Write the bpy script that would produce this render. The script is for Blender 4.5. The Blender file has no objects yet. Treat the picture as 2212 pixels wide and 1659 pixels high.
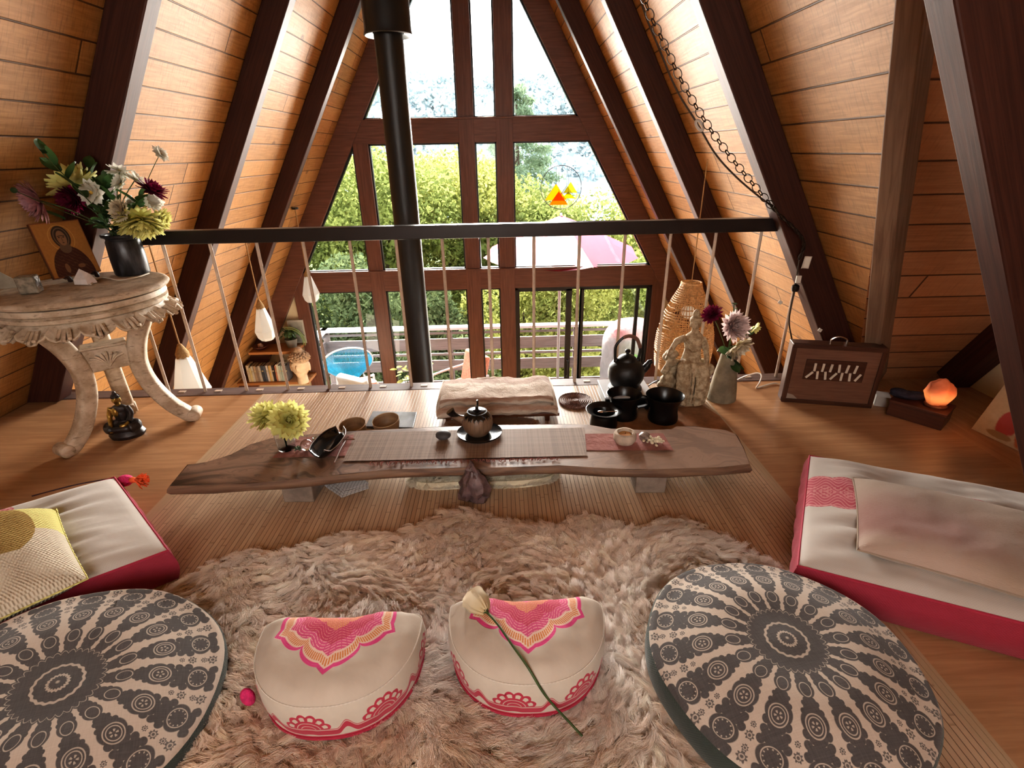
import bpy, bmesh, math, random
import numpy as np
from mathutils import Vector, Matrix, noise as mnoise
random.seed(7); RNG = np.random.default_rng(7)
PI = math.pi
SC = bpy.context.scene
COL = SC.collection

# ------------------------------------------------------------------ camera and measuring helpers
W, H, F, EYE = 2212.0, 1659.0, 1107.0, 1.25
def _n(v): return Vector(v).normalized()
_Y = _n(((1075-W/2)/F, (H/2-327)/F, -1)); _Z = -_n(((1153-W/2)/F, (H/2-3270)/F, -1))
_Z = (_Z - _Y*_Z.dot(_Y)).normalized(); _X = _Y.cross(_Z)
ROT = Matrix((_X, _Y, _Z))
CAM = Vector((0, 0, EYE))
def ray(x, y): return ROT @ Vector(((x-W/2)/F, (H/2-y)/F, -1.0))
def atz(x, y, z=0.0): r = ray(x, y); return CAM + r*((z-EYE)/r.z)
def aty(x, y, Y): r = ray(x, y); return CAM + r*(Y/r.y)
def atx(x, y, X): r = ray(x, y); return CAM + r*(X/r.x)
def atp(x, y, n, c): r = ray(x, y); n = Vector(n); return CAM + r*((c-n.dot(CAM))/n.dot(r))
cam = bpy.data.cameras.new('camera'); camo = bpy.data.objects.new('camera', cam); COL.objects.link(camo)
m4 = ROT.to_4x4(); m4.translation = CAM; camo.matrix_world = m4
cam.sensor_width = 36; cam.lens = 36*F/W; cam.clip_start = .02; cam.clip_end = 2000
SC.camera = camo

# ------------------------------------------------------------------ node helpers
class T:
    """a material under construction"""
    def __init__(s, name):
        s.m = bpy.data.materials.new(name); s.m.use_nodes = True
        s.t = s.m.node_tree; s.t.nodes.clear(); s.out = s.t.nodes.new('ShaderNodeOutputMaterial')
    def node(s, typ, ins=None, **props):
        n = s.t.nodes.new(typ)
        for k, v in props.items(): setattr(n, k, v)
        for k, v in (ins or {}).items(): s.put(n.inputs[k], v)
        return n
    def put(s, sock, v):
        if isinstance(v, V): s.t.links.new(v.s, sock)
        elif v is None: pass
        else:
            if hasattr(sock, 'default_value'):
                try: sock.default_value = v
                except Exception:
                    if isinstance(v, (int, float)): sock.default_value = (v, v, v, 1)[:len(sock.default_value)]
                    elif isinstance(v, (tuple, list)) and len(v) == 3: sock.default_value = (*v, 1)
                    else: raise
    def math(s, op, a, b=0.0, c=None, clamp=False):
        n = s.node('ShaderNodeMath', operation=op, use_clamp=clamp)
        s.put(n.inputs[0], a); s.put(n.inputs[1], b)
        if c is not None: s.put(n.inputs[2], c)
        return V(s, n.outputs[0])
    def uv(s): return V(s, s.node('ShaderNodeTexCoord').outputs['UV'])
    def obj(s): return V(s, s.node('ShaderNodeTexCoord').outputs['Object'])
    def rnd(s): return V(s, s.node('ShaderNodeObjectInfo').outputs['Random'])
    def pos(s): return V(s, s.node('ShaderNodeNewGeometry').outputs['Position'])
    def attr(s, name, out='Color'): return V(s, s.node('ShaderNodeAttribute', attribute_name=name).outputs[out])
    def sep(s, v):
        n = s.node('ShaderNodeSeparateXYZ', {0: v}); return [V(s, o) for o in n.outputs]
    def comb(s, x, y, z=0.0): return V(s, s.node('ShaderNodeCombineXYZ', {0: x, 1: y, 2: z}).outputs[0])
    def scale(s, v, sc):
        return V(s, s.node('ShaderNodeVectorMath', {0: v, 1: sc if isinstance(sc, (tuple, list, V)) else (sc, sc, sc)}, operation='MULTIPLY').outputs[0])
    def add(s, v, o): return V(s, s.node('ShaderNodeVectorMath', {0: v, 1: o}, operation='ADD').outputs[0])
    def noise(s, v, scale=5., detail=3., rough=.5, dist=0.):
        return V(s, s.node('ShaderNodeTexNoise', {'Vector': v, 'Scale': scale, 'Detail': detail, 'Roughness': rough, 'Distortion': dist}).outputs[0])
    def white(s, v): return V(s, s.node('ShaderNodeTexWhiteNoise', {'Vector': v}, noise_dimensions='3D').outputs['Value'])
    def voro(s, v, scale=5., out='Distance', **kw):
        return V(s, s.node('ShaderNodeTexVoronoi', {'Vector': v, 'Scale': scale}, **kw).outputs[out])
    def wave(s, v, scale=5., dist=2., detail=2., dscale=1., **kw):
        return V(s, s.node('ShaderNodeTexWave', {'Vector': v, 'Scale': scale, 'Distortion': dist, 'Detail': detail, 'Detail Scale': dscale}, **kw).outputs['Fac'])
    def ramp(s, f, stops, interp='LINEAR'):
        n = s.node('ShaderNodeValToRGB', {0: f}); r = n.color_ramp; r.interpolation = interp
        while len(r.elements) < len(stops): r.elements.new(.5)
        for e, (p, c) in zip(r.elements, stops): e.position = p; e.color = (*c, 1) if len(c) == 3 else c
        return V(s, n.outputs[0])
    def mix(s, f, a, b, mode='MIX'):
        n = s.node('ShaderNodeMix', data_type='RGBA', blend_type=mode)
        s.put(n.inputs[0], f); s.put(n.inputs[6], a); s.put(n.inputs[7], b); return V(s, n.outputs[2])
    def sstep(s, x, a, b):
        n = s.node('ShaderNodeMapRange', {0: x, 1: a, 2: b, 3: 0., 4: 1.}, interpolation_type='SMOOTHSTEP'); return V(s, n.outputs[0])
    def bump(s, h, strength=.3, dist=.01):
        return V(s, s.node('ShaderNodeBump', {'Height': h, 'Strength': strength, 'Distance': dist}).outputs[0])
    def bsdf(s, col, rough=.5, bump=None, **kw):
        n = s.node('ShaderNodeBsdfPrincipled', {'Base Color': col, 'Roughness': rough})
        if bump is not None: s.put(n.inputs['Normal'], bump)
        for k, v in kw.items(): s.put(n.inputs[k.replace('_', ' ')], v)
        return V(s, n.outputs[0])
    def done(s, sh): s.put(s.out.inputs[0], sh); return s.m
class V:
    def __init__(s, t, sock): s.t, s.s = t, sock
    def __add__(s, o): return s.t.math('ADD', s, o)
    def __radd__(s, o): return s.t.math('ADD', o, s)
    def __sub__(s, o): return s.t.math('SUBTRACT', s, o)
    def __rsub__(s, o): return s.t.math('SUBTRACT', o, s)
    def __mul__(s, o): return s.t.math('MULTIPLY', s, o)
    def __rmul__(s, o): return s.t.math('MULTIPLY', o, s)
    def __truediv__(s, o): return s.t.math('DIVIDE', s, o)
    def __lt__(s, o): return s.t.math('LESS_THAN', s, o)
    def __gt__(s, o): return s.t.math('GREATER_THAN', s, o)
    def max(s, o): return s.t.math('MAXIMUM', s, o)
    def min(s, o): return s.t.math('MINIMUM', s, o)
    def frac(s): return s.t.math('FRACT', s)
    def floor(s): return s.t.math('FLOOR', s)
    def abs(s): return s.t.math('ABSOLUTE', s)
    def sqrt(s): return s.t.math('SQRT', s)
    def sin(s): return s.t.math('SINE', s)
    def clamp(s): return s.t.math('ADD', s, 0.0, clamp=True)

def simple(name, col, rough=.6, var=.0, nscale=8., bump=0., bscale=60., metal=0., **kw):
    """a plain surface with mottled colour and fine relief"""
    t = T(name); o = t.obj(); c = col
    if var:
        f = t.noise(o, nscale, 4., .6)
        c = t.mix(t.sstep(f, .3, .7), tuple(max(0, x*(1-var)) for x in col), tuple(min(1, x*(1+var)) for x in col))
    b = t.bump(t.noise(o, bscale, 4., .6), bump, .004) if bump else None
    return t.done(t.bsdf(c, rough, b, Metallic=metal, **kw))

def weave(name, col, scale=350., rough=.9, var=.12, strength=.5, use='uv'):
    t = T(name); o = t.uv() if use == 'uv' else t.obj(); x, y, z = t.sep(o)
    k = (x*scale).sin()*(y*scale).sin()
    n = t.noise(o, 9., 4., .6)
    c = t.mix(n, tuple(v*(1-var) for v in col), tuple(min(1, v*(1+var)) for v in col))
    c = t.mix((k*.5+.5)*.25, c, tuple(v*.6 for v in col))
    f = t.noise(o, 14., 3., .5)
    return t.done(t.bsdf(c, rough, t.bump(k*.15+f*2., strength, .004), Sheen_Weight=.2))

# ------------------------------------------------------------------ mesh helpers
class MB:
    def __init__(s):
        s.v, s.f, s.uvs, s.mi, s.cur = [], [], [], [], 0
    def add(s, vs, fs, uv=None):
        b = len(s.v); s.v.extend([tuple(p) for p in vs])
        for i, f in enumerate(fs):
            s.f.append(tuple(b+k for k in f)); s.mi.append(s.cur)
            s.uvs.append([uv[k] for k in f] if uv else None)
        return s
    def box(s, a, b, M=None):
        x0, y0, z0 = a; x1, y1, z1 = b
        vs = [(x, y, z) for z in (z0, z1) for y in (y0, y1) for x in (x0, x1)]
        fs = [(0, 2, 3, 1), (4, 5, 7, 6), (0, 1, 5, 4), (2, 6, 7, 3), (0, 4, 6, 2), (1, 3, 7, 5)]
        off = random.random()*7
        for f in fs:
            p = [Vector(vs[k]) for k in f]; e = p[0]-p[2]
            ax = [i for i in range(3) if abs(e[i]) > 1e-9] or [0, 1]
            if len(ax) < 2: ax = [ax[0], (ax[0]+1) % 3]
            ext = [abs(x1-x0), abs(y1-y0), abs(z1-z0)]; ax.sort(key=lambda i: -ext[i])
            q = [tuple(M @ v) for v in p] if M else [tuple(v) for v in p]
            s.add(q, [(0, 1, 2, 3)], [(v[ax[0]]+off, v[ax[1]]+off*.37) for v in p])
        return s
    def beam(s, p, q, w, h, up=(0, 0, 1)):
        """a bar of section w x h between two points; h lies along up"""
        p, q = Vector(p), Vector(q); d = q-p; L = d.length; x = d.normalized()
        u = Vector(up); u = (u-x*u.dot(x)).normalized(); y = u.cross(x)
        M = Matrix((x, y, u)).transposed().to_4x4(); M.translation = p
        return s.box((0, -w/2, -h/2), (L, w/2, h/2), M)
    def prism(s, poly, z0, z1, M=None):
        n = len(poly); tr = (lambda v: M @ Vector(v)) if M else (lambda v: v)
        vs = [tr((x, y, z0)) for x, y in poly]+[tr((x, y, z1)) for x, y in poly]
        uv = [(x, y) for x, y in poly]*2
        s.add(vs, [tuple(range(n-1, -1, -1)), tuple(range(n, 2*n))], uv)
        L = 0
        for i in range(n):
            j = (i+1) % n; l = math.dist(poly[i], poly[j])
            s.add([vs[i], vs[j], vs[n+j], vs[n+i]], [(0, 1, 2, 3)], [(L, z0), (L+l, z0), (L+l, z1), (L, z1)]); L += l
        return s
    def tube(s, pts, r, seg=8, caps=True, closed=False, flat=1.0):
        pts = [Vector(p) for p in pts]; n = len(pts)
        rs = r if isinstance(r, (list, tuple)) else [r]*n
        vs, uv, fs = [], [], []; prev = None; L = 0
        for i, p in enumerate(pts):
            a = pts[i-1] if (i or closed) else p; b = pts[(i+1) % n] if (i < n-1 or closed) else p
            d = (b-a).normalized() if (b-a).length > 1e-9 else Vector((0, 0, 1))
            if prev is None:
                u = Vector((0, 0, 1)) if abs(d.z) < .9 else Vector((1, 0, 0))
            else: u = prev
            u = (u-d*u.dot(d)).normalized(); w = d.cross(u); prev = u
            if i: L += (p-pts[i-1]).length
            for k in range(seg):
                t = 2*PI*k/seg
                vs.append(p+(u*math.cos(t)*flat+w*math.sin(t))*rs[i]); uv.append((L, t*rs[0]))
        for i in range(n if closed else n-1):
            j = (i+1) % n
            for k in range(seg):
                l = (k+1) % seg
                fs.append((i*seg+k, i*seg+l, j*seg+l, j*seg+k))
        if caps and not closed:
            fs.append(tuple(range(seg-1, -1, -1))); fs.append(tuple((n-1)*seg+k for k in range(seg)))
        return s.add(vs, fs, uv)
    def lathe(s, prof, seg=24, M=None, c=(0, 0, 0), sy=1.0, wob=None):
        vs, uv, fs = [], [], []; n = len(prof); L = 0
        for i, (r, z) in enumerate(prof):
            if i: L += math.dist(prof[i], prof[i-1])
            for k in range(seg+1):
                t = 2*PI*k/seg; rr = r*(wob(t, z) if wob else 1)
                p = Vector((rr*math.cos(t)+c[0], rr*sy*math.sin(t)+c[1], z+c[2]))
                vs.append(M @ p if M else p); uv.append((t*max(.02, prof[n//2][0]), L))
        for i in range(n-1):
            for k in range(seg):
                a, b = i*(seg+1)+k, (i+1)*(seg+1)+k
                f = [a, a+1, b+1, b]
                if prof[i][0] < 1e-7: f = [a, b+1, b]
                elif prof[i+1][0] < 1e-7: f = [a, a+1, b]
                fs.append(tuple(f))
        return s.add(vs, fs, uv)
    def grid(s, fn, nu, nv, closeu=False):
        vs, uv, fs = [], [], []
        for j in range(nv+1):
            for i in range(nu+1):
                p = fn(i/nu, j/nv); vs.append(p[:3]); uv.append(p[3:5] if len(p) >= 5 else (i/nu, j/nv))
        for j in range(nv):
            for i in range(nu):
                a = j*(nu+1)+i; fs.append((a, a+1, a+nu+2, a+nu+1))
        return s.add(vs, fs, uv)
    def ball(s, c, r, seg=12, rings=8, M=None, fn=None):
        r = r if isinstance(r, (tuple, list)) else (r, r, r)
        def g(u, v):
            a, b = 2*PI*u, PI*(v-.5); d = Vector((math.cos(b)*math.cos(a), math.cos(b)*math.sin(a), math.sin(b)))
            k = fn(d) if fn else 1
            p = Vector((d.x*r[0]*k, d.y*r[1]*k, d.z*r[2]*k)); p = (M @ p if M else p)+Vector(c)
            return (*p, u*r[0]*6, v*r[2]*3)
        return s.grid(g, seg, rings)
    def build(s, name, mats, parent=None, smooth=True, angle=40, loc=None, rotz=0, bevel=0, bseg=2, subd=0, solid=0, merge=True):
        me = bpy.data.meshes.new(name); me.from_pydata(s.v, [], s.f)
        ul = me.uv_layers.new(name='UVMap').data; i = 0
        for f, u in zip(s.f, s.uvs):
            for k, vi in enumerate(f):
                ul[i].uv = u[k] if u else (s.v[vi][0], s.v[vi][1]); i += 1
        for mm in (mats if isinstance(mats, (list, tuple)) else [mats]): me.materials.append(mm)
        me.polygons.foreach_set('material_index', s.mi)
        if merge:
            b = bmesh.new(); b.from_mesh(me); bmesh.ops.remove_doubles(b, verts=b.verts, dist=1e-5)
            bmesh.ops.dissolve_degenerate(b, dist=1e-6, edges=b.edges)
            b.to_mesh(me); b.free()
        if smooth:
            me.shade_smooth(); me.set_sharp_from_angle(angle=math.radians(angle))
        me.update()
        o = bpy.data.objects.new(name, me); COL.objects.link(o)
        if parent: o.parent = parent
        if loc is not None: o.location = loc
        if rotz: o.rotation_euler.z = rotz
        if solid: d = o.modifiers.new('thick', 'SOLIDIFY'); d.thickness = solid; d.offset = 0
        if bevel: d = o.modifiers.new('bevel', 'BEVEL'); d.width = bevel; d.segments = bseg; d.limit_method = 'ANGLE'; d.angle_limit = .7
        if subd: d = o.modifiers.new('sub', 'SUBSURF'); d.levels = subd; d.render_levels = subd
        return o
def thing(name, label, cat, loc=(0, 0, 0), rotz=0, group=None):
    o = bpy.data.objects.new(name, None); COL.objects.link(o); o.empty_display_size = .05
    o.location = loc; o.rotation_euler.z = rotz
    return tag(o, label, cat, group)
def tag(o, label, cat, group=None, kind=None):
    o['label'] = label; o['category'] = cat
    if group: o['group'] = group
    if kind: o['kind'] = kind
    return o
def lab(o, label): o['label'] = label; return o
def struct(o, label=None):
    o['kind'] = 'structure'
    if label: o['label'] = label
    return o
def dup(root, loc=None, rotz=None, label=None):
    r = root.copy(); COL.objects.link(r)
    if loc is not None: r.location = loc
    if rotz is not None: r.rotation_euler.z = rotz
    if label: r['label'] = label
    for ch in list(root.children):
        c = ch.copy(); COL.objects.link(c); c.parent = r
        for g in list(ch.children):
            d = g.copy(); COL.objects.link(d); d.parent = c
    return r
def bez(pts, n=12):
    """smooth curve through points"""
    P = [Vector(p) for p in pts]; out = []
    for i in range(len(P)-1):
        a = P[max(i-1, 0)]; b = P[i]; c = P[i+1]; d = P[min(i+2, len(P)-1)]
        for k in range(n):
            t = k/n
            out.append(.5*((2*b)+(c-a)*t+(2*a-5*b+4*c-d)*t*t+(3*b-a-3*c+d)*t**3))
    return out+[P[-1]]
def mesh_np(name, verts, faces, mat, parent=None, uv=None, smooth=False):
    me = bpy.data.meshes.new(name); nv, nf, k = len(verts), len(faces), faces.shape[1]
    me.vertices.add(nv); me.vertices.foreach_set('co', np.ascontiguousarray(verts, dtype=np.float32).ravel())
    me.loops.add(nf*k); me.loops.foreach_set('vertex_index', np.ascontiguousarray(faces, dtype=np.int32).ravel())
    me.polygons.add(nf); me.polygons.foreach_set('loop_start', np.arange(0, nf*k, k, dtype=np.int32))
    if uv is not None:
        me.uv_layers.new(name='UVMap').data.foreach_set('uv', np.ascontiguousarray(uv[faces.ravel()], dtype=np.float32).ravel())
    me.materials.append(mat); me.update(calc_edges=True); me.validate()
    if smooth: me.shade_smooth()
    o = bpy.data.objects.new(name, me); COL.objects.link(o)
    if parent: o.parent = parent
    return o
# ------------------------------------------------------------------ world, sun, view
wd = bpy.data.worlds.new('World'); SC.world = wd; wd.use_nodes = True
nt = wd.node_tree; bg = nt.nodes['Background']
tc = nt.nodes.new('ShaderNodeTexCoord'); sp = nt.nodes.new('ShaderNodeSeparateXYZ'); rp = nt.nodes.new('ShaderNodeValToRGB')
nt.links.new(tc.outputs['Generated'], sp.inputs[0]); nt.links.new(sp.outputs['Z'], rp.inputs[0]); nt.links.new(rp.outputs[0], bg.inputs[0])
for e, (p, c) in zip(rp.color_ramp.elements, ((0, (1, .97, .91, 1)), (1, (.85, .92, 1, 1)))): e.position = p; e.color = c
bg.inputs[1].default_value = 6.0
SC.view_settings.view_transform = 'Standard'; SC.view_settings.look = 'Medium High Contrast'; SC.view_settings.exposure = -0.22
cy = SC.cycles; cy.use_denoising = True; cy.max_bounces = 5; cy.diffuse_bounces = 2; cy.glossy_bounces = 2; cy.use_adaptive_sampling = True; cy.adaptive_threshold = .12; cy.adaptive_min_samples = 12; cy.use_light_tree = False
cy.transmission_bounces = 6; cy.transparent_max_bounces = 12; cy.sample_clamp_indirect = 6.0; cy.caustics_reflective = False; cy.caustics_refractive = False
def light(name, kind, energy, loc, direction, col=(1, 1, 1), **kw):
    l = bpy.data.lights.new(name, kind); l.energy = energy; l.color = col
    for k, v in kw.items(): setattr(l, k, v)
    o = bpy.data.objects.new(name, l); COL.objects.link(o); o.location = loc
    o.rotation_euler = Vector(direction).to_track_quat('-Z', 'Y').to_euler(); return o
light('sun', 'SUN', 20, (3, 20, 20), (.18, -1, -1.15), (1, .93, .82), angle=.01)
light('window_daylight', 'AREA', 230, (-.29, 6.40, .85), (0, -1, -.22), (1, .95, .87), shape='RECTANGLE', size=1.9, size_y=2.3, spread=1.75)
light('door_daylight', 'AREA', 90, (-.3, 6.42, -1.35), (0, -1, .1), (1, .9, .75), shape='RECTANGLE', size=3.4, size_y=1.7, spread=2.2)
light('shelf_fill_light', 'AREA', 14, (-2.0, 5.0, -1.5), (-.55, .75, .12), (1, .86, .66), shape='RECTANGLE', size=.8, size_y=.6)  # lamp added to brighten the bookshelf corner, no fixture there
light('rear_fill_light', 'AREA', 40, (-.3, -1.9, 1.7), (0, 1, -.25), (1, .93, .85), shape='RECTANGLE', size=1.6, size_y=1.4)  # unseen lamp added behind the camera to fill the foreground

# ------------------------------------------------------------------ house dimensions (metres; X right, Y to the window wall, Z up, loft floor at 0)
K = math.sqrt(3); S3 = K/2; XR, WP, WI, WF = -.294, 2.404, 2.226, 2.138
YW, ZL = 6.5, -2.42
def xw(sg, w, z): return XR+sg*(w-z/K)

# ------------------------------------------------------------------ woods
def plank_mat(name, base, dark, pitch=.1405, grain=1.0, knots=1.0):
    t = T(name); uv = t.uv(); u, v, _ = t.sep(uv)
    row = (v/pitch).floor(); f = (v/pitch).frac()
    r1 = t.white(t.comb(row, 3.1, 0)); seg = ((u+r1*9.)/2.3).floor(); r2 = t.white(t.comb(row, seg, 1.7))
    q = t.comb(u*1.0+r2*31., v*1.0+r1*17., 0)
    g = t.noise(t.scale(q, (1.6, 26, 1)), 3., 5., .62, .4)
    saw = t.noise(t.scale(q, (70, 7, 1)), 1.6, 2., .6)
    c = t.mix(t.sstep(g, .30, .72), dark, base)
    c = t.mix(r2*.6, c, tuple(min(1, x*1.28) for x in base))
    c = t.mix(t.sstep(saw, .48, .72)*.42*grain, c, tuple(x*.55 for x in dark))
    big = t.noise(t.scale(q, (1, 2.2, 1)), 2.0, 3., .55)
    c = t.mix(t.sstep(big, .45, .8)*.35, c, tuple(x*.62 for x in base))
    vd = t.voro(t.scale(q, (1, 1.35, 1)), 2.3); k = t.sstep(vd, .115, .05)*knots
    ring = (vd*260.).sin()*.25+.75
    c = t.mix(k*ring*.8, c, (.09, .035, .012))
    edge = t.sstep((f-.5).abs(), .462, .488)
    joint = t.sstep((((u+r1*9.)/2.3).frac()-.5).abs(), .4975, .4990)
    e = edge.max(joint)
    c = t.mix(e*.85, c, (.035, .013, .006))
    h = (1.0-e)*1.0+g*.10+saw*.06
    return t.done(t.bsdf(c, t.mix(g, .62, .48), t.bump(h, .55, .006), Specular_IOR_Level=.35))
M_PLANK = plank_mat('pine_planks', (.48, .25, .088), (.32, .148, .046))
M_PLANK2 = plank_mat('dormer_planks', (.56, .29, .15), (.42, .20, .10), grain=.5)

def wood(name, base, dark, sc=(1.2, 22), rough=.45, bump=.12, dist=.6, **kw):
    t = T(name); uv = t.uv(); q = t.add(uv, t.scale(t.comb(t.rnd(), t.rnd(), 0), 13.))
    g = t.noise(t.scale(q, (sc[0], sc[1], 1)), 2.4, 5., .6, dist); g2 = t.noise(t.scale(q, (.8, 3., 1)), 2., 3., .5)
    c = t.mix(t.sstep(g, .32, .68), dark, base); c = t.mix(t.sstep(g2, .4, .75)*.4, c, tuple(x*.6 for x in base))
    return t.done(t.bsdf(c, rough, t.bump(g, bump, .004), **kw))
M_BEAM = wood('dark_stained_beam', (.075, .026, .017), (.042, .014, .010), rough=.55, Specular_IOR_Level=.3)
M_BEAMG = wood('lit_tone_beam', (.34, .225, .155), (.20, .12, .08), rough=.55)  # paler beam copy, window light on its face put into the colour
M_FRAME = wood('redwood_frame', (.19, .082, .056), (.125, .05, .035), rough=.45)
M_FLOOR = wood('loft_floor_wood', (.50, .285, .15), (.38, .20, .098), sc=(1.1, 16), rough=.38, bump=.05, dist=.9)
M_LOWER = wood('lower_floor_wood', (.62, .40, .22), (.5, .3, .15), rough=.45)
M_TRIM = wood('grey_edge_board', (.17, .12, .11), (.10, .065, .06), rough=.55)
M_BLACK = simple('black_metal', (.012, .012, .013), .4)
M_CREAM = simple('cream_plaster', (.74, .62, .42), .9, .05, 4, .15, 90)
def glass_pane(name, tint=(1, 1, 1), refl=.06):
    t = T(name); a = V(t, t.node('ShaderNodeBsdfTransparent', {0: tint}).outputs[0]); b = V(t, t.node('ShaderNodeBsdfGlossy', {'Roughness': .02}).outputs[0])
    fr = V(t, t.node('ShaderNodeLayerWeight', {0: .25}).outputs['Fresnel'])
    n = t.node('ShaderNodeMixShader', {0: fr*.5+refl*.3, 1: a, 2: b}); return t.done(V(t, n.outputs[0]))
M_GLASS = glass_pane('window_glass')

# ------------------------------------------------------------------ roof slopes, dormer, floors, walls
def roofp(sg, Y, s, w=WP): return (xw(sg, w, s*S3), Y, s*S3)
def slope(name, polys, sg, mat):
    m = MB()
    for poly in polys:
        vs = [roofp(sg, Y, s) for Y, s in poly]; m.add(vs, [tuple(range(len(vs)))], [(Y, s) for Y, s in poly])
        out = [Vector(v)+Vector((sg*S3, 0, .5))*.05 for v in vs]; m.add(out, [tuple(range(len(vs)))[::-1]], [(Y, s) for Y, s in poly])
    return struct(m.build(name, mat, smooth=False))
slope('wall_left', [[(-2, -2.8), (6.62, -2.8), (6.62, 4.81), (-2, 4.81)]], -1, M_PLANK)
slope('wall_right', [[(6.62, -2.8), (6.62, 4.81), (1.43, 4.81), (1.43, 2.496), (2.678, 0), (2.678, -2.8)], [(1.40, 2.496), (1.40, 4.81), (-2, 4.81), (-2, -2.8), (.122, -2.8), (.122, 0)]], 1, M_PLANK)
def dpt(X, z): return (X, 2.678-z/K, z)
pts = [(2.11, -.1), (2.75, -.1), (2.75, 2.16), (xw(1, WP, 2.16), 2.16)]
struct(MB().add([dpt(*p) for p in pts], [(0, 1, 2, 3)], [(p[0], p[1]/S3+.03) for p in pts]).build('wall_dormer', M_PLANK2, smooth=False))
struct(MB().prism([(.10, -.3), (2.70, -.3), (2.70, .0), (1.45, 2.16), (1.37, 2.16), (.10, 0)], 0, .06, Matrix(((0, 0, 1, 2.62), (1, 0, 0, 0), (0, 1, 0, 0), (0, 0, 0, 1)))).build('wall_dormer_end', M_CREAM, smooth=False))
struct(MB().add([(p[0], .122+p[1]/K, p[1]) for p in pts], [(3, 2, 1, 0)], [(p[0], p[1]/S3+.03) for p in pts]).build('wall_dormer_near', M_PLANK2, smooth=False))
def plate(name, a, b, mat): return struct(MB().box(a, b).build(name, mat, smooth=False))
plate('floor', (XR-WP-.02, -2, -.2), (XR+WP+.02, 2.70, 0), M_FLOOR)
plate('floor_dormer', (XR+WP+.02, .10, -.2), (2.70, 2.74, -.001), M_FLOOR)
plate('floor_lower', (-4.1, -2, ZL-.1), (3.5, 6.5, ZL), M_LOWER)
struct(MB().box((XR-WP+.02, 2.70, -.2), (XR+WP-.02, 2.80, .004)).build('trim_1', M_TRIM, smooth=False, bevel=.004))
# unseen rear gable; opening added to let sky light fill the loft
def gable(name, Y, t, hole, mat):
    m = MB(); x0, x1, z0, z1 = hole; zt = WP*K; MM = Matrix(((1, 0, 0, 0), (0, 0, 1, Y), (0, 1, 0, 0), (0, 0, 0, 1)))
    m.prism([(xw(-1, WP, ZL), ZL), (x0, ZL), (x0, (x0-XR+WP)*K), (xw(-1, WP, 0), 0)], 0, t, MM)
    m.prism([(x1, ZL), (xw(1, WP, ZL), ZL), (x1, (WP-x1+XR)*K)], 0, t, MM)
    m.prism([(x0, ZL), (x1, ZL), (x1, z0), (x0, z0)], 0, t, MM)
    m.prism([(x0, z1), (x1, z1), (x1, (WP-x1+XR)*K), (XR, zt), (x0, (x0-XR+WP)*K)], 0, t, MM)
    return struct(m.build(name, mat, smooth=False))
gable('wall_back', -2.06, .06, (-1.1, .5, 1.0, 2.4), M_PLANK2)

# ------------------------------------------------------------------ roof beams (inner edges at WI, outer at WP)
def rafter(sg, Y0, z0, mat, z1=3.8, th=.10, wi=WI):
    m = MB(); zt = z1
    q = []
    for z in (z0, zt):
        for w in (wi, WP-.002):
            for Y in (Y0, Y0+th): q.append((xw(sg, w, z), Y, z))
    # order: z0:(wi,Y0)(wi,Y1)(wp,Y0)(wp,Y1) / zt
    L = (zt-z0)/S3; d = [(0, .0), (0, .1), (0, .3), (0, .4), (L, .0), (L, .1), (L, .3), (L, .4)]; o = random.random()*5
    m.add(q, [(0, 1, 5, 4), (0, 4, 6, 2), (1, 3, 7, 5), (2, 6, 7, 3), (0, 2, 3, 1), (4, 5, 7, 6)], [(a+o, b+o) for a, b in d])
    return struct(m.build('roof_beam', mat, smooth=False, bevel=.006))
for Y0 in (3.97, 5.28): rafter(-1, Y0, ZL, M_BEAM); rafter(1, Y0, ZL, M_BEAM)
rafter(-1, 2.655, .005, M_BEAM); rafter(1, 2.655, .005, M_BEAM)
for sg in (-1, 1):      # the same beams carry on below the loft floor
    rafter(sg, 2.81, ZL, M_BEAM, -.01, .06)
rafter(1, 1.375, .005, M_BEAM, th=.09, wi=WI-.01); rafter(-1, 1.375, .005, M_BEAM)
# valley beam of the dormer: leans from the floor up to the near beam
va, vb = Vector((2.085, 2.582, 0)), Vector((.985, 1.50, 1.905))
dv = (vb-va).normalized(); mm = MB()
mm.beam(va+Vector((.055, .075, 0))+dv*.03, vb+Vector((.055, .075, 0)), .075, .14, Vector((S3*.5+.3, .55, .35)))
struct(mm.build('roof_beam', M_BEAMG, smooth=False, bevel=.005))
mm = MB().beam((2.55, 2.60, .02), (2.55, 1.42, .02+1.18*K), .12, .12, (0, .87, .5)); struct(mm.build('roof_beam', M_BEAM, smooth=False))

# ------------------------------------------------------------------ window wall
XD = lambda sg, z: xw(sg, WF, z)
MXZ = Matrix(((1, 0, 0, 0), (0, 0, 1, 0), (0, 1, 0, 0), (0, 0, 0, 1)))
win = struct(bpy.data.objects.new('window_1', None)); COL.objects.link(win)
m = MB(); Y0, Y1 = YW, YW+.13
for sg in (-1, 1):
    m.prism([(xw(sg, WF, ZL), ZL), (xw(sg, WP, ZL), ZL), (xw(sg, WP, 4.0), 4.0), (xw(sg, WF, 3.6), 3.6)], Y0-.012, Y1, MXZ)
for x0, x1, z0, z1 in ((-.44, -.262, ZL, 3.55), (-.012, .18, ZL, 3.4), (-1.655, -1.483, ZL, 1.36), (-2.65, -2.49, ZL, -.1), (1.96, 2.135, ZL, -.1)):
    m.box((x0, Y0, z0), (x1, Y1, z1))
for z0, z1 in ((1.35, 1.60), (-.355, -.10)):
    m.box((xw(-1, WF+.02, z0), Y0+.004, z0), (xw(1, WF+.02, z0), Y1-.004, z1))
    m.box((xw(-1, WF-.03, z1), Y0-.02, z1-.012), (xw(1, WF-.03, z1), Y0+.03, z1+.008))
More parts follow.
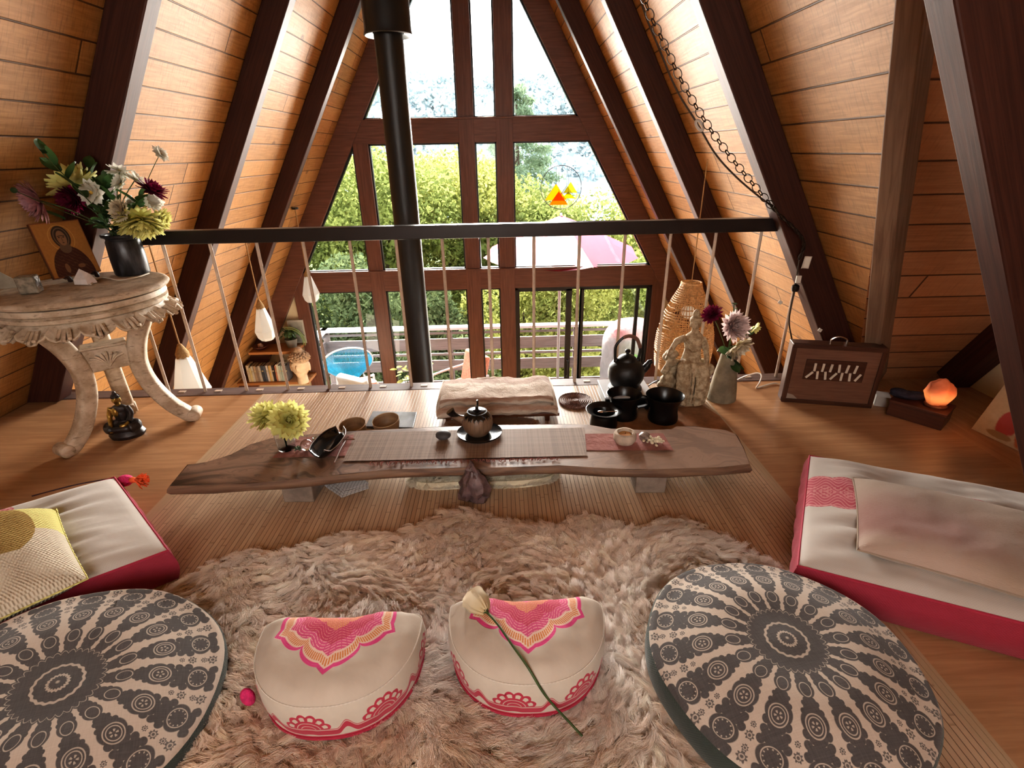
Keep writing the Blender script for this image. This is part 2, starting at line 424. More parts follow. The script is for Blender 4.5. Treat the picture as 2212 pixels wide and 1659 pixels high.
m.box((-2.5, Y0+.002, ZL), (.0, Y1-.002, ZL+.25))
struct(m.build('window_frame', M_FRAME, win, smooth=False, bevel=.004))
def pane(poly, Y=YW+.085, gw=.022, parent=win, gm=M_BLACK, name='pane'):
    p = struct(MB().add([(x, Y, z) for x, z in poly], [tuple(range(len(poly)))]).build(name, M_GLASS, parent, smooth=False))
    g = MB(); n = len(poly); c = Vector((sum(q[0] for q in poly)/n, 0, sum(q[1] for q in poly)/n))
    for i in range(n):
        a, b = Vector((poly[i][0], Y-.03, poly[i][1])), Vector((poly[(i+1) % n][0], Y-.03, poly[(i+1) % n][1]))
        if (b-a).length > .03: g.beam(a, b, gw*1.6, .05, (0, 1, 0))
    struct(g.build('gasket', gm, p, smooth=False))
ri = lambda x: (WF-x+XR)*K; le = lambda x: (x-XR+WF)*K
pane([(XD(-1, 1.6), 1.6), (-.44, 1.6), (-.44, le(-.44))])
pane([(-.262, 1.6), (-.012, 1.6), (-.012, ri(-.012)), (-.262, ri(-.262))])
pane([(.18, 1.6), (XD(1, 1.6), 1.6), (.18, ri(.18))])
pane([(XD(-1, -.1), -.1), (-1.655, -.1), (-1.655, le(-1.655))])
pane([(-1.483, -.1), (-.44, -.1), (-.44, 1.35), (-1.483, 1.35)])
pane([(-.262, -.1), (-.012, -.1), (-.012, 1.35), (-.262, 1.35)])
pane([(.18, -.1), (XD(1, -.1), -.1), (XD(1, 1.35), 1.35), (.18, 1.35)])
for x0, x1 in ((-2.49, -1.655), (-1.483, -.44), (-.262, -.012)): pane([(x0, -2.17), (x1, -2.17), (x1, -.355), (x0, -.355)])
door = struct(bpy.data.objects.new('door_1', None)); COL.objects.link(door)
g = MB(); zt = -.355
g.box((.18, YW+.04, zt-.035), (1.96, YW+.12, zt)); g.box((.18, YW+.04, ZL), (.215, YW+.12, zt)); g.box((1.93, YW+.04, ZL), (1.96, YW+.12, zt)); g.box((.18, YW+.04, ZL), (1.96, YW+.12, ZL+.04))
struct(g.build('door_frame', M_BLACK, door, smooth=False))
for nm, x0, x1, Y, sw in (('sliding_panel', .215, .92, YW+.065, .075), ('fixed_panel', 1.03, 1.93, YW+.095, .055)):
    g = MB(); g.box((x0, Y-.014, ZL+.04), (x0+.02, Y+.014, zt-.035)); g.box((x1-(.075 if nm[0] == 's' else .02), Y-.014, ZL+.04), (x1, Y+.014, zt-.035))
    if nm[0] == 'f': g.box((x0, Y-.014, ZL+.04), (x0+.056, Y+.014, zt-.035)); g.box((1.77, Y-.03, ZL+.04), (1.812, Y+.014, zt-.035))
    g.box((x0, Y-.014, ZL+.04), (x1, Y+.014, ZL+.1)); g.box((x0, Y-.014, zt-.06), (x1, Y+.014, zt-.035))
    o = struct(g.build(nm, M_BLACK, door, smooth=False))
    struct(MB().add([(x0, Y, ZL+.05), (x1, Y, ZL+.05), (x1, Y, zt-.05), (x0, Y, zt-.05)], [(0, 1, 2, 3)]).build('pane', M_GLASS, o, smooth=False))
hd = MB().tube(bez([(.88, YW+.05, -1.62), (.885, YW-.005, -1.6), (.885, YW-.01, -1.5), (.885, YW-.005, -1.4), (.88, YW+.05, -1.38)], 5), .012, 8)
struct(hd.build('door_handle', M_BLACK, door))
for sg, xj, nm in ((-1, -2.65, 'wall_front_left'), (1, 2.135, 'wall_front_right')):
    poly = [(xj, ZL), (xw(sg, WF+.05, ZL), ZL), (xw(sg, WF+.05, -.36), -.36), (xj, -.36)]
    struct(MB().prism(poly, YW+.05, YW+.12, MXZ).build(nm, M_CREAM, smooth=False))

# ------------------------------------------------------------------ loft railing: handrail on thin rods, stove flue behind it
M_RAIL = simple('black_rail', (.018, .014, .014), .33, .2, 6)
M_ROD = simple('painted_rod', (.56, .46, .38), .45, .1, 30)
rail = thing('loft_railing', 'black square handrail on thin painted rods along the edge of the loft', 'railing', (0, 2.75, 0))
MB().box((-1.975, -.03, .845), (1.452, .03, .912)).build('handrail', M_RAIL, rail, smooth=False, bevel=.004)
rx = [-1.98+.2397*i for i in range(16)]; rx[0] = -1.95
for i, x in enumerate(rx):
    top = .85 if x < 1.42 else (XR+WI-x)*K-.01
    x = min(x, 1.63)
    if x >= 1.42: top = (XR+WI-x)*K-.02
    MB().tube([(x, 0, .0), (x, 0, top)], .0085, 8).build('baluster', M_ROD, rail)
for i in range(15):
    x = rx[i]+.07
    MB().box((x-.016, -.008, .003), (x+.022, .014, .008)).build('floor_clip', M_ROD, rail, smooth=False)
M_FLUE = simple('black_stovepipe', (.013, .015, .017), .42, .2, 5)
fa = aty(868, 78, 3.6); fb = aty(913, 828, 3.6)
fx = fb.x+.0
fl = thing('stove_flue', 'tall black stovepipe rising behind the handrail into a wider black collar', 'stovepipe', (fb.x, 3.6, ZL))
ztop = fa.z-ZL
MB().lathe([(.0, 0), (.085, 0), (.085, ztop+.3), (0, ztop+.3)], 32).build('pipe', M_FLUE, fl)
MB().lathe([(.0865, 1.5), (.0885, 1.505), (.0885, 1.53), (.0865, 1.535)], 32).build('seam_band', M_FLUE, fl)
MB().lathe([(.09, ztop+.015), (.134, ztop+.0), (.142, ztop+.005), (.136, ztop+.03), (.136, ztop+1.15), (.09, ztop+1.15)], 40).build('collar', M_FLUE, fl)
# ------------------------------------------------------------------ outdoors: deck, railing, trees, hills
t = T('deck_boards'); u, v, _ = t.sep(t.obj()); f = (u/.14).frac(); r = t.white(t.comb((u/.14).floor(), 0, 0))
c = t.mix(r*.6+t.noise(t.scale(t.obj(), (9, 1, 1)), 4., 4.)*.4, (.42, .38, .34), (.62, .57, .52)); e = t.sstep((f-.5).abs(), .45, .48)
M_DECK = t.done(t.bsdf(t.mix(e, c, (.05, .05, .05)), .8))
M_GREYWOOD = wood('weathered_rail_wood', (.30, .25, .24), (.20, .165, .16), rough=.8)
M_RAILTOP = simple('white_painted_rail', (.75, .73, .72), .6)
ZD = -2.47
plate('deck', (-4.2, YW+.14, ZD-.1), (4.6, 8.35, ZD), M_DECK)
dr = thing('deck_railing', 'weathered wooden deck railing with white cap and three horizontal boards beyond the glass', 'railing', (0, 8.2, ZD))
MB().box((-3.02, -.06, 1.03), (4.5, .09, 1.075)).box((-3.06, -1.5, 1.03), (-2.92, .09, 1.075)).build('top_rail', M_RAILTOP, dr, smooth=False, bevel=.004)
for z0, z1 in ((.05, .09), (.28, .47), (.56, .60), (.66, .86), (.94, .975)):
    MB().box((-3.0, 0, z0), (4.5, .035, z1)).box((-3.0, -1.5, z0), (-2.97, 0, z1)).build('rail_board', M_GREYWOOD, dr, smooth=False)
for x in (-2.97, -.9, 1.25, 3.4): MB().box((x-.045, .036, 0), (x+.045, .12, 1.03)).build('post', M_GREYWOOD, dr, smooth=False)

def leaf_mat(name, a, b, trans=.5):
    t = T(name); r = t.white(t.scale(t.attr('rnd', 'Vector'), 1.0)); n = t.noise(t.pos(), .9, 3.)
    c = t.mix(r*.6+t.sstep(n, .35, .65)*.4, a, b)
    d = t.node('ShaderNodeBsdfDiffuse', {0: c}); tr = t.node('ShaderNodeBsdfTranslucent', {0: t.mix(.5, c, tuple(min(1, x*1.7) for x in b))})
    mx = t.node('ShaderNodeMixShader', {0: trans, 1: V(t, d.outputs[0]), 2: V(t, tr.outputs[0])}); return t.done(V(t, mx.outputs[0]))
M_LEAF = leaf_mat('sun_toned_leaves', (.035, .06, .02), (.31, .35, .12))  # sunlight and dark gaps are put into the two leaf colours
M_LEAFD = leaf_mat('shade_toned_leaves', (.04, .07, .04), (.17, .21, .10), .4)  # darker leaf copy, shade put into the colour
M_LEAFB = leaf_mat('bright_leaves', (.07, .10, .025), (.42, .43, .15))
M_PINE = leaf_mat('pine_needles', (.11, .17, .12), (.24, .31, .2), .35)
M_HAZE = leaf_mat('haze_tinted_foliage', (.38, .47, .49), (.50, .58, .60), .05)  # aerial haze mixed into the leaf colour
M_BARK = simple('bark', (.09, .065, .05), .9, .3, 20, .5)
def leaves(name, blobs, n, size, mat, parent=None, aspect=.5, shell=.62, rng=RNG):
    """foliage: n small leaf blades scattered in the outer shell of round blobs (x, y, z, r, squash)"""
    B = np.array(blobs, dtype=float); w = B[:, 3]**2; idx = rng.choice(len(B), n, p=w/w.sum()); b = B[idx]
    d = rng.normal(size=(n, 3)); d /= np.linalg.norm(d, axis=1)[:, None]
    rr = b[:, 3:4]*(shell+(1-shell)*rng.random((n, 1))**.6); rr *= 1+.12*np.sin(d*7+b[:, :1]*5).sum(1)[:, None]/2
    p = b[:, :3]+d*rr*np.stack([np.ones(n), np.ones(n), b[:, 4]], 1)
    a = rng.normal(size=(n, 3))+d*.6+np.array([0, 0, -.4]); a /= np.linalg.norm(a, axis=1)[:, None]
    c = np.cross(a, rng.normal(size=(n, 3))); c /= np.linalg.norm(c, axis=1)[:, None]
    s = size*(.55+.9*rng.random((n, 1)))
    v = np.stack([p-a*s*.5, p+c*s*aspect*.5, p+a*s*.5, p-c*s*aspect*.5], 1).reshape(-1, 3)
    o = mesh_np(name, v, np.arange(4*n).reshape(-1, 4), mat, parent)
    at = o.data.attributes.new('rnd', 'FLOAT_VECTOR', 'POINT'); at.data.foreach_set('vector', np.repeat(rng.random((n, 3)), 4, axis=0).astype(np.float32).ravel())
    return o
def tree(label, x, y, z0, ztop, R, mat, n=7000, leaf=.16, cat='tree', group='leafy trees beyond the deck', name='leafy_tree'):
    t = thing(name, label, cat, (x, y, z0), 0, group); hgt = ztop-z0
    bl = [(0, 0, hgt-R*.8, R*.8, .9)]
    for i in range(11):
        a = i*2.4+x; q = R*(.35+.6*random.random()); zz = hgt*(.28+.56*random.random())
        bl.append((q*math.cos(a), q*math.sin(a)*.8, zz, R*(.38+.25*random.random()), .8))
    m = MB().tube(bez([(0, 0, 0), (.1, .05, hgt*.4), (-.08, 0, hgt*.8)], 4), [.16, .15, .14, .13, .12, .1, .08, .06, .04], 7)
    for bx, by, bz, r, q in bl[1:7]: m.tube([(0, 0, bz*.55), (bx*.6, by*.6, bz*.85), (bx, by, bz)], [.07, .05, .02], 5)
    m.build('trunk', M_BARK, t); leaves('foliage', bl, n, leaf, mat, t); return t
TR = [(-7.6, 14.5, .4, 2.3, M_LEAF, 'leafy tree seen through the lowest left corner of the window'), (-5.0, 15.2, 1.5, 2.2, M_LEAF, 'leafy tree behind the narrow left pane of the middle row'),
      (-2.9, 14.3, 1.75, 2.1, M_LEAF, 'tall leafy tree just left of the stovepipe'), (-1.2, 15.5, 1.55, 2.2, M_LEAFB, 'yellow-green leafy tree just right of the stovepipe'),
      (.6, 14.4, .75, 2.0, M_LEAF, 'leafy tree behind the two middle window bars'), (2.6, 15.0, .35, 2.1, M_LEAF, 'leafy tree behind the red parasol'),
      (4.4, 14.2, .45, 1.9, M_LEAFB, 'bright leafy tree right of the red parasol'), (6.6, 16, .9, 2.4, M_LEAF, 'leafy tree at the right edge of the window')]
for x, y, zt, R, mt, lb in TR: tree(lb, x, y, -6.0, zt, R, mt, 26000, .125)
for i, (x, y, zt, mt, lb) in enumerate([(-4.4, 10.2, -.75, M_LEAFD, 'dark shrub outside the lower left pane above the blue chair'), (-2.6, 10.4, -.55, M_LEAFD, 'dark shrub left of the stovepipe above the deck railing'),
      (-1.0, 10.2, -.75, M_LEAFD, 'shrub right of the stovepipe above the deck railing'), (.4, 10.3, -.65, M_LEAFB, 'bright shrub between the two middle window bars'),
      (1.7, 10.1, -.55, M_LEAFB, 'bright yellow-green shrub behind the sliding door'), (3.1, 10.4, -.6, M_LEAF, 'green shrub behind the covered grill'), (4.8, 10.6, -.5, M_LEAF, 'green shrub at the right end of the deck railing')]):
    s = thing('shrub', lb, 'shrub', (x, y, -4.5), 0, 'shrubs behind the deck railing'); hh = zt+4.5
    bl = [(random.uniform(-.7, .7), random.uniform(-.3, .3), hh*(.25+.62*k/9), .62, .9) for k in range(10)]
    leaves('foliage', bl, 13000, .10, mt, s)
    MB().tube([(0, 0, 0), (.05, 0, hh*.7)], [.06, .02], 6).build('stem', M_BARK, s)
# pine
pn = aty(1120, 178, 27)
pt = thing('pine_tree', 'tall pale pine standing against the sky behind the middle bars', 'tree', (pn.x-.1, 27, -8)); hh = pn.z+8
bl = []
for i in range(46):
    f = i/45; zz = hh*(.42+.56*f); rr = 2.7*(1-f)**.8+.25; a = i*2.39
    for k in (.45, .8, 1.0): bl.append((rr*k*math.cos(a), rr*k*math.sin(a), zz-rr*k*.12, .36+.3*(1-f), .6))
leaves('foliage', bl, 16000, .34, M_PINE, pt, .16, .2); MB().tube([(0, 0, 0), (0, 0, hh*.97)], [.3, .05], 8).build('trunk', M_BARK, pt)
# hillside
t = T('hill_ground'); n = t.noise(t.pos(), .06, 5., .6); M_HILL = t.done(t.bsdf(t.mix(n, (.34, .44, .50), (.52, .62, .66)), 1.0, Specular_IOR_Level=0.))  # distance haze put into the ground colour as pale blue
def hz(x, y):
    f = max(0, min(1, (y-95)/125)); f = f*f*(3-2*f)
    top = 25.5-abs(x+28)*.05+3.0*math.sin(x*.045+.5)+1.6*math.sin(x*.11)
    if x > -8: top -= (x+8)*.20
    return -14+(max(top, 5)+14)*f
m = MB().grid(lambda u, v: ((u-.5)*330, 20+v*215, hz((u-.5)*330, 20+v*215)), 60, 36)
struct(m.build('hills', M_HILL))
bl = []
rr_ = random.Random(3)
for i in range(900):
    y = rr_.uniform(118, 226); x = rr_.uniform(-120, 110)*y/200; r = rr_.uniform(1.6, 4.0)
    bl.append((x, y, hz(x, y)+r*.5, r, 1.0))
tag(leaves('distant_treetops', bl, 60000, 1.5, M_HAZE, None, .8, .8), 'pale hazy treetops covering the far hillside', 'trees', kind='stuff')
plate('ground', (-60, 9.0, -6.4), (60, 60, -6.3), simple('garden_ground', (.07, .09, .03), .95, .3, 2))
# ------------------------------------------------------------------ soft furnishings on the loft floor
def ppm(P): return F/((Vector(P)-CAM).dot(ROT @ Vector((0, 0, -1))))   # pixels per metre at a point
# bamboo floor mat: slats run towards the window
t = T('bamboo_slats'); u, v, _ = t.sep(t.uv()); f = (u/.0165).frac(); i = (u/.0165).floor()
r = t.white(t.comb(i, 2, 0)); n = t.noise(t.comb(u*60, v*3.2, 0), 1., 4., .6); nd = t.sstep(((v+r*.31)/.31).frac(), .03, .0)
c = t.mix(r*.65+n*.35, (.42, .275, .175), (.60, .43, .29)); c = t.mix(nd*.5, c, (.17, .10, .05))
e = t.sstep((f-.5).abs(), .42, .49); edge = (u+.1415).abs() > 1.205
c = t.mix(e*.85, c, (.05, .03, .018)); c = t.mix(edge, c, (.46, .33, .21))
M_BAMBOO = t.done(t.bsdf(c, .34, t.bump((1.0-e)+n*.08, .5, .003), Specular_IOR_Level=.6))
m = MB(); x0, x1, y0, y1 = -1.384, 1.100, .55, 2.69
m.add([(x0, y0, .006), (x1, y0, .006), (x1, y1, .006), (x0, y1, .006)], [(0, 1, 2, 3)], [(x0, y0), (x1, y0), (x1, y1), (x0, y1)])
m.box((x0, y0, .0), (x1, y1, .0055))
tag(m.build('bamboo_mat', M_BAMBOO, smooth=False), 'large bamboo slat mat covering the middle of the loft floor', 'mat')

# ---- fur
t = T('fur_fibre'); ca = t.attr('tint'); ci = V(t, t.node('ShaderNodeHairInfo').outputs['Intercept'])
c = t.mix(t.sstep(ci, 0., .75), t.mix(.10, ca, (.45, .30, .2)), ca)
d = t.node('ShaderNodeBsdfDiffuse', {0: c}); tr = t.node('ShaderNodeBsdfTranslucent', {0: c}); gl = t.node('ShaderNodeBsdfHair', {0: (.95, .88, .84, 1), 'RoughnessU': .35, 'RoughnessV': .7})
m1 = t.node('ShaderNodeMixShader', {0: .62, 1: V(t, d.outputs[0]), 2: V(t, tr.outputs[0])}); m2 = t.node('ShaderNodeMixShader', {0: .30, 1: V(t, m1.outputs[0]), 2: V(t, gl.outputs[0])})
M_FUR = t.done(V(t, m2.outputs[0]))
SC.cycles_curves.shape = 'RIBBONS'
def vnoise(p, sc, seed=0):
    r = np.random.default_rng(seed); ph = r.random((6, 3))*6.28; k = r.normal(size=(6, 2))*sc
    return sum(np.sin(p[:, 0]*k[i, 0]+p[:, 1]*k[i, 1]+ph[i, 0]) for i in range(6))/3.0
def fur(name, parent, roots, normals, flow, n_pts, length, clump_cell, radius, tint, rng, curl=.004, lift=.55, clump=.30, edge=None):
    """hair strands gathered into locks; roots, normals and flow directions are arrays"""
    n = len(roots); g = clump_cell
    ij = np.floor(roots[:, :2]/g).astype(int); best = np.full(n, 9e9); cc = np.zeros((n, 2)); cid = np.zeros((n, 2), int)
    def h(a, b, k): return np.modf(np.abs(np.sin(a*127.1+b*311.7+k*74.7)*43758.5453))[0]
    for di in (-1, 0, 1):
        for dj in (-1, 0, 1):
            a, b = ij[:, 0]+di, ij[:, 1]+dj; p = np.stack([(a+h(a, b, 1))*g, (b+h(a, b, 2))*g], 1)
            dd = ((p-roots[:, :2])**2).sum(1); mk = dd < best; best[mk] = dd[mk]; cc[mk] = p[mk]; cid[mk, 0] = a[mk]; cid[mk, 1] = b[mk]
    hr = [h(cid[:, 0], cid[:, 1], k) for k in (3, 4, 5, 6, 7)]; tint = np.clip(tint*(.80+.34*hr[4])[:, None], 0, 1)
    ang = (hr[0]-.5)*1.25; ca_, sa_ = np.cos(ang), np.sin(ang)
    fl = np.stack([flow[:, 0]*ca_-flow[:, 1]*sa_, flow[:, 0]*sa_+flow[:, 1]*ca_, np.zeros(n)], 1)
    side = np.stack([-fl[:, 1], fl[:, 0], np.zeros(n)], 1)
    L = length*(.7+.6*hr[1])*(.8+.35*rng.random(n))*(1 if edge is None else .55+.45*np.clip(edge/.07, 0, 1)); out = np.zeros((n, n_pts, 3)); off = roots[:, :2]-cc
    ph = hr[2]*6.28+rng.normal(size=n)*.35
    for k in range(n_pts):
        s = k/(n_pts-1); cl = clump*s**.8
        p = roots.copy(); p[:, :2] -= off*cl[...] if np.ndim(cl) else off*cl
        p = p+normals*(L*lift*(s-.42*s*s*(1+hr[3])))[:, None]+fl*(L*(.25*s+.75*s*s)*.85)[:, None]+side*((curl*(1+hr[4])*np.sin(ph+s*8.5)*s))[:, None]
        p[:, 2] += curl*.6*np.cos(ph+s*8.5)*s
        p += rng.normal(size=(n, 3))*.0016*s
        out[:, k] = p
    cu = bpy.data.hair_curves.new(name); cu.add_curves([n_pts]*n)
    cu.attributes['position'].data.foreach_set('vector', out.reshape(-1).astype(np.float32))
    ra = cu.attributes.get('radius') or cu.attributes.new('radius', 'FLOAT', 'POINT')
    ra.data.foreach_set('value', np.tile(radius*np.linspace(1, .35, n_pts), n).astype(np.float32))
    at = cu.attributes.new('tint', 'FLOAT_COLOR', 'CURVE'); at.data.foreach_set('color', np.concatenate([tint, np.ones((n, 1))], 1).astype(np.float32).ravel())
    cu.materials.append(M_FUR); o = bpy.data.objects.new(name, cu); COL.objects.link(o); o.parent = parent; o['kind'] = 'stuff'; return o
def inside(p, poly):
    x, y = p[:, 0], p[:, 1]; c = np.zeros(len(p), bool); n = len(poly)
    for i in range(n):
        (xa, ya), (xb, yb) = poly[i], poly[i-1]
        c ^= ((ya > y) != (yb > y)) & (x < (xb-xa)*(y-ya)/(yb-ya+1e-12)+xa)
    return c
def edge_dist(p, poly):
    d = np.full(len(p), 9.); 
    for i in range(len(poly)):
        a, b = np.array(poly[i-1]), np.array(poly[i]); ab = b-a
        tt = np.clip(((p-a) @ ab)/(ab @ ab+1e-12), 0, 1); q = a+tt[:, None]*ab; d = np.minimum(d, np.linalg.norm(p-q, axis=1))
    return d
def smooth_poly(pts, n=4):
    P = [Vector((x, y, 0)) for x, y in pts]; out = []; N = len(P)
    for i in range(N):
        a, b, c, d = P[i-1], P[i], P[(i+1) % N], P[(i+2) % N]
        for k in range(n):
            s = k/n; q = .5*((2*b)+(c-a)*s+(2*a-5*b+4*c-d)*s*s+(3*b-a-3*c+d)*s**3); out.append((q.x, q.y))
    return out
def pelt(name, label, poly, n, length, cell, rad, zbase, th, colf, seed=1, flowf=None, curl=.004, lift=.55, npts=6, cat='rug', ymin=-9, hide=(.62, .46, .34)):
    rng = np.random.default_rng(seed); sp_ = smooth_poly(poly); cx_ = sum(q[0] for q in sp_)/len(sp_); cy_ = sum(q[1] for q in sp_)/len(sp_)
    r = thing(name, label, cat, (0, 0, zbase))
    m = MB(); inner = [(cx_+(x-cx_)*.97, cy_+(y-cy_)*.97) for x, y in sp_]
    m.prism(inner, 0, th, None); m.build('hide', simple(name+'_hide', hide, .9, .2), r, smooth=False)
    P = np.array(sp_); lo, hi = P.min(0), P.max(0); lo[1] = max(lo[1], ymin)
    pts = np.zeros((0, 2))
    while len(pts) < n:
        q = lo+(hi-lo)*rng.random((n, 2)); pts = np.concatenate([pts, q[inside(q, sp_)]])
    pts = pts[:n]; ed = edge_dist(pts, sp_)
    out = pts-np.array([cx_, cy_]); out /= np.linalg.norm(out, axis=1)[:, None]+1e-9
    a = vnoise(pts, 7., seed)*1.5+vnoise(pts, 2.6, seed+1)*2.0
    fl = np.stack([np.cos(a), np.sin(a)], 1) if flowf is None else flowf(pts, a)
    w = np.clip(1-ed/.07, 0, 1)[:, None]; fl = fl*(1-w)+out*w*1.3; fl /= np.linalg.norm(fl, axis=1)[:, None]+1e-9
    z = th*np.clip(ed/.03, .25, 1)+.006*vnoise(pts, 16., seed+3)*np.clip(ed/.1, 0, 1)
    roots = np.concatenate([pts, z[:, None]], 1); nr = np.zeros((n, 3)); nr[:, 2] = 1; nr[:, :2] = out*w*.5
    fur('pile', r, roots, nr, fl, npts, length, cell, rad, colf(pts, rng), rng, curl, lift, edge=ed); return r
RUG = [(-1.06, 1.18), (-1.0, 1.29), (-.89, 1.375), (-.83, 1.38), (-.775, 1.345), (-.66, 1.41), (-.56, 1.455), (-.44, 1.44), (-.33, 1.465), (-.25, 1.53), (-.19, 1.56), (-.1, 1.53), (.024, 1.475), (.158, 1.455),
       (.25, 1.50), (.33, 1.485), (.42, 1.425), (.5, 1.455), (.587, 1.48), (.68, 1.43), (.75, 1.36), (.824, 1.26), (.885, 1.16), (.95, 1.0), (.9, .8), (.9, .55), (.8, .36), (.3, .30), (-.3, .30), (-.85, .36), (-1.0, .6), (-.97, .8), (-1.05, 1.0)]
def rugcol(p, rng):
    k = np.clip(.5+.55*vnoise(p, 5.5, 11)+.35*vnoise(p, 15., 12), 0, 1); y = np.clip((1.02-p[:, 1])/.35, 0, 1); k = np.clip(k*.85+y*.42*(np.abs(p[:, 0]+.05) < .75), 0, 1)[:, None]
    a, b = np.array([1., .93, .88]), np.array([.96, .76, .60])
    return np.clip((a*(1-k)+b*k)*(.90+.2*rng.random((len(p), 1))), 0, 1)
pelt('sheepskin_rug', 'large long-haired cream and tan sheepskin rug spread under the zafu cushions', RUG, 300000, .060, .019, .00058, .006, .022, rugcol, 5, lift=.52, curl=.0075, ymin=.45, npts=7)

# ---- shared cloths
M_LINEN = weave('natural_linen', (.70, .645, .58), 700., var=.07)
M_LINENB = weave('zabuton_linen', (.70, .66, .62), 700., var=.06)
M_PINK = weave('raspberry_canvas', (.36, .03, .06), 800., var=.15)
M_PIPE = simple('dark_pink_piping', (.42, .03, .07), .7)

# ---- round printed cushions
t = T('mandala_print'); x, y, z = t.sep(t.obj()); r = (x*x+y*y).sqrt(); N = 18.0
th = t.math('ARCTAN2', y, x); a = th*(N/(2*PI)); r = r*.955; fu = a.frac()-.5; idx = a.floor()
s = fu*r*(2*PI/N)                    # sideways distance from the middle of a ray, metres
def ell(r0, a0, b0, c0=0.0): return (((s.abs()-c0)/a0)*((s.abs()-c0)/a0)+((r-r0)/b0)*((r-r0)/b0)).sqrt()
dark = None
for r0, a0, b0 in ((.098, .0105, .016), (.122, .0135, .019), (.146, .010, .010), (.160, .0125, .010), (.186, .021, .024), (.212, .014, .010), (.232, .020, .013), (.262, .024, .022), (.285, .018, .012)):
    d = t.sstep(ell(r0, a0*1.2, b0), 1.06, .96); dark = d if dark is None else dark.max(d)
for r0, a0, b0, c0 in ((.108, .006, .007, .010), (.152, .006, .006, .011), (.168, .007, .007, .015), (.205, .007, .008, .020), (.222, .008, .008, .020), (.240, .008, .008, .024), (.29, .010, .010, .022)):
    dark = dark.max(t.sstep(ell(r0, a0, b0, c0), 1.1, .9))
light_ = None
for r0, a0, b0, wdt in ((.122, .0105, .0155, .10), (.190, .0175, .020, .09), (.190, .0125, .0145, .10), (.262, .0195, .0175, .08)):
    d = t.sstep((ell(r0, a0, b0)-1.0).abs(), wdt, wdt*.45); light_ = d if light_ is None else light_.max(d)
pet = t.math('ARCTAN2', r-.19, s); rr = ell(.19, .0088, .0088)
light_ = light_.max(t.sstep(rr, 1.0, .8)*t.sstep((pet*5.).sin(), -.2, .4)); light_ = light_-t.sstep(rr, .42, .3)
dots = t.sstep((t.math('ARCTAN2', (r-.262)*1.2, s)*11.).sin(), .35, .8)*t.sstep((ell(.262, .0155, .0140)-1.0).abs(), .14, .06); light_ = light_.max(dots)
dark = dark*(1.0-light_.clamp()*.85)
# thin motifs between rays, outer half only
fb_ = t.math('ABSOLUTE', fu)-.5; s2 = fb_*r*(2*PI/N)
for r0, k in ((.225, .0055), (.245, .0085), (.268, .0065), (.285, .0105)):
    d2 = ((s2/k)*(s2/k)+((r-r0)/k)*((r-r0)/k)).sqrt(); pe = t.math('ARCTAN2', r-r0, s2)
    dark = dark.max(t.sstep(d2+(pe*8.).sin()*.18, 1.0, .8)*(1.0-t.sstep((d2-.45).abs(), .18, .08)*.8)*.92)
# centre rosette
pc = (th*18.).sin()*.004
cen = t.sstep(r-(th*N).sin().abs()*.008, .083, .080)
cen = cen*(1.0-t.sstep((r-(th*N).sin().abs()*.006-.058).abs(), .0035, .0015)*.0)
for r0, w0 in ((.044, .0035), (.018, .0035), (.0, .004)): cen = cen*(1.0-t.sstep((r-r0+pc*.3).abs(), w0, w0*.6)*.9)
cen = cen*(1.0-t.sstep((r-.0755-(th*N).sin().abs()*.008).abs(), .0016, .0006)*.7)
dark = dark.max(cen)
rim = t.sstep(r, .298, .302); dark = dark*(1.0-rim)
thread = t.noise(t.scale(t.obj(), (420, 30, 1)), 1., 2.)*.5+t.noise(t.scale(t.obj(), (30, 420, 1)), 1., 2.)*.5
ink = t.mix(thread, (.035, .034, .036), (.15, .14, .14)); clo = t.mix(thread, (.44, .37, .31), (.64, .56, .49))
big = t.noise(t.obj(), 14., 3.)
M_MANDALA = t.done(t.bsdf(t.mix(dark.clamp()*t.sstep(thread, .15, .34), clo, ink), .95, t.bump(thread*.35+big*.8, .5, .004), Sheen_Weight=.1))
M_GREENBAND = weave('dark_green_tape', (.045, .062, .055), 900., var=.2)
def round_cushion(label, x, y, R, h, rz, tx=0., ty=0.):
    t_ = thing('round_floor_cushion', label, 'cushion', (x, y, .035), rz, 'round printed floor cushions'); t_.rotation_euler.x = tx; t_.rotation_euler.y = ty
    k = R/.31
    wob = lambda a, z: 1+.012*math.sin(3*a+1)+.007*math.sin(7*a)
    prof = [(0, h)]+[(R*f, h-(h-.095)*f**2.6-.006*math.sin(f*9)) for f in [i/14 for i in range(1, 14)]]+[(R*.955, .101), (R*.98, .096), (R*.992, .089)]
    MB().lathe(prof, 72, wob=wob).build('printed_top', M_MANDALA, t_, angle=60)
    MB().lathe([(R*.992, .089), (R*1.006, .083), (R*1.012, .040), (R*1.004, .026)], 72, wob=wob).build('edge_band', M_GREENBAND, t_)
    MB().lathe([(R*1.004, .026), (R*.95, .012), (R*.8, .0), (0, 0)], 72, wob=wob).build('underside', M_LINEN, t_, angle=60)
    return t_
round_cushion('round cushion with grey mandala print lying against the pink-edged seat pad at right', .655, .84, .313, .155, .15)
round_cushion('round cushion with grey mandala print at the lower left corner beside the yellow pillow', -1.045, .80, .322, .15, .4, .08, .15)

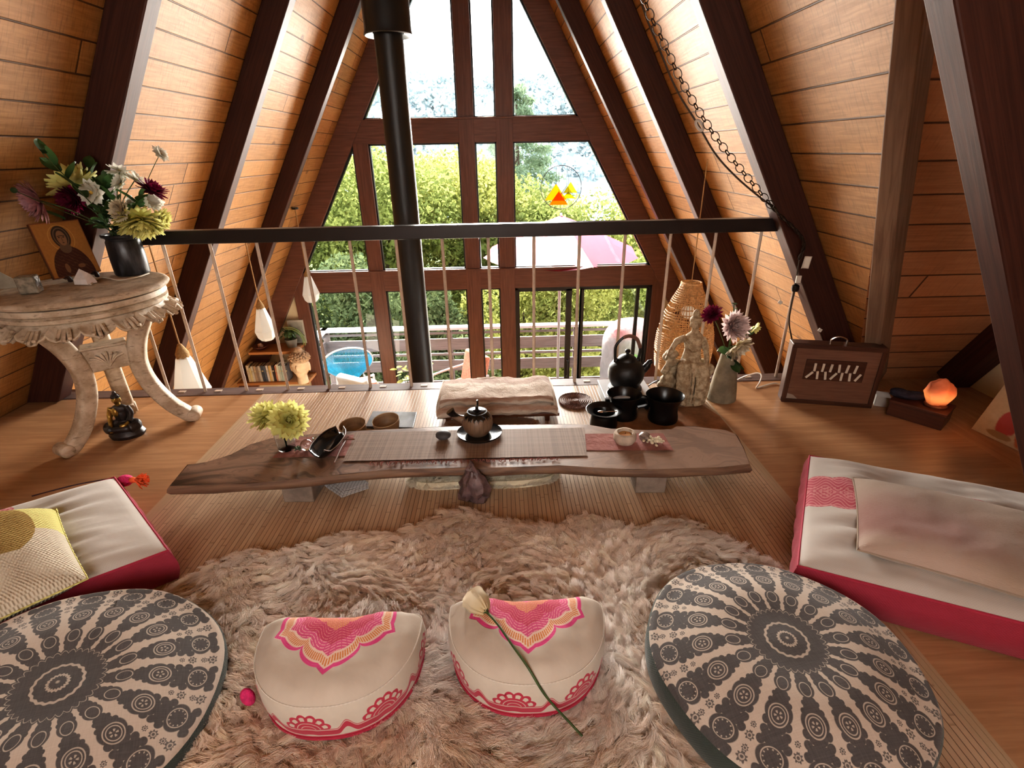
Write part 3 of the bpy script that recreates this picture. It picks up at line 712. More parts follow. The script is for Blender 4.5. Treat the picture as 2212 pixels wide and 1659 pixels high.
# ---- box cushions and pillows from four floor corners
def bil(c, u, v): return (Vector(c[0])*(1-u)+Vector(c[1])*u)*(1-v)+(Vector(c[3])*(1-u)+Vector(c[2])*u)*v
def pillow(name, label, c, z0, h, mat, pinch=.06, group=None, cat='pillow', seed=0, n=40, extra=None):
    """knife-edge pillow; c: four corners (x, y, z) of its seam"""
    t_ = thing(name, label, cat, tuple(bil(c, .5, .5)), 0, group); o = bil(c, .5, .5)
    def side(sg):
        def g(u, v):
            a, b = 2*u-1, 2*v-1; uu = u+pinch*a*(1-b*b)*-.5*.5; vv = v+pinch*b*(1-a*a)*-.5*.5
            p = bil(c, uu, vv)-o; k = max(0, (1-a**4)*(1-b**4))**.55
            wr = .010*mnoise.noise((u*3+seed, v*3, seed))+.004*mnoise.noise((u*9+v*3, v*7+seed, 3))
            return (p.x, p.y, p.z+sg*(h*k)+wr*k*(1 if sg > 0 else .3), u, v)
        return g
    m = MB(); m.grid(side(1), n, n); m.build('front_cover', mat, t_, angle=80)
    m = MB(); m.grid(lambda u, v: side(-.75)(1-u, v), n, n); m.build('back_cover', mat, t_, angle=80)
    m = MB(); per = [(i/20, 0) for i in range(20)]+[(1, i/20) for i in range(20)]+[(1-i/20, 1) for i in range(20)]+[(0, 1-i/20) for i in range(20)]
    m.tube([Vector(side(1)(u, v)[:3]) for u, v in per], .003, 6, closed=True); m.build('seam', mat, t_); return t_
def boxpad(label, c, h, topm, sidem, pipem, grp='pink-edged white floor pads', r=.03):
    o = bil(c, .5, .5); t_ = thing('zabuton', label, 'floor pad', (o.x, o.y, .008), 0, grp)
    lu = (Vector(c[1])-Vector(c[0])).length; lv = (Vector(c[3])-Vector(c[0])).length
    def top(u, v):
        a, b = abs(2*u-1), abs(2*v-1); p = bil(c, u, v)-o; k = ((1-a**5)*(1-b**5))
        wr = .018*mnoise.noise((u*6, v*3, 1.3))+.013*mnoise.noise((u*4, v*13+u*3, 4))+.007*mnoise.noise((u*7, v*30, 7))
        return (p.x, p.y, h*.86+.035*k**.5+wr*k, u*lu, v*lv)
    MB().grid(top, 56, 44).build('top_panel', topm, t_, angle=80)
    per = [(i/24, 0) for i in range(24)]+[(1, i/24) for i in range(24)]+[(1-i/24, 1) for i in range(24)]+[(0, 1-i/24) for i in range(24)]
    P = [bil(c, u, v)-o for u, v in per]; n = len(P); m = MB()
    def sidep(u, v):
        i = int(round(u*n)) % n; q = P[i]; d = Vector((q.x, q.y, 0)).normalized(); b = .016*math.sin(PI*v)+.003*math.sin(i*1.7)*math.sin(PI*v)
        return (q.x+d.x*b, q.y+d.y*b, h*.86*(1-v), u*2*(lu+lv), v*h)
    m.grid(lambda u, v: sidep(1-u, v), n, 8); m.build('side_gusset', sidem, t_, angle=70)
    MB().tube([(q.x, q.y, h*.86) for q in P], .0042, 6, closed=True).build('piping', pipem, t_)
    MB().prism([(q.x, q.y) for q in P], 0, .004).build('base_panel', sidem, t_, smooth=False)
    return t_
# printed pink band across the pads
def padprint(name, axis, lo, hi):
    t = T(name); u, v, _ = t.sep(t.uv()); q = (u, v)[axis]; p = (v, u)[axis]
    sc = (p*(2*PI/.15)).sin().abs()*.012; m_ = (lo+hi)/2; hw = (hi-lo)/2; d = (q-m_).abs()
    band = t.sstep(d-sc, hw, hw-.003); ins = (hw+sc-d)
    arcs = ((p*(2*PI/.075)).sin()*.02+d); ln = t.sstep(((arcs*55.).frac()-.5).abs(), .30, .40); dots = t.sstep((p*320.).sin()*(d*320.).sin(), .15, .4)
    lace = ln.max(dots*t.sstep(d, .035, .03)).max(t.sstep((ins-.010).abs(), .004, .002))
    pk = t.mix(lace*.55, (.50, .07, .12), (.78, .42, .40))
    n = t.noise(t.uv(), 6., 4.); base = t.mix(n, (.50, .46, .42), (.61, .57, .53)); k = ((u*900.).sin()*(v*900.).sin()*.5+.5)*.12
    return t.done(t.bsdf(t.mix(k, t.mix(band, base, pk), (.3, .25, .22)), .9, t.bump(n+k*.2, .4, .006), Sheen_Weight=.15))
MP_R = padprint('pad_print_right', 1, .19, .37); MP_L = padprint('pad_print_left', 0, .30, .46)
cR = [(1.21, 1.71, 0), (1.87, 1.402, 0), (1.50, .822, 0), (.85, 1.13, 0)]
boxpad('white floor pad with pink edge and printed pink band under the long lumbar pillow', [Vector(q) for q in cR], .135, MP_R, M_PINK, M_PIPE)
cL = [(-1.52, 1.70, 0), (-2.22, 1.17, 0), (-1.78, .78, 0), (-1.07, 1.28, 0)]
zl = boxpad('white floor pad with pink edge and orange tassel under the yellow pillow', [Vector(q) for q in cL[::-1]], .135, MP_L, M_PINK, M_PIPE)
# corner tassel of the left pad
M_ORANGE = simple('orange_yarn', (.85, .16, .05), .8, .2, 40); M_POM = simple('magenta_yarn', (.62, .03, .16), .85, .2, 60, .6, 200)
c0 = Vector((-1.52, 1.70, .118))-Vector(zl.location)
m = MB().ball(c0+Vector((.035, .0, -.01)), (.030, .026, .022), 14, 10); m.build('pompom', M_POM, zl)
m = MB()
for i in range(70):
    a, q = random.uniform(0, 6.28), random.uniform(0, 1)**.5
    b = c0+Vector((.075, -.005, -.005)); d = Vector((1, .9*q*math.cos(a), .9*q*math.sin(a))).normalized()
    m.tube([b, b+d*.025, b+d*.048+Vector((0, 0, -.006))], [.0022, .002, .0016], 4)
m.ball(c0+Vector((.068, -.003, -.006)), (.016, .012, .012), 8, 6); m.tube([c0, c0+Vector((.07, -.003, -.006))], .003, 5)
m.build('tassel', M_ORANGE, zl)
m = MB().tube(bez([c0+Vector((-.22, -.115, .012)), c0+Vector((-.1, -.055, .016)), c0+Vector((0, 0, .004))], 6), .0025, 5); m.build('tie_cord', simple('dark_cord', (.05, .03, .04), .8), zl)
# pillows on the pads
t = T('ombre_pink_weave'); u, v, _ = t.sep(t.uv()); k = t.noise(t.comb(u*40, v*260, 0), 1., 3., .6); n = t.noise(t.uv(), 3., 3.)
c = t.mix(t.sstep(v+n*.25, .25, .75), (.36, .285, .23), (.27, .12, .105)); c = t.mix(t.sstep(v+n*.2, .85, 1.05)*.8, c, (.52, .42, .35)); c = t.mix(t.sstep(u+n*.2, .55, .95)*.7, c, (.34, .26, .19)); c = t.mix(k*.4, c, tuple([.50, .41, .35]))
M_OMBRE = t.done(t.bsdf(c, .95, t.bump(k, .5, .003), Sheen_Weight=.2))
zc = .155
pr = [atz(1842, 1032, .165), atz(2290, 1130, .165), atz(2290, 1315, .165), atz(1852, 1188, .165)]
pillow('lumbar_pillow', 'long faded pink woven lumbar pillow lying on the right floor pad', [tuple(p) for p in pr], zc, .055, M_OMBRE, seed=2)
t = T('mustard_pillow'); u, v, _ = t.sep(t.uv()); k = (u*300.).sin()*(v*210.).sin()
dd = (((u-.66)*1.55)*((u-.66)*1.55)+((v-.36))*((v-.36))).sqrt()+(t.noise(t.uv(), 60., 1.)-.5)*.012
c = t.mix(t.sstep(u*.55+(1.0-v)*.75, .80, .795), (.74, .66, .24), (.70, .63, .52)); c = t.mix(t.sstep(v, .42, .43), (.76, .70, .26), (.69, .62, .50)); c = t.mix(t.sstep(dd, .34, .335)*(v < .66), c, (.36, .235, .055))
M_MUSTARD = t.done(t.bsdf(t.mix(k*.12+.12, c, tuple([.3, .25, .15])), .95, t.bump(k+t.noise(t.uv(), 30., 3.)*2., .6, .004)))
pl = [atz(-330, 1160, .165), atz(122, 1100, .175), atz(190, 1250, .165), atz(-260, 1470, .165)]
pillow('throw_pillow', 'cream throw pillow with mustard and yellow half circle lying on the left floor pad', [tuple(p) for p in pl], zc, .07, M_MUSTARD, seed=5)

# ---- crescent zafu cushions
t = T('zafu_top'); x, y, z = t.sep(t.uv())        # uv in metres, origin at the middle of the straight back edge, y grows towards the viewer
r = (x*x*.92+y*y*.66).sqrt(); th = t.math('ARCTAN2', x, y)
pp = (((th*(3/PI)+.5).frac()-.5).abs()*2.0)   # 0 on the points at 0 and +-60 deg, 1 in the notches
rout = (.84+(1.0-pp*pp).max(0.0).sqrt()*.20+(1.0-pp*5.).max(0.0)*.09)*.137; q = r/rout
inm = t.sstep(q, 1.0, .985)
tick = t.sstep(((th*26.).frac()-.5).abs(), .16, .24); arcs = (((r*150.)+(th*9.).sin()*1.2).frac()-.5).abs(); sc = t.sstep(arcs, .30, .40)*t.sstep((th*30.).sin().abs(), .15, .4)
pk, orr, crm = (.66, .06, .24), (.62, .22, .06), (.74, .55, .46)
c = t.mix(sc, (.62, .08, .22), (.80, .34, .40))
c = t.mix(t.sstep(q, .62, .60)*(1.0-t.sstep(q, .40, .38)), c, t.mix(sc, (.52, .04, .12), (.66, .18, .22)))
c = t.mix(t.sstep(q, .40, .39)*t.sstep(((th*14.).frac()-.5).abs(), .40, .30), c, (.66, .27, .10)); c = t.mix(t.sstep(q, .20, .19), c, t.mix(sc, pk, (.80, .40, .30)))
c = t.mix(t.sstep(q, .755, .765), c, crm); c = t.mix(t.sstep(q, .79, .80), c, t.mix(tick, crm, orr)); c = t.mix(t.sstep(q, .895, .905), c, crm); c = t.mix(t.sstep(q, .925, .935), c, pk)
n = t.noise(t.uv(), 26., 4.); base = t.mix(n, (.50, .435, .37), (.62, .555, .48)); k = ((x*1900.).sin()*(y*1900.).sin()*.5+.5)*.14
col = t.mix(inm, t.mix(k, base, (.3, .25, .2)), c)
M_ZTOP = t.done(t.bsdf(col, .9, t.bump(n*.6+inm*(.35+sc*.25)+k*.2, .6, .004), Sheen_Weight=.15))
t = T('zafu_side'); u, v, _ = t.sep(t.uv())        # u along the rim (metres), v height above the bottom seam
per = .165; f = (u/per).frac(); tri = (f-.5).abs()*2.0
wl = .020+t.sstep(tri, .25, .0)*.004+t.sstep(tri, .72, 1.0)*.024
red = t.sstep((v-wl).abs(), .0100, .0088); line = t.sstep((v-wl-.0135).abs(), .0022, .0012)
s = (f-.5)*per; dd = (s*s+(v-.030)*(v-.030)).sqrt(); an = t.math('ARCTAN2', s, v-.030)
pet = (an*6.4).sin().abs(); flow = t.sstep(dd-pet*.007, .046, .0445)*(1.0-t.sstep(dd-pet*.007, .042, .0405)*t.sstep(dd, .027, .0285)*.0)
hole = t.sstep(dd-pet*.005, .040, .039)*t.sstep(dd, .033, .034)*t.sstep(pet, .45, .75); mot = flow*(1.0-hole)*(1.0-t.sstep((dd-.0262).abs(), .0014, .0007)*.8)
mot = mot*(1.0-t.sstep((dd-.017).abs(), .0014, .0007)*.7)*(v > wl+.015)
bot = t.sstep(v, .007, .006)
ink = red.max(line*.85).max(mot)
n = t.noise(t.uv(), 26., 4.); base = t.mix(n, (.52, .47, .40), (.64, .585, .505))
M_ZSIDE = t.done(t.bsdf(t.mix(ink.max(bot), base, (.46, .035, .075)), .9, t.bump(n, .4, .004), Sheen_Weight=.15))
def zafu(label, x, y, rz, w=.198, d=.207, h=.150, tab=True):
    t_ = thing('crescent_zafu', label, 'meditation cushion', (x, y, .05), rz, 'half-moon meditation cushions')
    N_ = 96
    def out(k):   # outline: straight far edge, round near edge
        a = 2*PI*k/N_; c_, s_ = math.cos(a), math.sin(a)
        if s_ > 0: px, py = w*math.copysign(abs(c_)**.62, c_), -(.055)*s_**.75*-1+0
        else: px, py = w*math.copysign(abs(c_)**.86, c_), d*math.copysign(abs(s_)**.92, s_)
        if s_ > 0: py = .035*s_**.5-.018*math.exp(-(px/.09)**2)
        return px, py
    O = [out(k) for k in range(N_)]; cy_ = -d*.36
    def surf(lo, hi, zf):
        def g(u, v):
            k = int(round(u*N_)) % N_; px, py = O[k]; f = lo+(hi-lo)*v
            return px, cy_+(py-cy_), f
        return g
    m = MB()
    def top(u, v):
        k = int(round(u*N_)) % N_; px, py = O[k]; f = v
        X, Y_ = px*f, cy_+(py-cy_)*f
        z = h-(h*.13)*f**4-.022*f**9+(.012*mnoise.noise((X*14, Y_*14, x*9))*f+.009*mnoise.noise((X*38, Y_*20, 3))*f*f+.010*math.sin(X*34+y)*max(0, f-.35)*(1 if py < cy_ else .3))*(1-f**8)
        return (X, Y_, z, X, -(Y_-.03))
    m.grid(top, N_, 20); m.build('embroidered_top', M_ZTOP, t_, angle=80)
    zt = h*.87-.022; L = [0]
    for k in range(N_): L.append(L[-1]+math.dist(O[k], O[(k+1) % N_]))
    def side(u, v):
        k = int(round(u*N_)); q = O[k % N_]; b = 1+.055*math.sin(PI*(.15+.85*v))-.02
        if v < .02: b = 1.0
        pk_ = .004*math.sin(k*1.9)*math.sin(PI*v)
        return (q[0]*(b+pk_), cy_+(q[1]-cy_)*(b+pk_), zt*(1-v)+.0, L[k]+.02, zt*(1-v)*.93)
    m = MB(); m.grid(lambda u, v: side(1-u, v), N_, 12); m.build('printed_side', M_ZSIDE, t_, angle=80)
    MB().tube([(q[0]*1.004, cy_+(q[1]-cy_)*1.004, zt) for q in O], .0018, 5, closed=True).build('seam', M_LINEN, t_)
    MB().prism(O, -.006, .002).build('bottom_panel', M_PIPE, t_, smooth=False)
    if tab:
        MB().ball((-w-.006, -.12, .035), (.017, .012, .028), 12, 8).build('pull_tab', M_POM, t_)
    return t_
zafu('half-moon cushion with pink embroidered lotus and nothing on it, left of the pair', -.425, .94, .03)
zafu('half-moon cushion with pink embroidered lotus and a white rose lying across it', .043, .974, -.02, tab=False)
# ------------------------------------------------------------------ low live-edge table and what is on and around it
def stand(bx, by, z0, ty):
    """floor point under a pixel, height to the pixel row ty straight above it, pixels per metre there"""
    b = atz(bx, by, z0); return b, aty(bx, ty, b.y).z-z0, ppm(b)
ZT = .135
t = T('live_edge_walnut'); u, v, _ = t.sep(t.uv()); q = t.comb(u, v, 0)
wob_ = t.noise(t.scale(q, (1.3, 2.2, 1)), 1.7, 3., .6, .6); g = t.noise(t.comb(u*1.4, v*15.+wob_*9., 0), 1.4, 4., .6)
fine = t.noise(t.comb(u*9, v*160., 0), 1., 2.); c = t.mix(t.sstep(g, .34, .60), (.065, .033, .022), (.26, .155, .105)); c = t.mix(t.sstep(((g*9.+wob_*3.).frac()-.5).abs(), .40, .48)*.45, c, (.05, .026, .02))
c = t.mix(t.sstep(u+wob_*.5, .2, .75)*.5, c, (.36, .26, .21)); c = t.mix(fine*.25, c, (.35, .24, .18))
M_WALNUT = t.done(t.bsdf(c, .42, t.bump(g+fine*.2, .15, .004)))
M_SAP = wood('pale_sapwood_edge', (.26, .155, .095), (.11, .06, .04), (2, 9), .6, .3)
tb = thing('live_edge_table', 'low table of one long live-edge wooden slab on two block legs', 'table', (0, 0, .006))
back = [(366, 1050), (406, 1004), (445, 998), (500, 982), (541, 960), (584, 947), (614, 941), (648, 940), (686, 937), (751, 932), (820, 928), (887, 925), (980, 921), (1080, 918), (1180, 917), (1269, 917), (1320, 926), (1400, 929), (1450, 927), (1462, 921), (1500, 921), (1567, 929), (1589, 938), (1606, 968), (1619, 1002)]
front = [(1560, 1009), (1494, 1011), (1437, 1013), (1370, 1014), (1304, 1011), (1209, 1005), (1130, 1008), (1060, 1010), (995, 1010), (920, 1012), (841, 1014), (760, 1022), (675, 1032), (609, 1038), (541, 1043), (459, 1047)]
top = [atz(x, y, ZT) for x, y in back+front]; n = len(top); m = MB(); zb = ZT-.045
tp = [(p.x, p.y) for p in top]; cxy = Vector((sum(p[0] for p in tp)/n, sum(p[1] for p in tp)/n))
m.add([(x, y, ZT-.006) for x, y in tp], [tuple(range(n))[::-1]], tp)
def rimp(i, k):
    x, y = tp[i % n]; d = Vector((x, y))-Vector(tp[(i-1) % n]); e = Vector(tp[(i+1) % n])-Vector((x, y)); nn = Vector((-(d+e).y, (d+e).x)).normalized()
    o = (0, .008, .012, .004, -.012)[k]+.004*math.sin(i*2.3+k); return (x+nn.x*o, y+nn.y*o, (ZT, ZT-.010, ZT-.022, ZT-.036, zb)[k]-.006)
m.cur = 1
for i in range(n):
    for k in range(4):
        a, b, c_, d = rimp(i, k), rimp(i+1, k), rimp(i+1, k+1), rimp(i, k+1); m.add([a, b, c_, d], [(0, 1, 2, 3)], [(a[0], k*.03), (b[0], k*.03), (c_[0], k*.03+.03), (d[0], k*.03+.03)])
m.add([rimp(i, 4) for i in range(n)], [tuple(range(n))])
m.build('slab', [M_WALNUT, M_SAP], tb, angle=50)
M_STONEB = simple('pale_stone_block', (.25, .20, .165), .9, .25, 14, .5, 60)
for bx in (648, 1405):
    b = atz(bx, 1085 if bx < 1000 else 1065, .006); m = MB()
    m.prism([(b.x-.062, b.y), (b.x+.058, b.y-.004), (b.x+.07, b.y+.20), (b.x-.052, b.y+.20)], 0, .082); m.prism([(b.x-.058, b.y+.004), (b.x+.054, b.y), (b.x+.066, b.y+.198), (b.x-.05, b.y+.198)], .0, .040)
    m.build('leg', M_STONEB, tb, smooth=False, bevel=.006)
def flat(name, label, cat, px, z, mat, th=.0015, uvr=0., sub=1, wrin=0.0, group=None):
    """a thin cloth or mat with its corners at the given picture points, lying at height z"""
    P = [atz(x, y, z) for x, y in px]; o = sum(P, Vector())/len(P); m = MB(); e = P[1]-P[0]; L = e.length; ex = e.normalized(); ey = Vector((-ex.y, ex.x, 0))
    def g(u, v):
        p = bil(P[:4], u, v)-o; zz = th+wrin*(mnoise.noise((u*6, v*5, len(name)))+1)*.5 if wrin else th
        return (p.x, p.y, zz, p.dot(ex), p.dot(ey))
    m.grid(g, 24 if sub else 1, 12 if sub else 1); ob = m.build(name, mat, loc=o, angle=70)
    return tag(ob, label, cat, group)
t = T('reed_runner'); u, v, _ = t.sep(t.uv()); k1 = t.white(t.comb((u*260.).floor(), 1, 0)); k2 = t.white(t.comb((v*420.).floor(), 5, 0))
c = t.mix(k1*.5+k2*.5, (.15, .09, .06), (.33, .235, .175)); c = t.mix(t.sstep((u*260.).frac(), .85, .99)*.5, c, (.1, .06, .04)); c = t.mix(t.sstep((v*420.).frac(), .8, .99)*.4, c, (.1, .06, .04))
M_REED = t.done(t.bsdf(c, .7, t.bump(k1+k2, .3, .002)))
t = T('pink_rag_cloth'); n_ = t.noise(t.uv(), 40., 4., .6); M_RAG = t.done(t.bsdf(t.mix(n_, (.24, .085, .072), (.42, .20, .175)), .95, t.bump(n_, .8, .006)))
flat('woven_cloth', 'crinkled dusty pink cloth under the stone candle holder', 'cloth', [(1262, 974), (1455, 974), (1432, 937), (1258, 938)], ZT, M_RAG, .001, wrin=.003)
flat('woven_cloth', 'crinkled dusty pink cloth under the glass vase and black scoop', 'cloth', [(588, 990), (752, 986), (772, 940), (640, 946)], ZT, M_RAG, .001, wrin=.003)
flat('table_runner', 'woven reed runner lying along the middle of the low table', 'table runner', [(741, 998), (1268, 986), (1262, 925), (768, 936)], ZT, M_REED, .0042)
m = MB(); random.seed(3)
for i in range(150):
    x = 800+i*2.75; b = atz(x, 998-(x-800)*.022, ZT+.003); e = atz(x-random.uniform(-6, 10), 1003-(x-800)*.03+random.uniform(-1, 4), ZT+.003); mid = (b+e)/2+Vector((random.uniform(-.004, .004), 0, .006)); m.tube([b, mid, e], .0012, 4)
tag(m.build('fringe_trim', M_RAG), 'pale frayed fringe of a cloth showing along the front of the runner', 'cloth fringe', kind='stuff')

# teapot, dark dish, pebble
t = T('drip_glaze'); p = t.obj(); x, y, z = t.sep(p); an = t.math('ARCTAN2', y, x); dr = t.noise(t.comb(an*3., 0, 0), 2.2, 2.)
k = t.sstep(z-(.112-dr*.055), -.006, .004); k2 = t.sstep((an*11.).sin().abs(), .10, .02)*t.sstep(z, .02, .05)
c = t.mix(k.max(k2), t.mix(t.noise(p, 50., 3.), (.16, .10, .062), (.26, .175, .115)), (.012, .010, .009)); M_DRIP = t.done(t.bsdf(c, t.mix(k, .45, .15), t.bump(k, .4, .003)))
M_DKGLAZE = simple('dark_gloss_glaze', (.013, .011, .011), .12, .3, 20)
b, h_, s = stand(1036, 940, ZT+.005, 905); ds = atz(1036, 938, ZT+.005)
r_ = 49/ppm(ds)
dish = MB().lathe([(0, .002), (r_*.8, .001), (r_*.97, .006), (r_, .013), (r_*.985, .0145), (r_*.8, .009), (0, .008)], 40, sy=.92).build('coaster_dish', M_DKGLAZE, loc=ds)
tag(dish, 'flat dark glossy dish under the small teapot', 'dish')
tp_ = thing('teapot', 'small dark drip-glazed clay teapot with lid and side spout on the table runner', 'teapot', (ds.x-.006, ds.y, ds.z+.0075)); R = 33/ppm(ds)
MB().lathe([(0, 0), (R*.62, 0), (R*.68, .004), (R*.92, .026), (R, .048), (R*.97, .07), (R*.82, .090), (R*.64, .101), (R*.64, .106), (R*.58, .106), (R*.56, .099), (R*.4, .09)], 40).build('body', M_DRIP, tp_)
lid = MB().lathe([(R*.575, .100), (R*.57, .106), (R*.45, .109), (R*.3, .108), (R*.12, .112), (R*.10, .120), (R*.12, .125), (R*.06, .129), (0, .129)], 32).build('lid', M_DKGLAZE, tp_)
MB().tube(bez([(-R*.72, 0, .062), (-R*1.15, -.002, .074), (-R*1.5, -.004, .092), (-R*1.72, -.004, .112)], 5), [.021]*3+[.018, .0165, .0155]+[.0145, .0142, .014, .0138, .014, .015, .0162, .018, .019, .0195], 14).build('spout', M_DRIP, tp_)
MB().tube(bez([(.0, R*.5, .105), (.002, R*.6, .135), (.0, R*.35, .139)], 4), .004, 6).build('rear_lug', M_DKGLAZE, tp_)
b = atz(958, 947, ZT+.005); s = ppm(b)
tag(MB().ball((0, 0, .017), (16.5/s, 14/s, .019), 20, 12, fn=lambda d: 1+.05*mnoise.noise(d*2.3)).build('pebble', simple('grey_pebble', (.075, .075, .08), .6, .2, 20, .1, 120), loc=b), 'smooth dark grey pebble beside the teapot', 'stone')
# candle in a stone cup, crystal and dried flower
b = atz(1349, 953, ZT+.003); s = ppm(b); r_ = 24/s
M_CHALK = simple('chalk_stone', (.50, .42, .34), .9, .15, 25, .6, 90)
cu = thing('candle_holder', 'round pale stone tealight holder standing on the right pink cloth', 'candle holder', b)
MB().lathe([(0, 0), (r_*.85, 0), (r_*1.02, .012), (r_*1.03, .028), (r_*.92, .042), (r_*.72, .045), (r_*.62, .040), (r_*.6, .026), (0, .026)], 30, wob=lambda a, z: 1+.03*math.sin(2*a)+.02*math.sin(5*a+1)).build('stone_cup', M_CHALK, cu)
wx = MB().lathe([(0, .034), (r_*.55, .034), (r_*.6, .030)], 20).build('wax', simple('amber_wax', (.62, .33, .13), .5, Subsurface_Weight=.2), cu); MB().tube([(0, 0, .034), (.001, 0, .043)], .001, 5).build('wick', M_DKGLAZE, wx)
def rock(name, label, loc, r, mat, seed=1, amp=.28, cat='stone', seg=14, rings=9, facet=True, cut=None):
    rg = random.Random(seed); pl = [Vector((rg.gauss(0, 1), rg.gauss(0, 1), rg.gauss(0, 1))).normalized() for _ in range(9)]
    def fn(d):
        k = min([1.0]+[(.72+.2*((i*37) % 10)/10)/max(.05, d.dot(p)) for i, p in enumerate(pl)]) if facet else 1
        return k*(1+amp*.35*mnoise.noise(d*2.2+Vector((seed, 0, 0))))
    o = MB().ball((0, 0, r[2]*.88), r, seg, rings, fn=fn).build(name, mat, loc=loc, angle=25 if facet else 60, smooth=True); return tag(o, label, cat)
b = atz(1392, 951, ZT+.003); rock('crystal', 'rough grey quartz point lying on the right pink cloth beside the candle', b, (.024, .028, .020), simple('smoky_quartz', (.30, .25, .22), .25, .3, 60, Transmission_Weight=.2), 4)
b = atz(1412, 957, ZT+.003); m = MB(); rg = random.Random(4)
for i in range(46):
    a = rg.uniform(0, 6.28); q = rg.uniform(.004, .036); c_ = Vector((q*math.cos(a)*1.25, q*math.sin(a)*.8, rg.uniform(.004, .022))); m.ball(c_, (rg.uniform(.005, .010), rg.uniform(.004, .008), rg.uniform(.003, .006)), 7, 5, Matrix.Rotation(rg.uniform(0, 3), 4, 'Z') @ Matrix.Rotation(rg.uniform(-.8, .8), 4, 'X'))
tag(m.build('dried_flower', simple('ivory_petals', (.74, .66, .50), .8, .15, 60), loc=b), 'ragged ivory dried flower lying beside the grey crystal', 'flower')
# left end: leaf shaped dish, tongs, glass ball, ring
ax0, ax1 = atz(690, 996, ZT+.004), atz(735, 938, ZT+.004); dv_ = ax1-ax0; L_ = dv_.length; ang = math.atan2(dv_.y, dv_.x)
dsh = thing('scoop_dish', 'long black lacquered tea scoop on the left pink cloth', 'tea scoop', (ax0+ax1)/2, ang)
def scoop(off):
    def g(u, v):
        x_ = (u-.5)*L_*1.06; w_ = .056*(1-abs(2*u-.92)**2.6*.55)*(.9 if u > .9 else 1); y_ = (2*v-1)*w_; k = (2*v-1)**2
        return (x_, y_, .003+off+.032*k+.020*max(0, (.12-u)/.12)**1.5, x_, y_)
    return g
m = MB(); m.grid(scoop(0), 26, 12); m.build('bowl', M_DKGLAZE, dsh, solid=.003)
m = MB(); m.tube([scoop(.002)(i/26, 0)[:3] for i in range(27)], .0022, 6); m.tube([scoop(.002)(i/26, 1)[:3] for i in range(27)], .0022, 6); m.build('bamboo_edge', simple('dark_bamboo', (.14, .075, .045), .45), dsh)
a, e = atz(722, 1000, ZT+.006), atz(752, 944, ZT+.006); m = MB()
m.tube([a, (a+e)/2+Vector((0, 0, .008)), e], .0035, 6); a2, e2 = atz(738, 950, ZT+.012), atz(766, 949, ZT+.012); m.tube([a2, e2], .003, 6); m.tube([atz(740, 955, ZT+.010), atz(752, 943, ZT+.014)], .003, 6)
tag(m.build('tea_tongs', simple('walnut_sticks', (.20, .105, .075), .5)), 'thin wooden tea tongs lying between the black scoop and the runner', 'tongs')
M_CLEAR = simple('clear_glass', (.97, .99, .98), .02, Transmission_Weight=1.0, IOR=1.35)
b = atz(664, 972, ZT+.003); tag(MB().ball((0, 0, .0245), .0245, 24, 16).build('glass_ball', M_CLEAR, loc=b), 'small clear glass ball on the left pink cloth beside the glass vase', 'glass ball')
b = atz(688, 950, ZT+.003); m = MB(); m.tube([(.022*math.cos(i*PI/8), .017*math.sin(i*PI/8), .008) for i in range(16)], .0045, 8, closed=True); m.ball((.002, -.004, .012), (.011, .009, .008), 10, 6)
tag(m.build('glass_ring', simple('green_glass', (.75, .85, .74), .06, Transmission_Weight=.8), loc=b), 'pale green glass ring behind the glass ball', 'ring')
b = atz(646, 972, ZT+.003); m = MB()
for i in range(6):
    a = i*1.05; m.tube([(0, 0, .004), (.012*math.cos(a), .010*math.sin(a), .012), (.024*math.cos(a), .020*math.sin(a), .005)], [.0045, .005, .001], 5)
tag(m.build('green_cactus', simple('dark_sage', (.06, .10, .055), .7, .3, 60), loc=b), 'tiny spiky green air plant at the foot of the glass vase', 'plant')
# glass vase with two yellow dahlias (blooms come from the flower helper)
def petal(m, L, w, M, curl=.35, cup=.25, seg=5, tipw=.0):
    def g(u, v):
        s = u; yy = (2*v-1)*w*(math.sin(PI*min(1, s*.93+.07))**.75)*(1-tipw*s); z = L*curl*s*s+cup*w*((2*v-1)**2); p = M @ Vector((s*L, yy, z)); return (p.x, p.y, p.z, u, v)
    m.grid(g, seg, 2)
def bloom(name, parent, loc, d, r, rings, mat, core=None, w=.3, seed=1, lift=(0.05, 1.25), curl=.35, ncore=.18, tip=.2):
    """a flower head facing d: rings = [(count, relative petal length)] from outside in"""
    rg = random.Random(seed); m = MB(); Q = Vector(d).normalized().to_track_quat('Z', 'Y').to_matrix().to_4x4(); Q.translation = Vector(loc); nr = len(rings)
    for i, (cnt, ln) in enumerate(rings):
        f = i/max(1, nr-1); el = lift[0]+(lift[1]-lift[0])*f
        for k in range(cnt):
            a = 2*PI*(k+.5*(i % 2))/cnt+rg.uniform(-.08, .08); M = Q @ Matrix.Rotation(a, 4, 'Z') @ Matrix.Translation((r*.10*(1-f), 0, r*.10*f)) @ Matrix.Rotation(-el-rg.uniform(-.12, .12), 4, 'Y') @ Matrix.Rotation(rg.uniform(-.3, .3), 4, 'X')
            petal(m, r*ln*rg.uniform(.9, 1.08), r*w*(.75+.25*ln), M, curl*(1 if i else .6), tipw=tip)
    o = m.build(name, mat, parent, angle=80, merge=False)
    if core: MB().ball(Q @ Vector((0, 0, r*.10)), (r*ncore, r*ncore, r*ncore*.6), 10, 6, Q.to_3x3().to_4x4()).build('flower_centre', core, o)
    return o
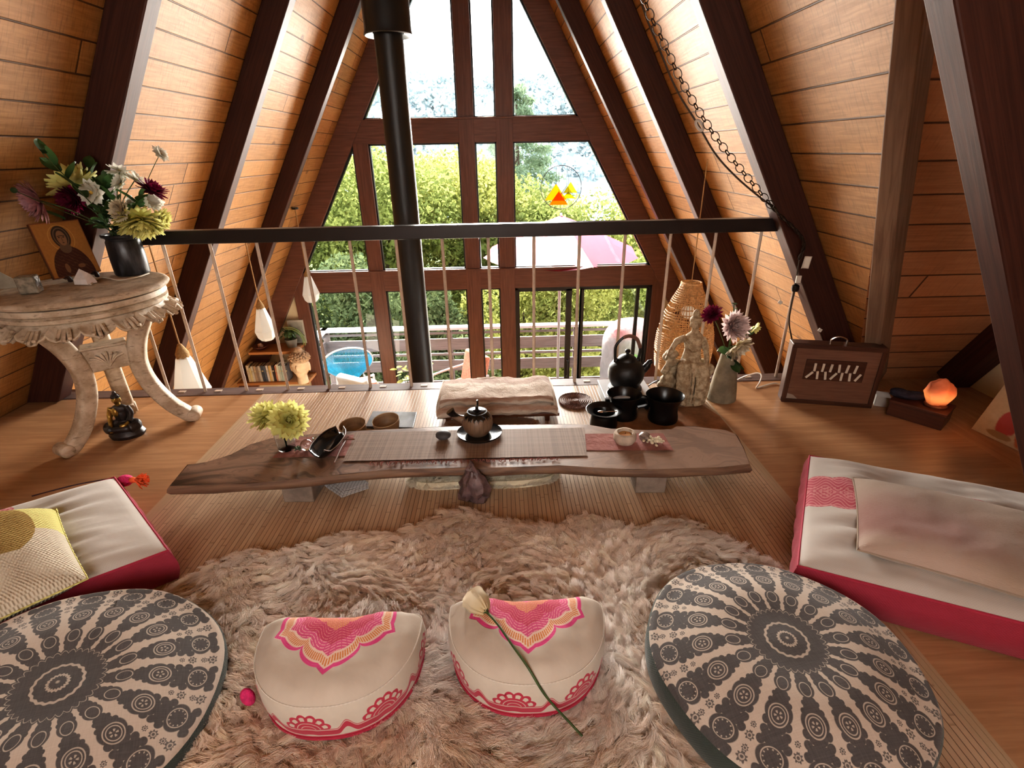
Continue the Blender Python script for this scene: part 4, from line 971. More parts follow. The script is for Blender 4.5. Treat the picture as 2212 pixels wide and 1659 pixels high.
def petals(name, a, b, rough=.6, tr=.35):
    t = T(name); u, v, _ = t.sep(t.uv()); n_ = t.noise(t.comb(u*2, v*14, 0), 2., 2.); c = t.mix(t.sstep(u+n_*.2, .1, .9), a, b)
    d = t.bsdf(c, rough); s = t.node('ShaderNodeBsdfTranslucent', {0: c}); mx = t.node('ShaderNodeMixShader', {0: tr, 1: d, 2: V(t, s.outputs[0])}); return t.done(V(t, mx.outputs[0]))
M_YEL = petals('yellow_petals', (.60, .56, .12), (.86, .84, .36)); M_WHT = petals('white_petals', (.66, .64, .52), (.80, .78, .70)); M_BURG = petals('burgundy_petals', (.06, .004, .016), (.19, .006, .045), .6, .2)
M_PNK = petals('mauve_petals', (.34, .12, .17), (.60, .34, .38)); M_PALEP = petals('pale_pink_petals', (.62, .42, .42), (.80, .66, .64)); M_CRM = petals('cream_petals', (.74, .62, .38), (.82, .74, .58)); M_DISC = simple('flower_disc', (.55, .36, .06), .9, .3, 200, .5, 300)
M_STEM = simple('green_stem', (.055, .095, .03), .6, .2, 30); M_LEAFF = petals('flower_leaf', (.022, .055, .018), (.05, .10, .03), .5, .25)
DAHL = [(18, 1.0), (18, .93), (16, .82), (14, .66), (10, .48), (8, .3)]; MUM = [(26, 1.0), (26, .95), (24, .86), (22, .74), (18, .6), (14, .42), (8, .25)]; BALL = [(16, .88), (18, .96), (18, 1.0), (18, .97), (16, .9), (14, .78), (12, .6), (8, .42)]; DAISY = [(13, 1.0), (11, .93)]
def leafp(m, p, d, L, w, roll=0):
    d = Vector(d).normalized(); M = d.to_track_quat('X', 'Z').to_matrix().to_4x4() @ Matrix.Rotation(roll, 4, 'X'); M.translation = Vector(p); petal(m, L, w, M, -.15, .3, 6)
def flower(name, label, cat, base, path, d, r, rings, mat, core=None, w=.3, group=None, seed=1, curl=.35, lift=(.05, 1.25), lv=(), stem_r=.0026, tip=.2, nbuds=0, ncore=.18):
    b = Vector(base); t_ = thing(name, label, cat, b, 0, group); P = [Vector(q)-b for q in [base]+list(path)]
    MB().tube(bez(P, 6), stem_r, 6).build('stem', M_STEM, t_); bloom('bloom', t_, P[-1], d, r, rings, mat, core, w, seed, lift, curl, ncore, tip)
    for f, dd, L, lw in lv:
        q = P[0].lerp(P[-1], f); m = MB(); leafp(m, q, dd, L, lw, random.uniform(-1, 1)); m.build('leaf', M_LEAFF, t_)
    return t_
b = atz(620, 968, ZT+.003); s = ppm(b); gv = thing('glass_vase', 'small clear glass tumbler holding two yellow dahlias on the low table', 'vase', b); r_ = 20/s
MB().lathe([(0, .0), (r_*.85, 0), (r_*.9, .004), (r_*1.05, .085), (r_*1.0, .085), (r_*.84, .006), (0, .006)], 28).build('tumbler', M_CLEAR, gv)
gcol = 'yellow dahlias on the low table'
hb = b+Vector((0, 0, .01))
p1 = aty(578, 898, b.y+.02); p2 = aty(624, 908, b.y-.035)
flower('dahlia', 'yellow dahlia in the glass tumbler, the higher left bloom seen from behind', 'flower', hb, [b+Vector((-.01, .005, .08)), p1], (-.35, .55, .75), 37/s, BALL, M_YEL, None, .24, gcol, 3, lift=(-1.05, 1.2))
flower('dahlia', 'yellow dahlia in the glass tumbler, the lower right bloom drooping over the rim', 'flower', hb, [b+Vector((.01, .0, .08)), p2], (.35, -.6, .35), 38/s, BALL, M_YEL, None, .24, gcol, 5, lift=(-1.05, 1.2))
m = MB(); pc_ = aty(586, 901, b.y-.01); M_SEPAL = simple('dark_green_sepal', (.03, .055, .025), .7)

# ---- behind the table
b = atz(1243, 868, .006); s = ppm(b); R = 37/s; m = MB().lathe([(0, .012), (R*.15, .013)]+[(R*(.15+.82*i/22), .012+.0022*math.sin(i*2.1)) for i in range(23)]+[(R, .008), (R*.98, 0), (0, 0)], 44)
t = T('rattan_coils'); x, y, z = t.sep(t.obj()); rr = (x*x+y*y).sqrt(); an = t.math('ARCTAN2', y, x); k = (rr*700.).sin()*.5+.5; k2 = ((an*40.)+rr*90.).sin()*.5+.5
tag(m.build('wicker_trivet', t.done(t.bsdf(t.mix(k*.6+k2*.4, (.075, .028, .018), (.26, .125, .085)), .6, t.bump(k+k2, .6, .003))), loc=b), 'round brown wicker trivet lying right of the folded blanket', 'trivet')
P = [atz(*q, .006) for q in ((790, 926), (893, 929), (901, 895), (806, 893))]; o = sum(P, Vector())/4
t = T('slate'); n_ = t.noise(t.obj(), 9., 5., .65); st = tag(MB().prism([(p.x-o.x, p.y-o.y) for p in P], 0, .014).build('slate_tile', t.done(t.bsdf(t.mix(t.sstep(n_, .4, .7), (.045, .05, .06), (.20, .22, .26)), .35, t.bump(n_, .2, .003))), loc=o, smooth=False, bevel=.002), 'dark mottled slate tile lying on the mat behind the wooden bowls', 'tile')
M_BOWL = wood('bamboo_bowl', (.34, .22, .125), (.24, .145, .08), (4, 30), .5)
for bx, by, tx, ty, z0, lb in ((766, 950, .55, -.22, .006, 'small wooden bowl tilted behind the table edge, left of the slate tile'), (838, 940, .5, -.30, .022, 'small wooden bowl tilted on the front of the slate tile')):
    b = atz(bx, by, z0); s = ppm(b); R = 29/s; bw = thing('wooden_bowl', lb, 'bowl', b+Vector((0, .02, .006)), 0, 'small wooden bowls'); bw.rotation_euler = (tx*.2, ty*.25, 0)
    MB().lathe([(0, 0), (R*.6, 0), (R*.85, .02), (R*.97, .05), (R, .07)], 32).lathe([(R*.955, .07), (R*.92, .05), (R*.78, .022), (R*.5, .008), (0, .007)], 32).build('bowl', M_BOWL, bw); MB().lathe([(R, .07), (R*.978, .073), (R*.955, .07)], 32).build('rim', simple('pale_bowl_rim', (.62, .50, .36), .5), bw)
# folded blanket on a low wooden stool, brown fur beside it
bx0, bx1 = atz(946, 899, .055), atz(1203, 891, .055); ex = (bx1-bx0); Lb = ex.length; mid = (bx0+bx1)/2; yb = max(bx0.y, bx1.y)
st = thing('meditation_bench', 'low dark wooden bench half hidden under the folded blanket', 'bench', (mid.x, mid.y+.10, .006))
M_BENCH = wood('dark_bench', (.16, .06, .03), (.09, .032, .018), rough=.35)
MB().box((-Lb*.5, -.11, .035), (Lb*.52, .12, .052)).build('seat', M_BENCH, st, smooth=False, bevel=.003)
for sx in (-1, 1): MB().box((sx*Lb*.42-.012, -.09, 0), (sx*Lb*.42+.012, .10, .035)).build('leg', M_BENCH, st, smooth=False)
bk = thing('folded_blanket', 'thick folded cream and brown striped blanket lying behind the teapot', 'blanket', (mid.x, mid.y+.115, .059), math.atan2(ex.y, ex.x))
t = T('blanket_stripes'); u, v, _ = t.sep(t.uv()); n_ = t.noise(t.uv(), 18., 5., .7); q = v+(t.noise(t.uv(), 5., 3.)-.5)*.07+u*.03
c = t.mix(t.sstep(q, .10, .14)*t.sstep(q, .24, .18), (.62, .52, .43), (.30, .15, .09)); c = t.mix(t.sstep(q, .34, .37)*t.sstep(q, .46, .41), c, (.34, .19, .13)); c = t.mix(n_*.5, c, (.70, .62, .54)); c = t.mix(t.sstep(n_, .62, .75)*.5, c, (.28, .15, .08))
M_BLK = t.done(t.bsdf(c, .95, t.bump(n_, .9, .012), Sheen_Weight=.3))
def blk(z0, z1, dx, dy, sd):
    def g(u, v):   # wraps from the lower front edge over the top to the back
        s = v*3; x_ = (u-.5)*(Lb+dx); w_ = .125+dy; nz = .010*mnoise.noise((u*5+sd, v*3, sd))+.005*mnoise.noise((u*16, v*9, sd))
        if s < 1: a = PI*s; y_, z_ = -w_-.5*(z1-z0)*math.sin(a), z0+(z1-z0)*(1-math.cos(a))/2
        elif s < 2: y_, z_ = -w_+2*w_*(s-1), z1+.008*math.sin((s-1)*PI)
        else: a = PI*(s-2); y_, z_ = w_+.5*(z1-z0)*math.sin(a), z1-(z1-z0)*(1-math.cos(a))/2
        ee = abs(2*u-1)**14*.012
        return (x_, y_+nz, z_+nz-ee, u*.6, v*.62)
    return g
m = MB(); m.grid(blk(.0, .052, 0, 0, 1), 60, 36); m.grid(lambda u, v: blk(.0, .05, -.004, -.004, 1)(u, v), 1, 1); m.build('lower_fold', M_BLK, bk, angle=80)
m = MB(); m.grid(blk(.055, .092, -.03, -.008, 6), 60, 36); m.build('upper_fold', M_BLK, bk, angle=80)
for nm, z0, z1, dx in (('lower_edge', .0, .05, 0), ('upper_edge', .055, .090, -.03)):
    for sx in (-1, 1): m = MB().prism([(-.13, z0), (-.14, (z0+z1)/2), (-.12, z1), (.12, z1), (.14, (z0+z1)/2), (.13, z0)], 0, .006, Matrix(((0, 0, 1, sx*(Lb+dx)/2-.006), (1, 0, 0, 0), (0, 1, 0, 0), (0, 0, 0, 1)))); m.build(nm, M_BLK, bk, angle=80)
def browncol(p, rng): return np.clip(np.array([.42, .22, .09])*(.7+.6*rng.random((len(p), 1))), 0, 1)
fp = [atz(*q, .02) for q in ((972, 919), (1050, 922), (1130, 921), (1160, 914), (1140, 900), (1060, 898), (975, 904))]
pelt('fur_scrap', 'small piece of tan brown fur on the mat in front of the folded blanket', [(p.x, p.y) for p in fp], 7000, .028, .013, .0007, .007, .010, browncol, 9, cat='fur', hide=(.3, .16, .07))
# small woolly fleece under the table
def fleececol(p, rng): return np.clip(np.array([.92, .88, .74])*(.82+.3*rng.random((len(p), 1))), 0, 1)
fl_ = [atz(*q, .03) for q in ((890, 1044), (930, 1050), (990, 1047), (1060, 1046), (1130, 1044), (1185, 1036), (1204, 1022), (1170, 1000), (1040, 995), (930, 1000), (893, 1022))]
pelt('fleece', 'small cream curly fleece lying under the low table', [(p.x, p.y) for p in fl_], 26000, .034, .020, .0008, .007, .035, fleececol, 12, curl=.007, lift=.8, cat='fleece', hide=(.6, .54, .4))
b = atz(1026, 1080, .008); rk = rock('raw_stone', 'craggy mauve grey rock standing upright between the low table and the sheepskin', b, (.060, .055, .105), simple('mauve_rock', (.13, .085, .085), .45, .45, 26, .8, 50), 7, .9, seg=26, rings=18)
rk.scale = (1, 1, .86)
for v_ in rk.data.vertices:
    f = max(0, v_.co.z/.19); v_.co.x *= 1.25-.72*f; v_.co.y *= 1.2-.6*f; q = mnoise.noise(v_.co*38)*.010; v_.co.x += q; v_.co.y += q*.7
nk = [(695, 1046), (738, 1076), (797, 1056), (796, 1030), (700, 1030)]
P = [atz(x, y, .008) for x, y in nk]; o = sum(P, Vector())/5; m = MB()
for k in range(4):
    f = 1-.05*k; m.grid(lambda u, v: ((lambda p: (p.x-o.x+.004*k, p.y-o.y+.003*k, .003+.0055*k+.003*mnoise.noise((u*4+k, v*4, k)), u*.2, v*.2))(bil([P[0], P[1], P[2], P[3].lerp(P[4], .3)], (u-.5)*f+.5, (v-.5)*f+.5))), 16, 16)
t = T('striped_napkin'); u, v, _ = t.sep(t.uv()); sg = t.sstep((((u+v)*34.).frac()-.5).abs(), .36, .42); M_NAP = t.done(t.bsdf(t.mix(sg*.6, (.46, .43, .42), (.13, .12, .13)), .95))
tag(m.build('folded_napkin', M_NAP, loc=o, solid=.003, angle=70), 'folded grey striped napkin on the mat beside the left table leg', 'napkin')
# brown hide under the black pots
hp = [atz(x, y, .007) for x, y in ((1240, 945), (1330, 945), (1545, 938), (1600, 955), (1555, 900), (1505, 868), (1440, 862), (1380, 876), (1330, 905))]; o = sum(hp, Vector())/len(hp)
tag(MB().prism([(p.x-o.x, p.y-o.y) for p in hp][::1], 0, .002).build('hide_mat', simple('tan_hide', (.34, .17, .085), .75, .25, 12), loc=o, smooth=False), 'flat tan hide spread under the black pots', 'hide')
# hot plate and kettle
M_IRON = simple('black_iron', (.009, .009, .0095), .45, .3, 60, .15, 200); M_BLKCER = simple('satin_black_ceramic', (.007, .007, .008), .28); M_WHITEP = simple('white_plastic', (.62, .64, .67), .35)
b = atz(1350, 834, .10); b.z = .006; hpk = thing('hot_plate', 'white and black square electric hot plate under the iron kettle', 'hot plate', (b.x, b.y, .006))
w_ = 50/ppm(b); MB().box((-w_, -w_*.9, .02), (w_, w_*.9, .075)).build('housing', M_BLKCER, hpk, smooth=False, bevel=.006); MB().box((-w_*1.02, -w_*.92, .075), (w_*1.02, w_*.92, .085)).build('top_plate', M_WHITEP, hpk, smooth=False, bevel=.003)
MB().lathe([(w_*.7, .085), (w_*.7, .092), (w_*.66, .094), (0, .094)], 32).build('heating_ring', M_IRON, hpk)
for sx in (-1, 1):
    for sy in (-1, 1): MB().lathe([(0, 0), (.012, 0), (.012, .02), (0, .02)], 12, c=(sx*w_*.8, sy*w_*.7, 0)).build('foot', M_BLKCER, hpk)
s = ppm((b.x, b.y, .2)); kt = thing('kettle', 'round black iron kettle with arched handle standing on the hot plate', 'kettle', (b.x, b.y, .1008)); R = 39/s
MB().lathe([(0, 0), (R*.62, 0), (R*.78, .012), (R*.96, .05), (R, .082), (R*.94, .112), (R*.76, .138), (R*.52, .150), (R*.50, .152)], 40).build('body', M_IRON, kt)
MB().lathe([(R*.52, .150), (R*.50, .160), (R*.38, .172), (R*.16, .180), (R*.09, .182), (R*.08, .188), (R*.15, .194), (R*.15, .203), (R*.09, .208), (0, .209)], 32).build('lid', M_IRON, kt)
MB().tube(bez([(R*.84, 0, .085), (R*1.08, -.005, .11), (R*1.22, -.008, .135), (R*1.36, -.008, .142)], 5), [.022]*4+[.019]*4+[.015]*4+[.012]*4, 12).build('spout', M_IRON, kt)
hh = [(-R*.62, 0, .142), (-R*.68, 0, .175), (-R*.66, 0, .23), (-R*.30, 0, .272), (R*.05, 0, .28), (R*.45, 0, .262), (R*.66, 0, .215), (R*.64, 0, .17), (R*.58, 0, .146)]
hd = MB().tube(bez(hh, 6), .0075, 8, flat=1.0).build('handle', M_IRON, kt); MB().tube(bez(hh[3:7], 6), .0095, 8).build('wrapped_grip', simple('rattan_grip', (.20, .10, .07), .6, .3, 300, .4, 400), hd)
for sx in (-1, 1): MB().ball((sx*R*.60, 0, .146), (.014, .012, .016), 10, 8).build('handle_lug', M_IRON, kt)
# black pots
def pot(label, bx, by, rimx, rimy, wr, wb, z0, kind):
    b = atz(bx, by, z0); h = aty(rimx, rimy, b.y).z-z0; s = ppm((b.x, b.y, h)); R, B = wr/2/s, wb/2/ppm(b)
    t_ = thing('black_pot', label, 'pot', b)
    if kind == 'dish':
        prof = [(0, 0), (B, 0), (B*1.02, .01), (B*.92, h*.75), (R*.60, h*.80), (R*.97, h*.99), (R, h), (R*.97, h*1.015), (R*.62, h*.88), (R*.56, h*.80), (R*.5, h*.3), (0, h*.3)]
    else: prof = [(0, 0), (B*.98, 0), (B*1.02, .008), (B*.99, .03), (B*.93, h*.35), (B*.95, h*.65), (R*.94, h*.93), (R, h), (R*.975, h*1.012), (R*.86, h*.90), (B*.84, h*.5), (B*.8, .03), (0, .02)]
    MB().lathe(prof, 48).build('bowl', M_BLKCER, t_)
    if kind == 'cup': MB().tube(bez([(R*.9, -.005, h*.86), (R*1.25, -.01, h*.80), (R*1.32, -.01, h*.55), (B*1.0, -.005, h*.42)], 6), .012, 8).build('handle', M_BLKCER, t_)
    if kind != 'dish': MB().lathe([(0, .025), (B*.8, .025)], 24).build('dark_liquid', M_DKGLAZE, t_)
    return t_, b, h, R
pot('flared black pot with side handle standing just in front of the kettle', 1345, 898, 1348, 850, 76, 60, .009, 'cup')
pot('flared black pot without a handle beside the carved statue', 1431, 905, 1434, 853, 82, 62, .009, 'pot')
t_, b, h, R = pot('low black funnel-shaped pot with a wide dish rim right behind the table edge', 1303, 918, 1305, 884, 79, 58, .009, 'dish')
M_SILVER = simple('silver', (.75, .74, .72), .22, metal=1.0)
tag(MB().ball((-.018, -.012, 0), (.016, .011, .004), 12, 8).tube([(-.006, -.018, 0), (.02, -.034, .010), (.05, -.055, .02)], .0028, 6).build('teaspoon', M_SILVER, loc=b+Vector((0, 0, h*.93))), 'silver teaspoon resting in the black dish-rimmed pot', 'spoon')
# ------------------------------------------------------------------ carved side table at the left with its still life
random.seed(21)
t = T('antiqued_white_paint'); p = t.obj(); n1 = t.noise(p, 12., 5., .65); n2 = t.noise(t.scale(p, (8, 8, 30)), 3., 4., .6)
c = t.mix(t.sstep(n1, .35, .65), (.42, .32, .225), (.66, .55, .43)); c = t.mix(t.sstep(n2, .56, .70)*.6, c, (.17, .105, .06)); M_ANTIQ = t.done(t.bsdf(c, .6, t.bump(n1+n2, .35, .006)))
TX, TY, TT = -1.885, 2.325, .733
sd = thing('carved_side_table', 'round antiqued white side table with carved apron and scroll feet at the left', 'table', (TX, TY, 0))
RT = .335
MB().lathe([(0, TT-.030), (RT-.03, TT-.030), (RT-.004, TT-.024), (RT+.003, TT-.014), (RT-.004, TT-.004), (RT-.018, TT), (RT-.03, TT-.003), (0, TT-.003)], 72).build('tabletop', M_ANTIQ, sd)
MB().lathe([(0, TT-.10), (RT-.045, TT-.10), (RT-.04, TT-.092), (RT-.02, TT-.086), (RT-.018, TT-.070), (RT-.03, TT-.064), (RT-.018, TT-.056), (RT-.022, TT-.034), (RT-.05, TT-.030), (0, TT-.030)], 72).build('moulding', M_ANTIQ, sd)
def apron(u, v):
    a = 2*PI*u; sc = abs(math.sin(a*9)); sc2 = abs(math.sin(a*9+.9)); dep = .026+.030*sc**.6+.010*(math.sin(a*27) > .2)*sc
    r = RT-.045+.055*v**1.6+.006*math.sin(a*18)*v+.003*math.sin(a*54)*v*v; return (r*math.cos(a), r*math.sin(a), TT-.096-dep*v, a*r, v*.1)
m = MB(); m.grid(apron, 216, 10); m.build('carved_apron', M_ANTIQ, sd, solid=.008)
m = MB()
for k in range(18):
    a = 2*PI*(k+.5)/18; ca_, sa_ = math.cos(a), math.sin(a); rr = RT+.008
    for j in (-1, 0, 1): m.tube(bez([(ca_*(rr-.03)-sa_*j*.014, sa_*(rr-.03)+ca_*j*.014, TT-.112), (ca_*(rr)-sa_*j*.020, sa_*(rr)+ca_*j*.020, TT-.138), (ca_*(rr+.012)-sa_*j*.022, sa_*(rr+.012)+ca_*j*.022, TT-.150+.012*abs(j)), (ca_*(rr+.002)-sa_*j*.018, sa_*(rr+.002)+ca_*j*.018, TT-.155+.014*abs(j))], 3), [.009, .009, .0085, .0085, .008, .008, .0075, .007, .006, .005], 6)
m.build('carved_leaves', M_ANTIQ, sd)
feet = [atz(165, 978, .0), atz(408, 908, .0)]; f0 = Vector((TX, TY, 0)); third = f0*3-feet[0]-feet[1]
for f in (feet[0], feet[1], third):
    d = Vector((f.x-TX, f.y-TY, 0)); R0 = d.length; a = math.atan2(d.y, d.x); k = R0/.27
    prof = [(.215, TT-.11), (.190, .56), (.150, .48), (.125, .40), (.118, .33), (.130, .25), (.160, .17), (.200, .10), (.240, .055), (.285*k, .033), (.315*k, .034)]
    P = bez([(r, 0, z) for r, z in prof], 5); n = len(P); m = MB(); w_ = .036
    def leg(u, v):
        i = min(n-1, int(round(v*(n-1)))); p_ = P[i]; q = P[min(n-1, i+1)]-P[max(0, i-1)]; nn = Vector((-q.z, 0, q.x)).normalized(); an = 2*PI*u; th = .041-.010*v
        s_ = lambda x: math.copysign(abs(x)**.55, x)
        return tuple(p_+nn*(th*s_(math.cos(an)))+Vector((0, w_*s_(math.sin(an)), 0)))+(v*.9, u*.2)
    m.grid(leg, 20, n-1); e = P[-1]
    m.lathe([(0, -w_*1.15), (.026, -w_*1.15), (.030, -w_), (.030, w_), (.026, w_*1.15), (0, w_*1.15)], 20, Matrix.Translation((e.x-.004, 0, .036)) @ Matrix.Rotation(PI/2, 4, 'X'))
    m.build('leg', M_ANTIQ, sd, rotz=a, angle=60)
m = MB(); dirm = math.atan2(feet[0].y+feet[1].y-2*TY, feet[0].x+feet[1].x-2*TX)
hx = Matrix.Rotation(dirm, 4, 'Z')
m.box((.01, -.085, .345), (.06, .085, .455), hx); m.box((-.02, -.09, .455), (.075, .09, .468), hx); m.build('carved_stretcher', M_ANTIQ, sd, bevel=.006)
m = MB()
for k in range(-3, 4): m.tube(bez([hx @ Vector((.064, 0, .365)), hx @ Vector((.068, k*.012, .405)), hx @ Vector((.064, k*.021, .438-abs(k)*.008))], 4), [.004]*5+[.007]*4, 6)
m.build('shell_carving', M_ANTIQ, sd)
# painted icon panel on a small easel: gold ground, veiled half figure in dark robes
t = T('icon_painting'); u, v, _ = t.sep(t.uv()); n_ = t.noise(t.uv(), 18., 4.)
def el(cx, cy, a, b): return (((u-cx)/a)*((u-cx)/a)+((v-cy)/b)*((v-cy)/b)).sqrt()
c = t.mix(n_, (.30, .12, .03), (.43, .20, .05)); c = t.mix(t.sstep((el(.5, .70, .25, .235)-1.).abs(), .04, .02)*.5, c, (.62, .36, .10))
body = t.sstep(el(.50, .05, .40, .50), 1.02, .99); hood = t.sstep(el(.50, .72, .18, .20), 1.02, .99); hin = t.sstep(el(.50, .72, .15, .17), 1.02, .98); neck = t.sstep(el(.5, .52, .12, .10), 1.0, .95); face = t.sstep(el(.50, .70, .095, .135), 1.03, .97)
fold = t.sstep(((u*9.+v*14.+n_*1.5).frac()-.5).abs(), .38, .46)
c = t.mix(body, c, t.mix(fold*.5, (.055, .014, .010), (.16, .075, .04))); c = t.mix(hood, c, (.035, .018, .013)); c = t.mix(hin*(1.0-t.sstep(el(.5, .72, .13, .15), 1.02, .98)), c, (.16, .10, .06)); c = t.mix(neck, c, (.13, .075, .045)); c = t.mix(face, c, (.25, .13, .065))
eye = t.sstep(el(.455, .715, .025, .012), 1., .6).max(t.sstep(el(.545, .715, .025, .012), 1., .6)); nose = t.sstep((u-.5).abs(), .010, .004)*t.sstep((v-.675).abs(), .045, .035); mouth = t.sstep(el(.5, .615, .028, .009), 1., .6)
brow = t.sstep((v-.745-(u-.5).abs()*-.1).abs(), .008, .004)*t.sstep((u-.5).abs(), .08, .07)
c = t.mix(eye.max(nose*.6).max(mouth).max(brow)*face, c, (.03, .012, .008)); hand = t.sstep(el(.36, .16, .05, .09), 1., .9).max(t.sstep(el(.66, .17, .08, .04), 1., .9)); c = t.mix(hand, c, (.20, .10, .05))
edge = t.sstep((u-.5).abs().max((v-.5).abs()), .478, .484); c = t.mix(edge, c, (.20, .07, .03)); M_ICON = t.done(t.bsdf(c, .38, t.bump(fold*.3+n_*.4, .2, .003)))
bl_, br_ = atz(118, 604, TT+.022), atz(219, 586, TT+.022); ex = (br_-bl_); wI = ex.length; exn = ex.normalized(); bk_ = Vector((-exn.y, exn.x, 0)); lean = .20
tl = aty(55, 470, bl_.y+.04); hI = .245
ic = thing('icon_panel', 'gold painted icon of a veiled figure leaning on a small dark easel', 'icon', (bl_+br_)/2)
upv = (Vector((0, 0, 1))*math.cos(lean)+bk_*math.sin(lean)); nrm = exn.cross(upv)
Mx = Matrix((exn, upv, nrm)).transposed().to_4x4()
m = MB(); m.box((-wI/2, 0, -.022), (wI/2, hI, -.001), Mx); m.build('wooden_board', simple('icon_board', (.13, .05, .025), .5), ic, smooth=False, bevel=.002)
m = MB(); q = [Mx @ Vector(v_) for v_ in ((-wI/2, 0, 0), (wI/2, 0, 0), (wI/2, hI, 0), (-wI/2, hI, 0))]; m.add(q, [(0, 1, 2, 3)], [(0, 0), (1, 0), (1, 1), (0, 1)]); m.build('painted_face', M_ICON, ic, smooth=False)
M_EASEL = simple('dark_easel', (.022, .010, .008), .4); m = MB()
for sx in (-.25, .33):
    m.tube(bez([Mx @ Vector((sx*wI, .10, -.03)), Mx @ Vector((sx*wI, .01, -.028)), Mx @ Vector((sx*wI, -.004, .02)), Vector((0, 0, -.018))+exn*sx*wI-bk_*.020], 5), [.009]*10+[.010]*3+[.011, .010, .006], 8)
m.tube([Mx @ Vector((.04*wI, .12, -.03)), Vector((0, 0, -.018))+bk_*.10], .007, 6); m.build('easel', M_EASEL, ic)
# dark stoneware vase
b = atz(288, 590, TT+.002); s = ppm((b.x, b.y, TT+.1)); hv = aty(258, 505, b.y).z-TT; Rv = 33/s
t = T('ink_glaze'); n_ = t.noise(t.scale(t.obj(), (14, 14, 4)), 1.6, 4., .6); M_INK = t.done(t.bsdf(t.mix(t.sstep(n_, .45, .75), (.014, .015, .018), (.085, .09, .10)), t.mix(n_, .2, .45), t.bump(n_, .3, .006)))
vs = thing('dark_vase', 'straight-sided dark ink-glazed vase full of mixed flowers on the side table', 'vase', b)
MB().lathe([(0, 0), (Rv*.96, 0), (Rv, .006), (Rv*1.01, hv*.45), (Rv*.97, hv*.82), (Rv*.90, hv*.86), (Rv*.92, hv*.90), (Rv*1.10, hv*.93), (Rv*1.12, hv*.985), (Rv*1.06, hv), (Rv*.9, hv*.97), (Rv*.82, hv*.85), (Rv*.85, .02), (0, .015)], 40).build('jar', M_INK, vs)
mouth = b+Vector((0, 0, hv*.9)); base = b+Vector((0, 0, .02)); Yv = b.y; g1 = 'cut flowers in the dark vase'
def fl(label, px, dy, d, rpx, rings, mat, core=None, w=.3, seed=1, **kw):
    p = aty(px[0], px[1], Yv+dy)
    while abs(p.x-XR) > WP-p.z/K-rpx/ppm(p)-.03: dy -= .02; p = aty(px[0], px[1], Yv+dy)
    s_ = ppm(p); j = Vector((random.uniform(-.5, .5)*Rv, random.uniform(-.5, .5)*Rv, 0)); mid = mouth+j+Vector((0, 0, .03)); return flower(kw.pop('name', 'dahlia'), label, 'flower', base+j*.5, [mouth+j, mid.lerp(p, .5)+Vector((0, 0, .012)), p], d, rpx*1.0/s_, rings, mat, core, w, g1, seed, **kw)
fl('mauve pink chrysanthemum at the far left of the dark vase', (86, 433), -.06, (-.55, -.7, -.15), 42, MUM, M_PNK, None, .17, 2, name='chrysanthemum', lv=[(.75, (-.7, -.2, .5), .09, .02)])
fl('pale yellow dahlia with broad petals at the top left of the dark vase', (160, 400), .0, (-.45, .1, .85), 46, DAHL, M_YEL, None, .28, 3, lift=(-.1, 1.2))
fl('burgundy dahlia left of the white daisy above the icon panel', (158, 427), -.07, (-.1, -.9, -.1), 31, MUM, M_BURG, None, .2, 4)
fl('white daisy facing the viewer in the middle of the dark vase', (200, 416), -.09, (.1, -.95, .1), 26, DAISY, M_WHT, M_DISC, .34, 5, name='daisy', curl=.1, lift=(.12, .4), ncore=.27)
fl('white daisy at the top of the dark vase, turned away above another', (258, 370), .02, (.1, .3, .7), 22, DAISY, M_WHT, M_DISC, .34, 6, name='daisy', curl=.5, lift=(-.7, -.2))
fl('small white bloom below the top daisy of the dark vase', (262, 398), .0, (-.3, -.5, .5), 20, DAISY, M_WHT, M_DISC, .34, 7, name='daisy', curl=.1, lift=(.1, .5))
fl('small white bloom beside the long-stemmed daisy of the dark vase', (292, 388), .03, (.6, .2, .5), 19, DAISY, M_WHT, M_DISC, .34, 8, name='daisy', curl=.3, lift=(-.2, .2))
fl('small daisy standing alone on a long thin stem above the dark vase', (345, 333), .05, (.8, -.1, .45), 17, DAISY, M_WHT, M_DISC, .34, 9, name='daisy', curl=.15, lift=(.05, .3), stem_r=.0016)
fl('deep burgundy dahlia at the right of the dark vase', (328, 411), .0, (.55, .1, .75), 29, DAHL, M_BURG, None, .2, 10, lift=(-.25, 1.2))
fl('large yellow dahlia hanging over the right side of the dark vase', (303, 478), -.03, (.25, -.45, -.75), 47, MUM, M_YEL, None, .2, 11, lift=(-.35, 1.1))
fl('smaller yellow dahlia at the far right edge of the dark vase', (347, 474), .03, (.85, -.05, -.35), 24, MUM, M_YEL, None, .22, 12, lift=(-.3, 1.1))
fl('cream pink dahlia just above the rim of the dark vase', (262, 455), -.08, (-.2, -.9, .2), 24, MUM, M_CRM, None, .2, 13)
fl('cluster of white petals under the burgundy dahlia at the right of the dark vase', (332, 438), .0, (.5, -.6, .3), 18, DAISY, M_WHT, None, .34, 14, name='daisy', curl=.4, lift=(-.1, .3))
fl('tiny white daisy hidden among the leaves of the dark vase', (283, 437), -.02, (0, -.9, .3), 11, DAISY, M_WHT, M_DISC, .4, 15, name='daisy')
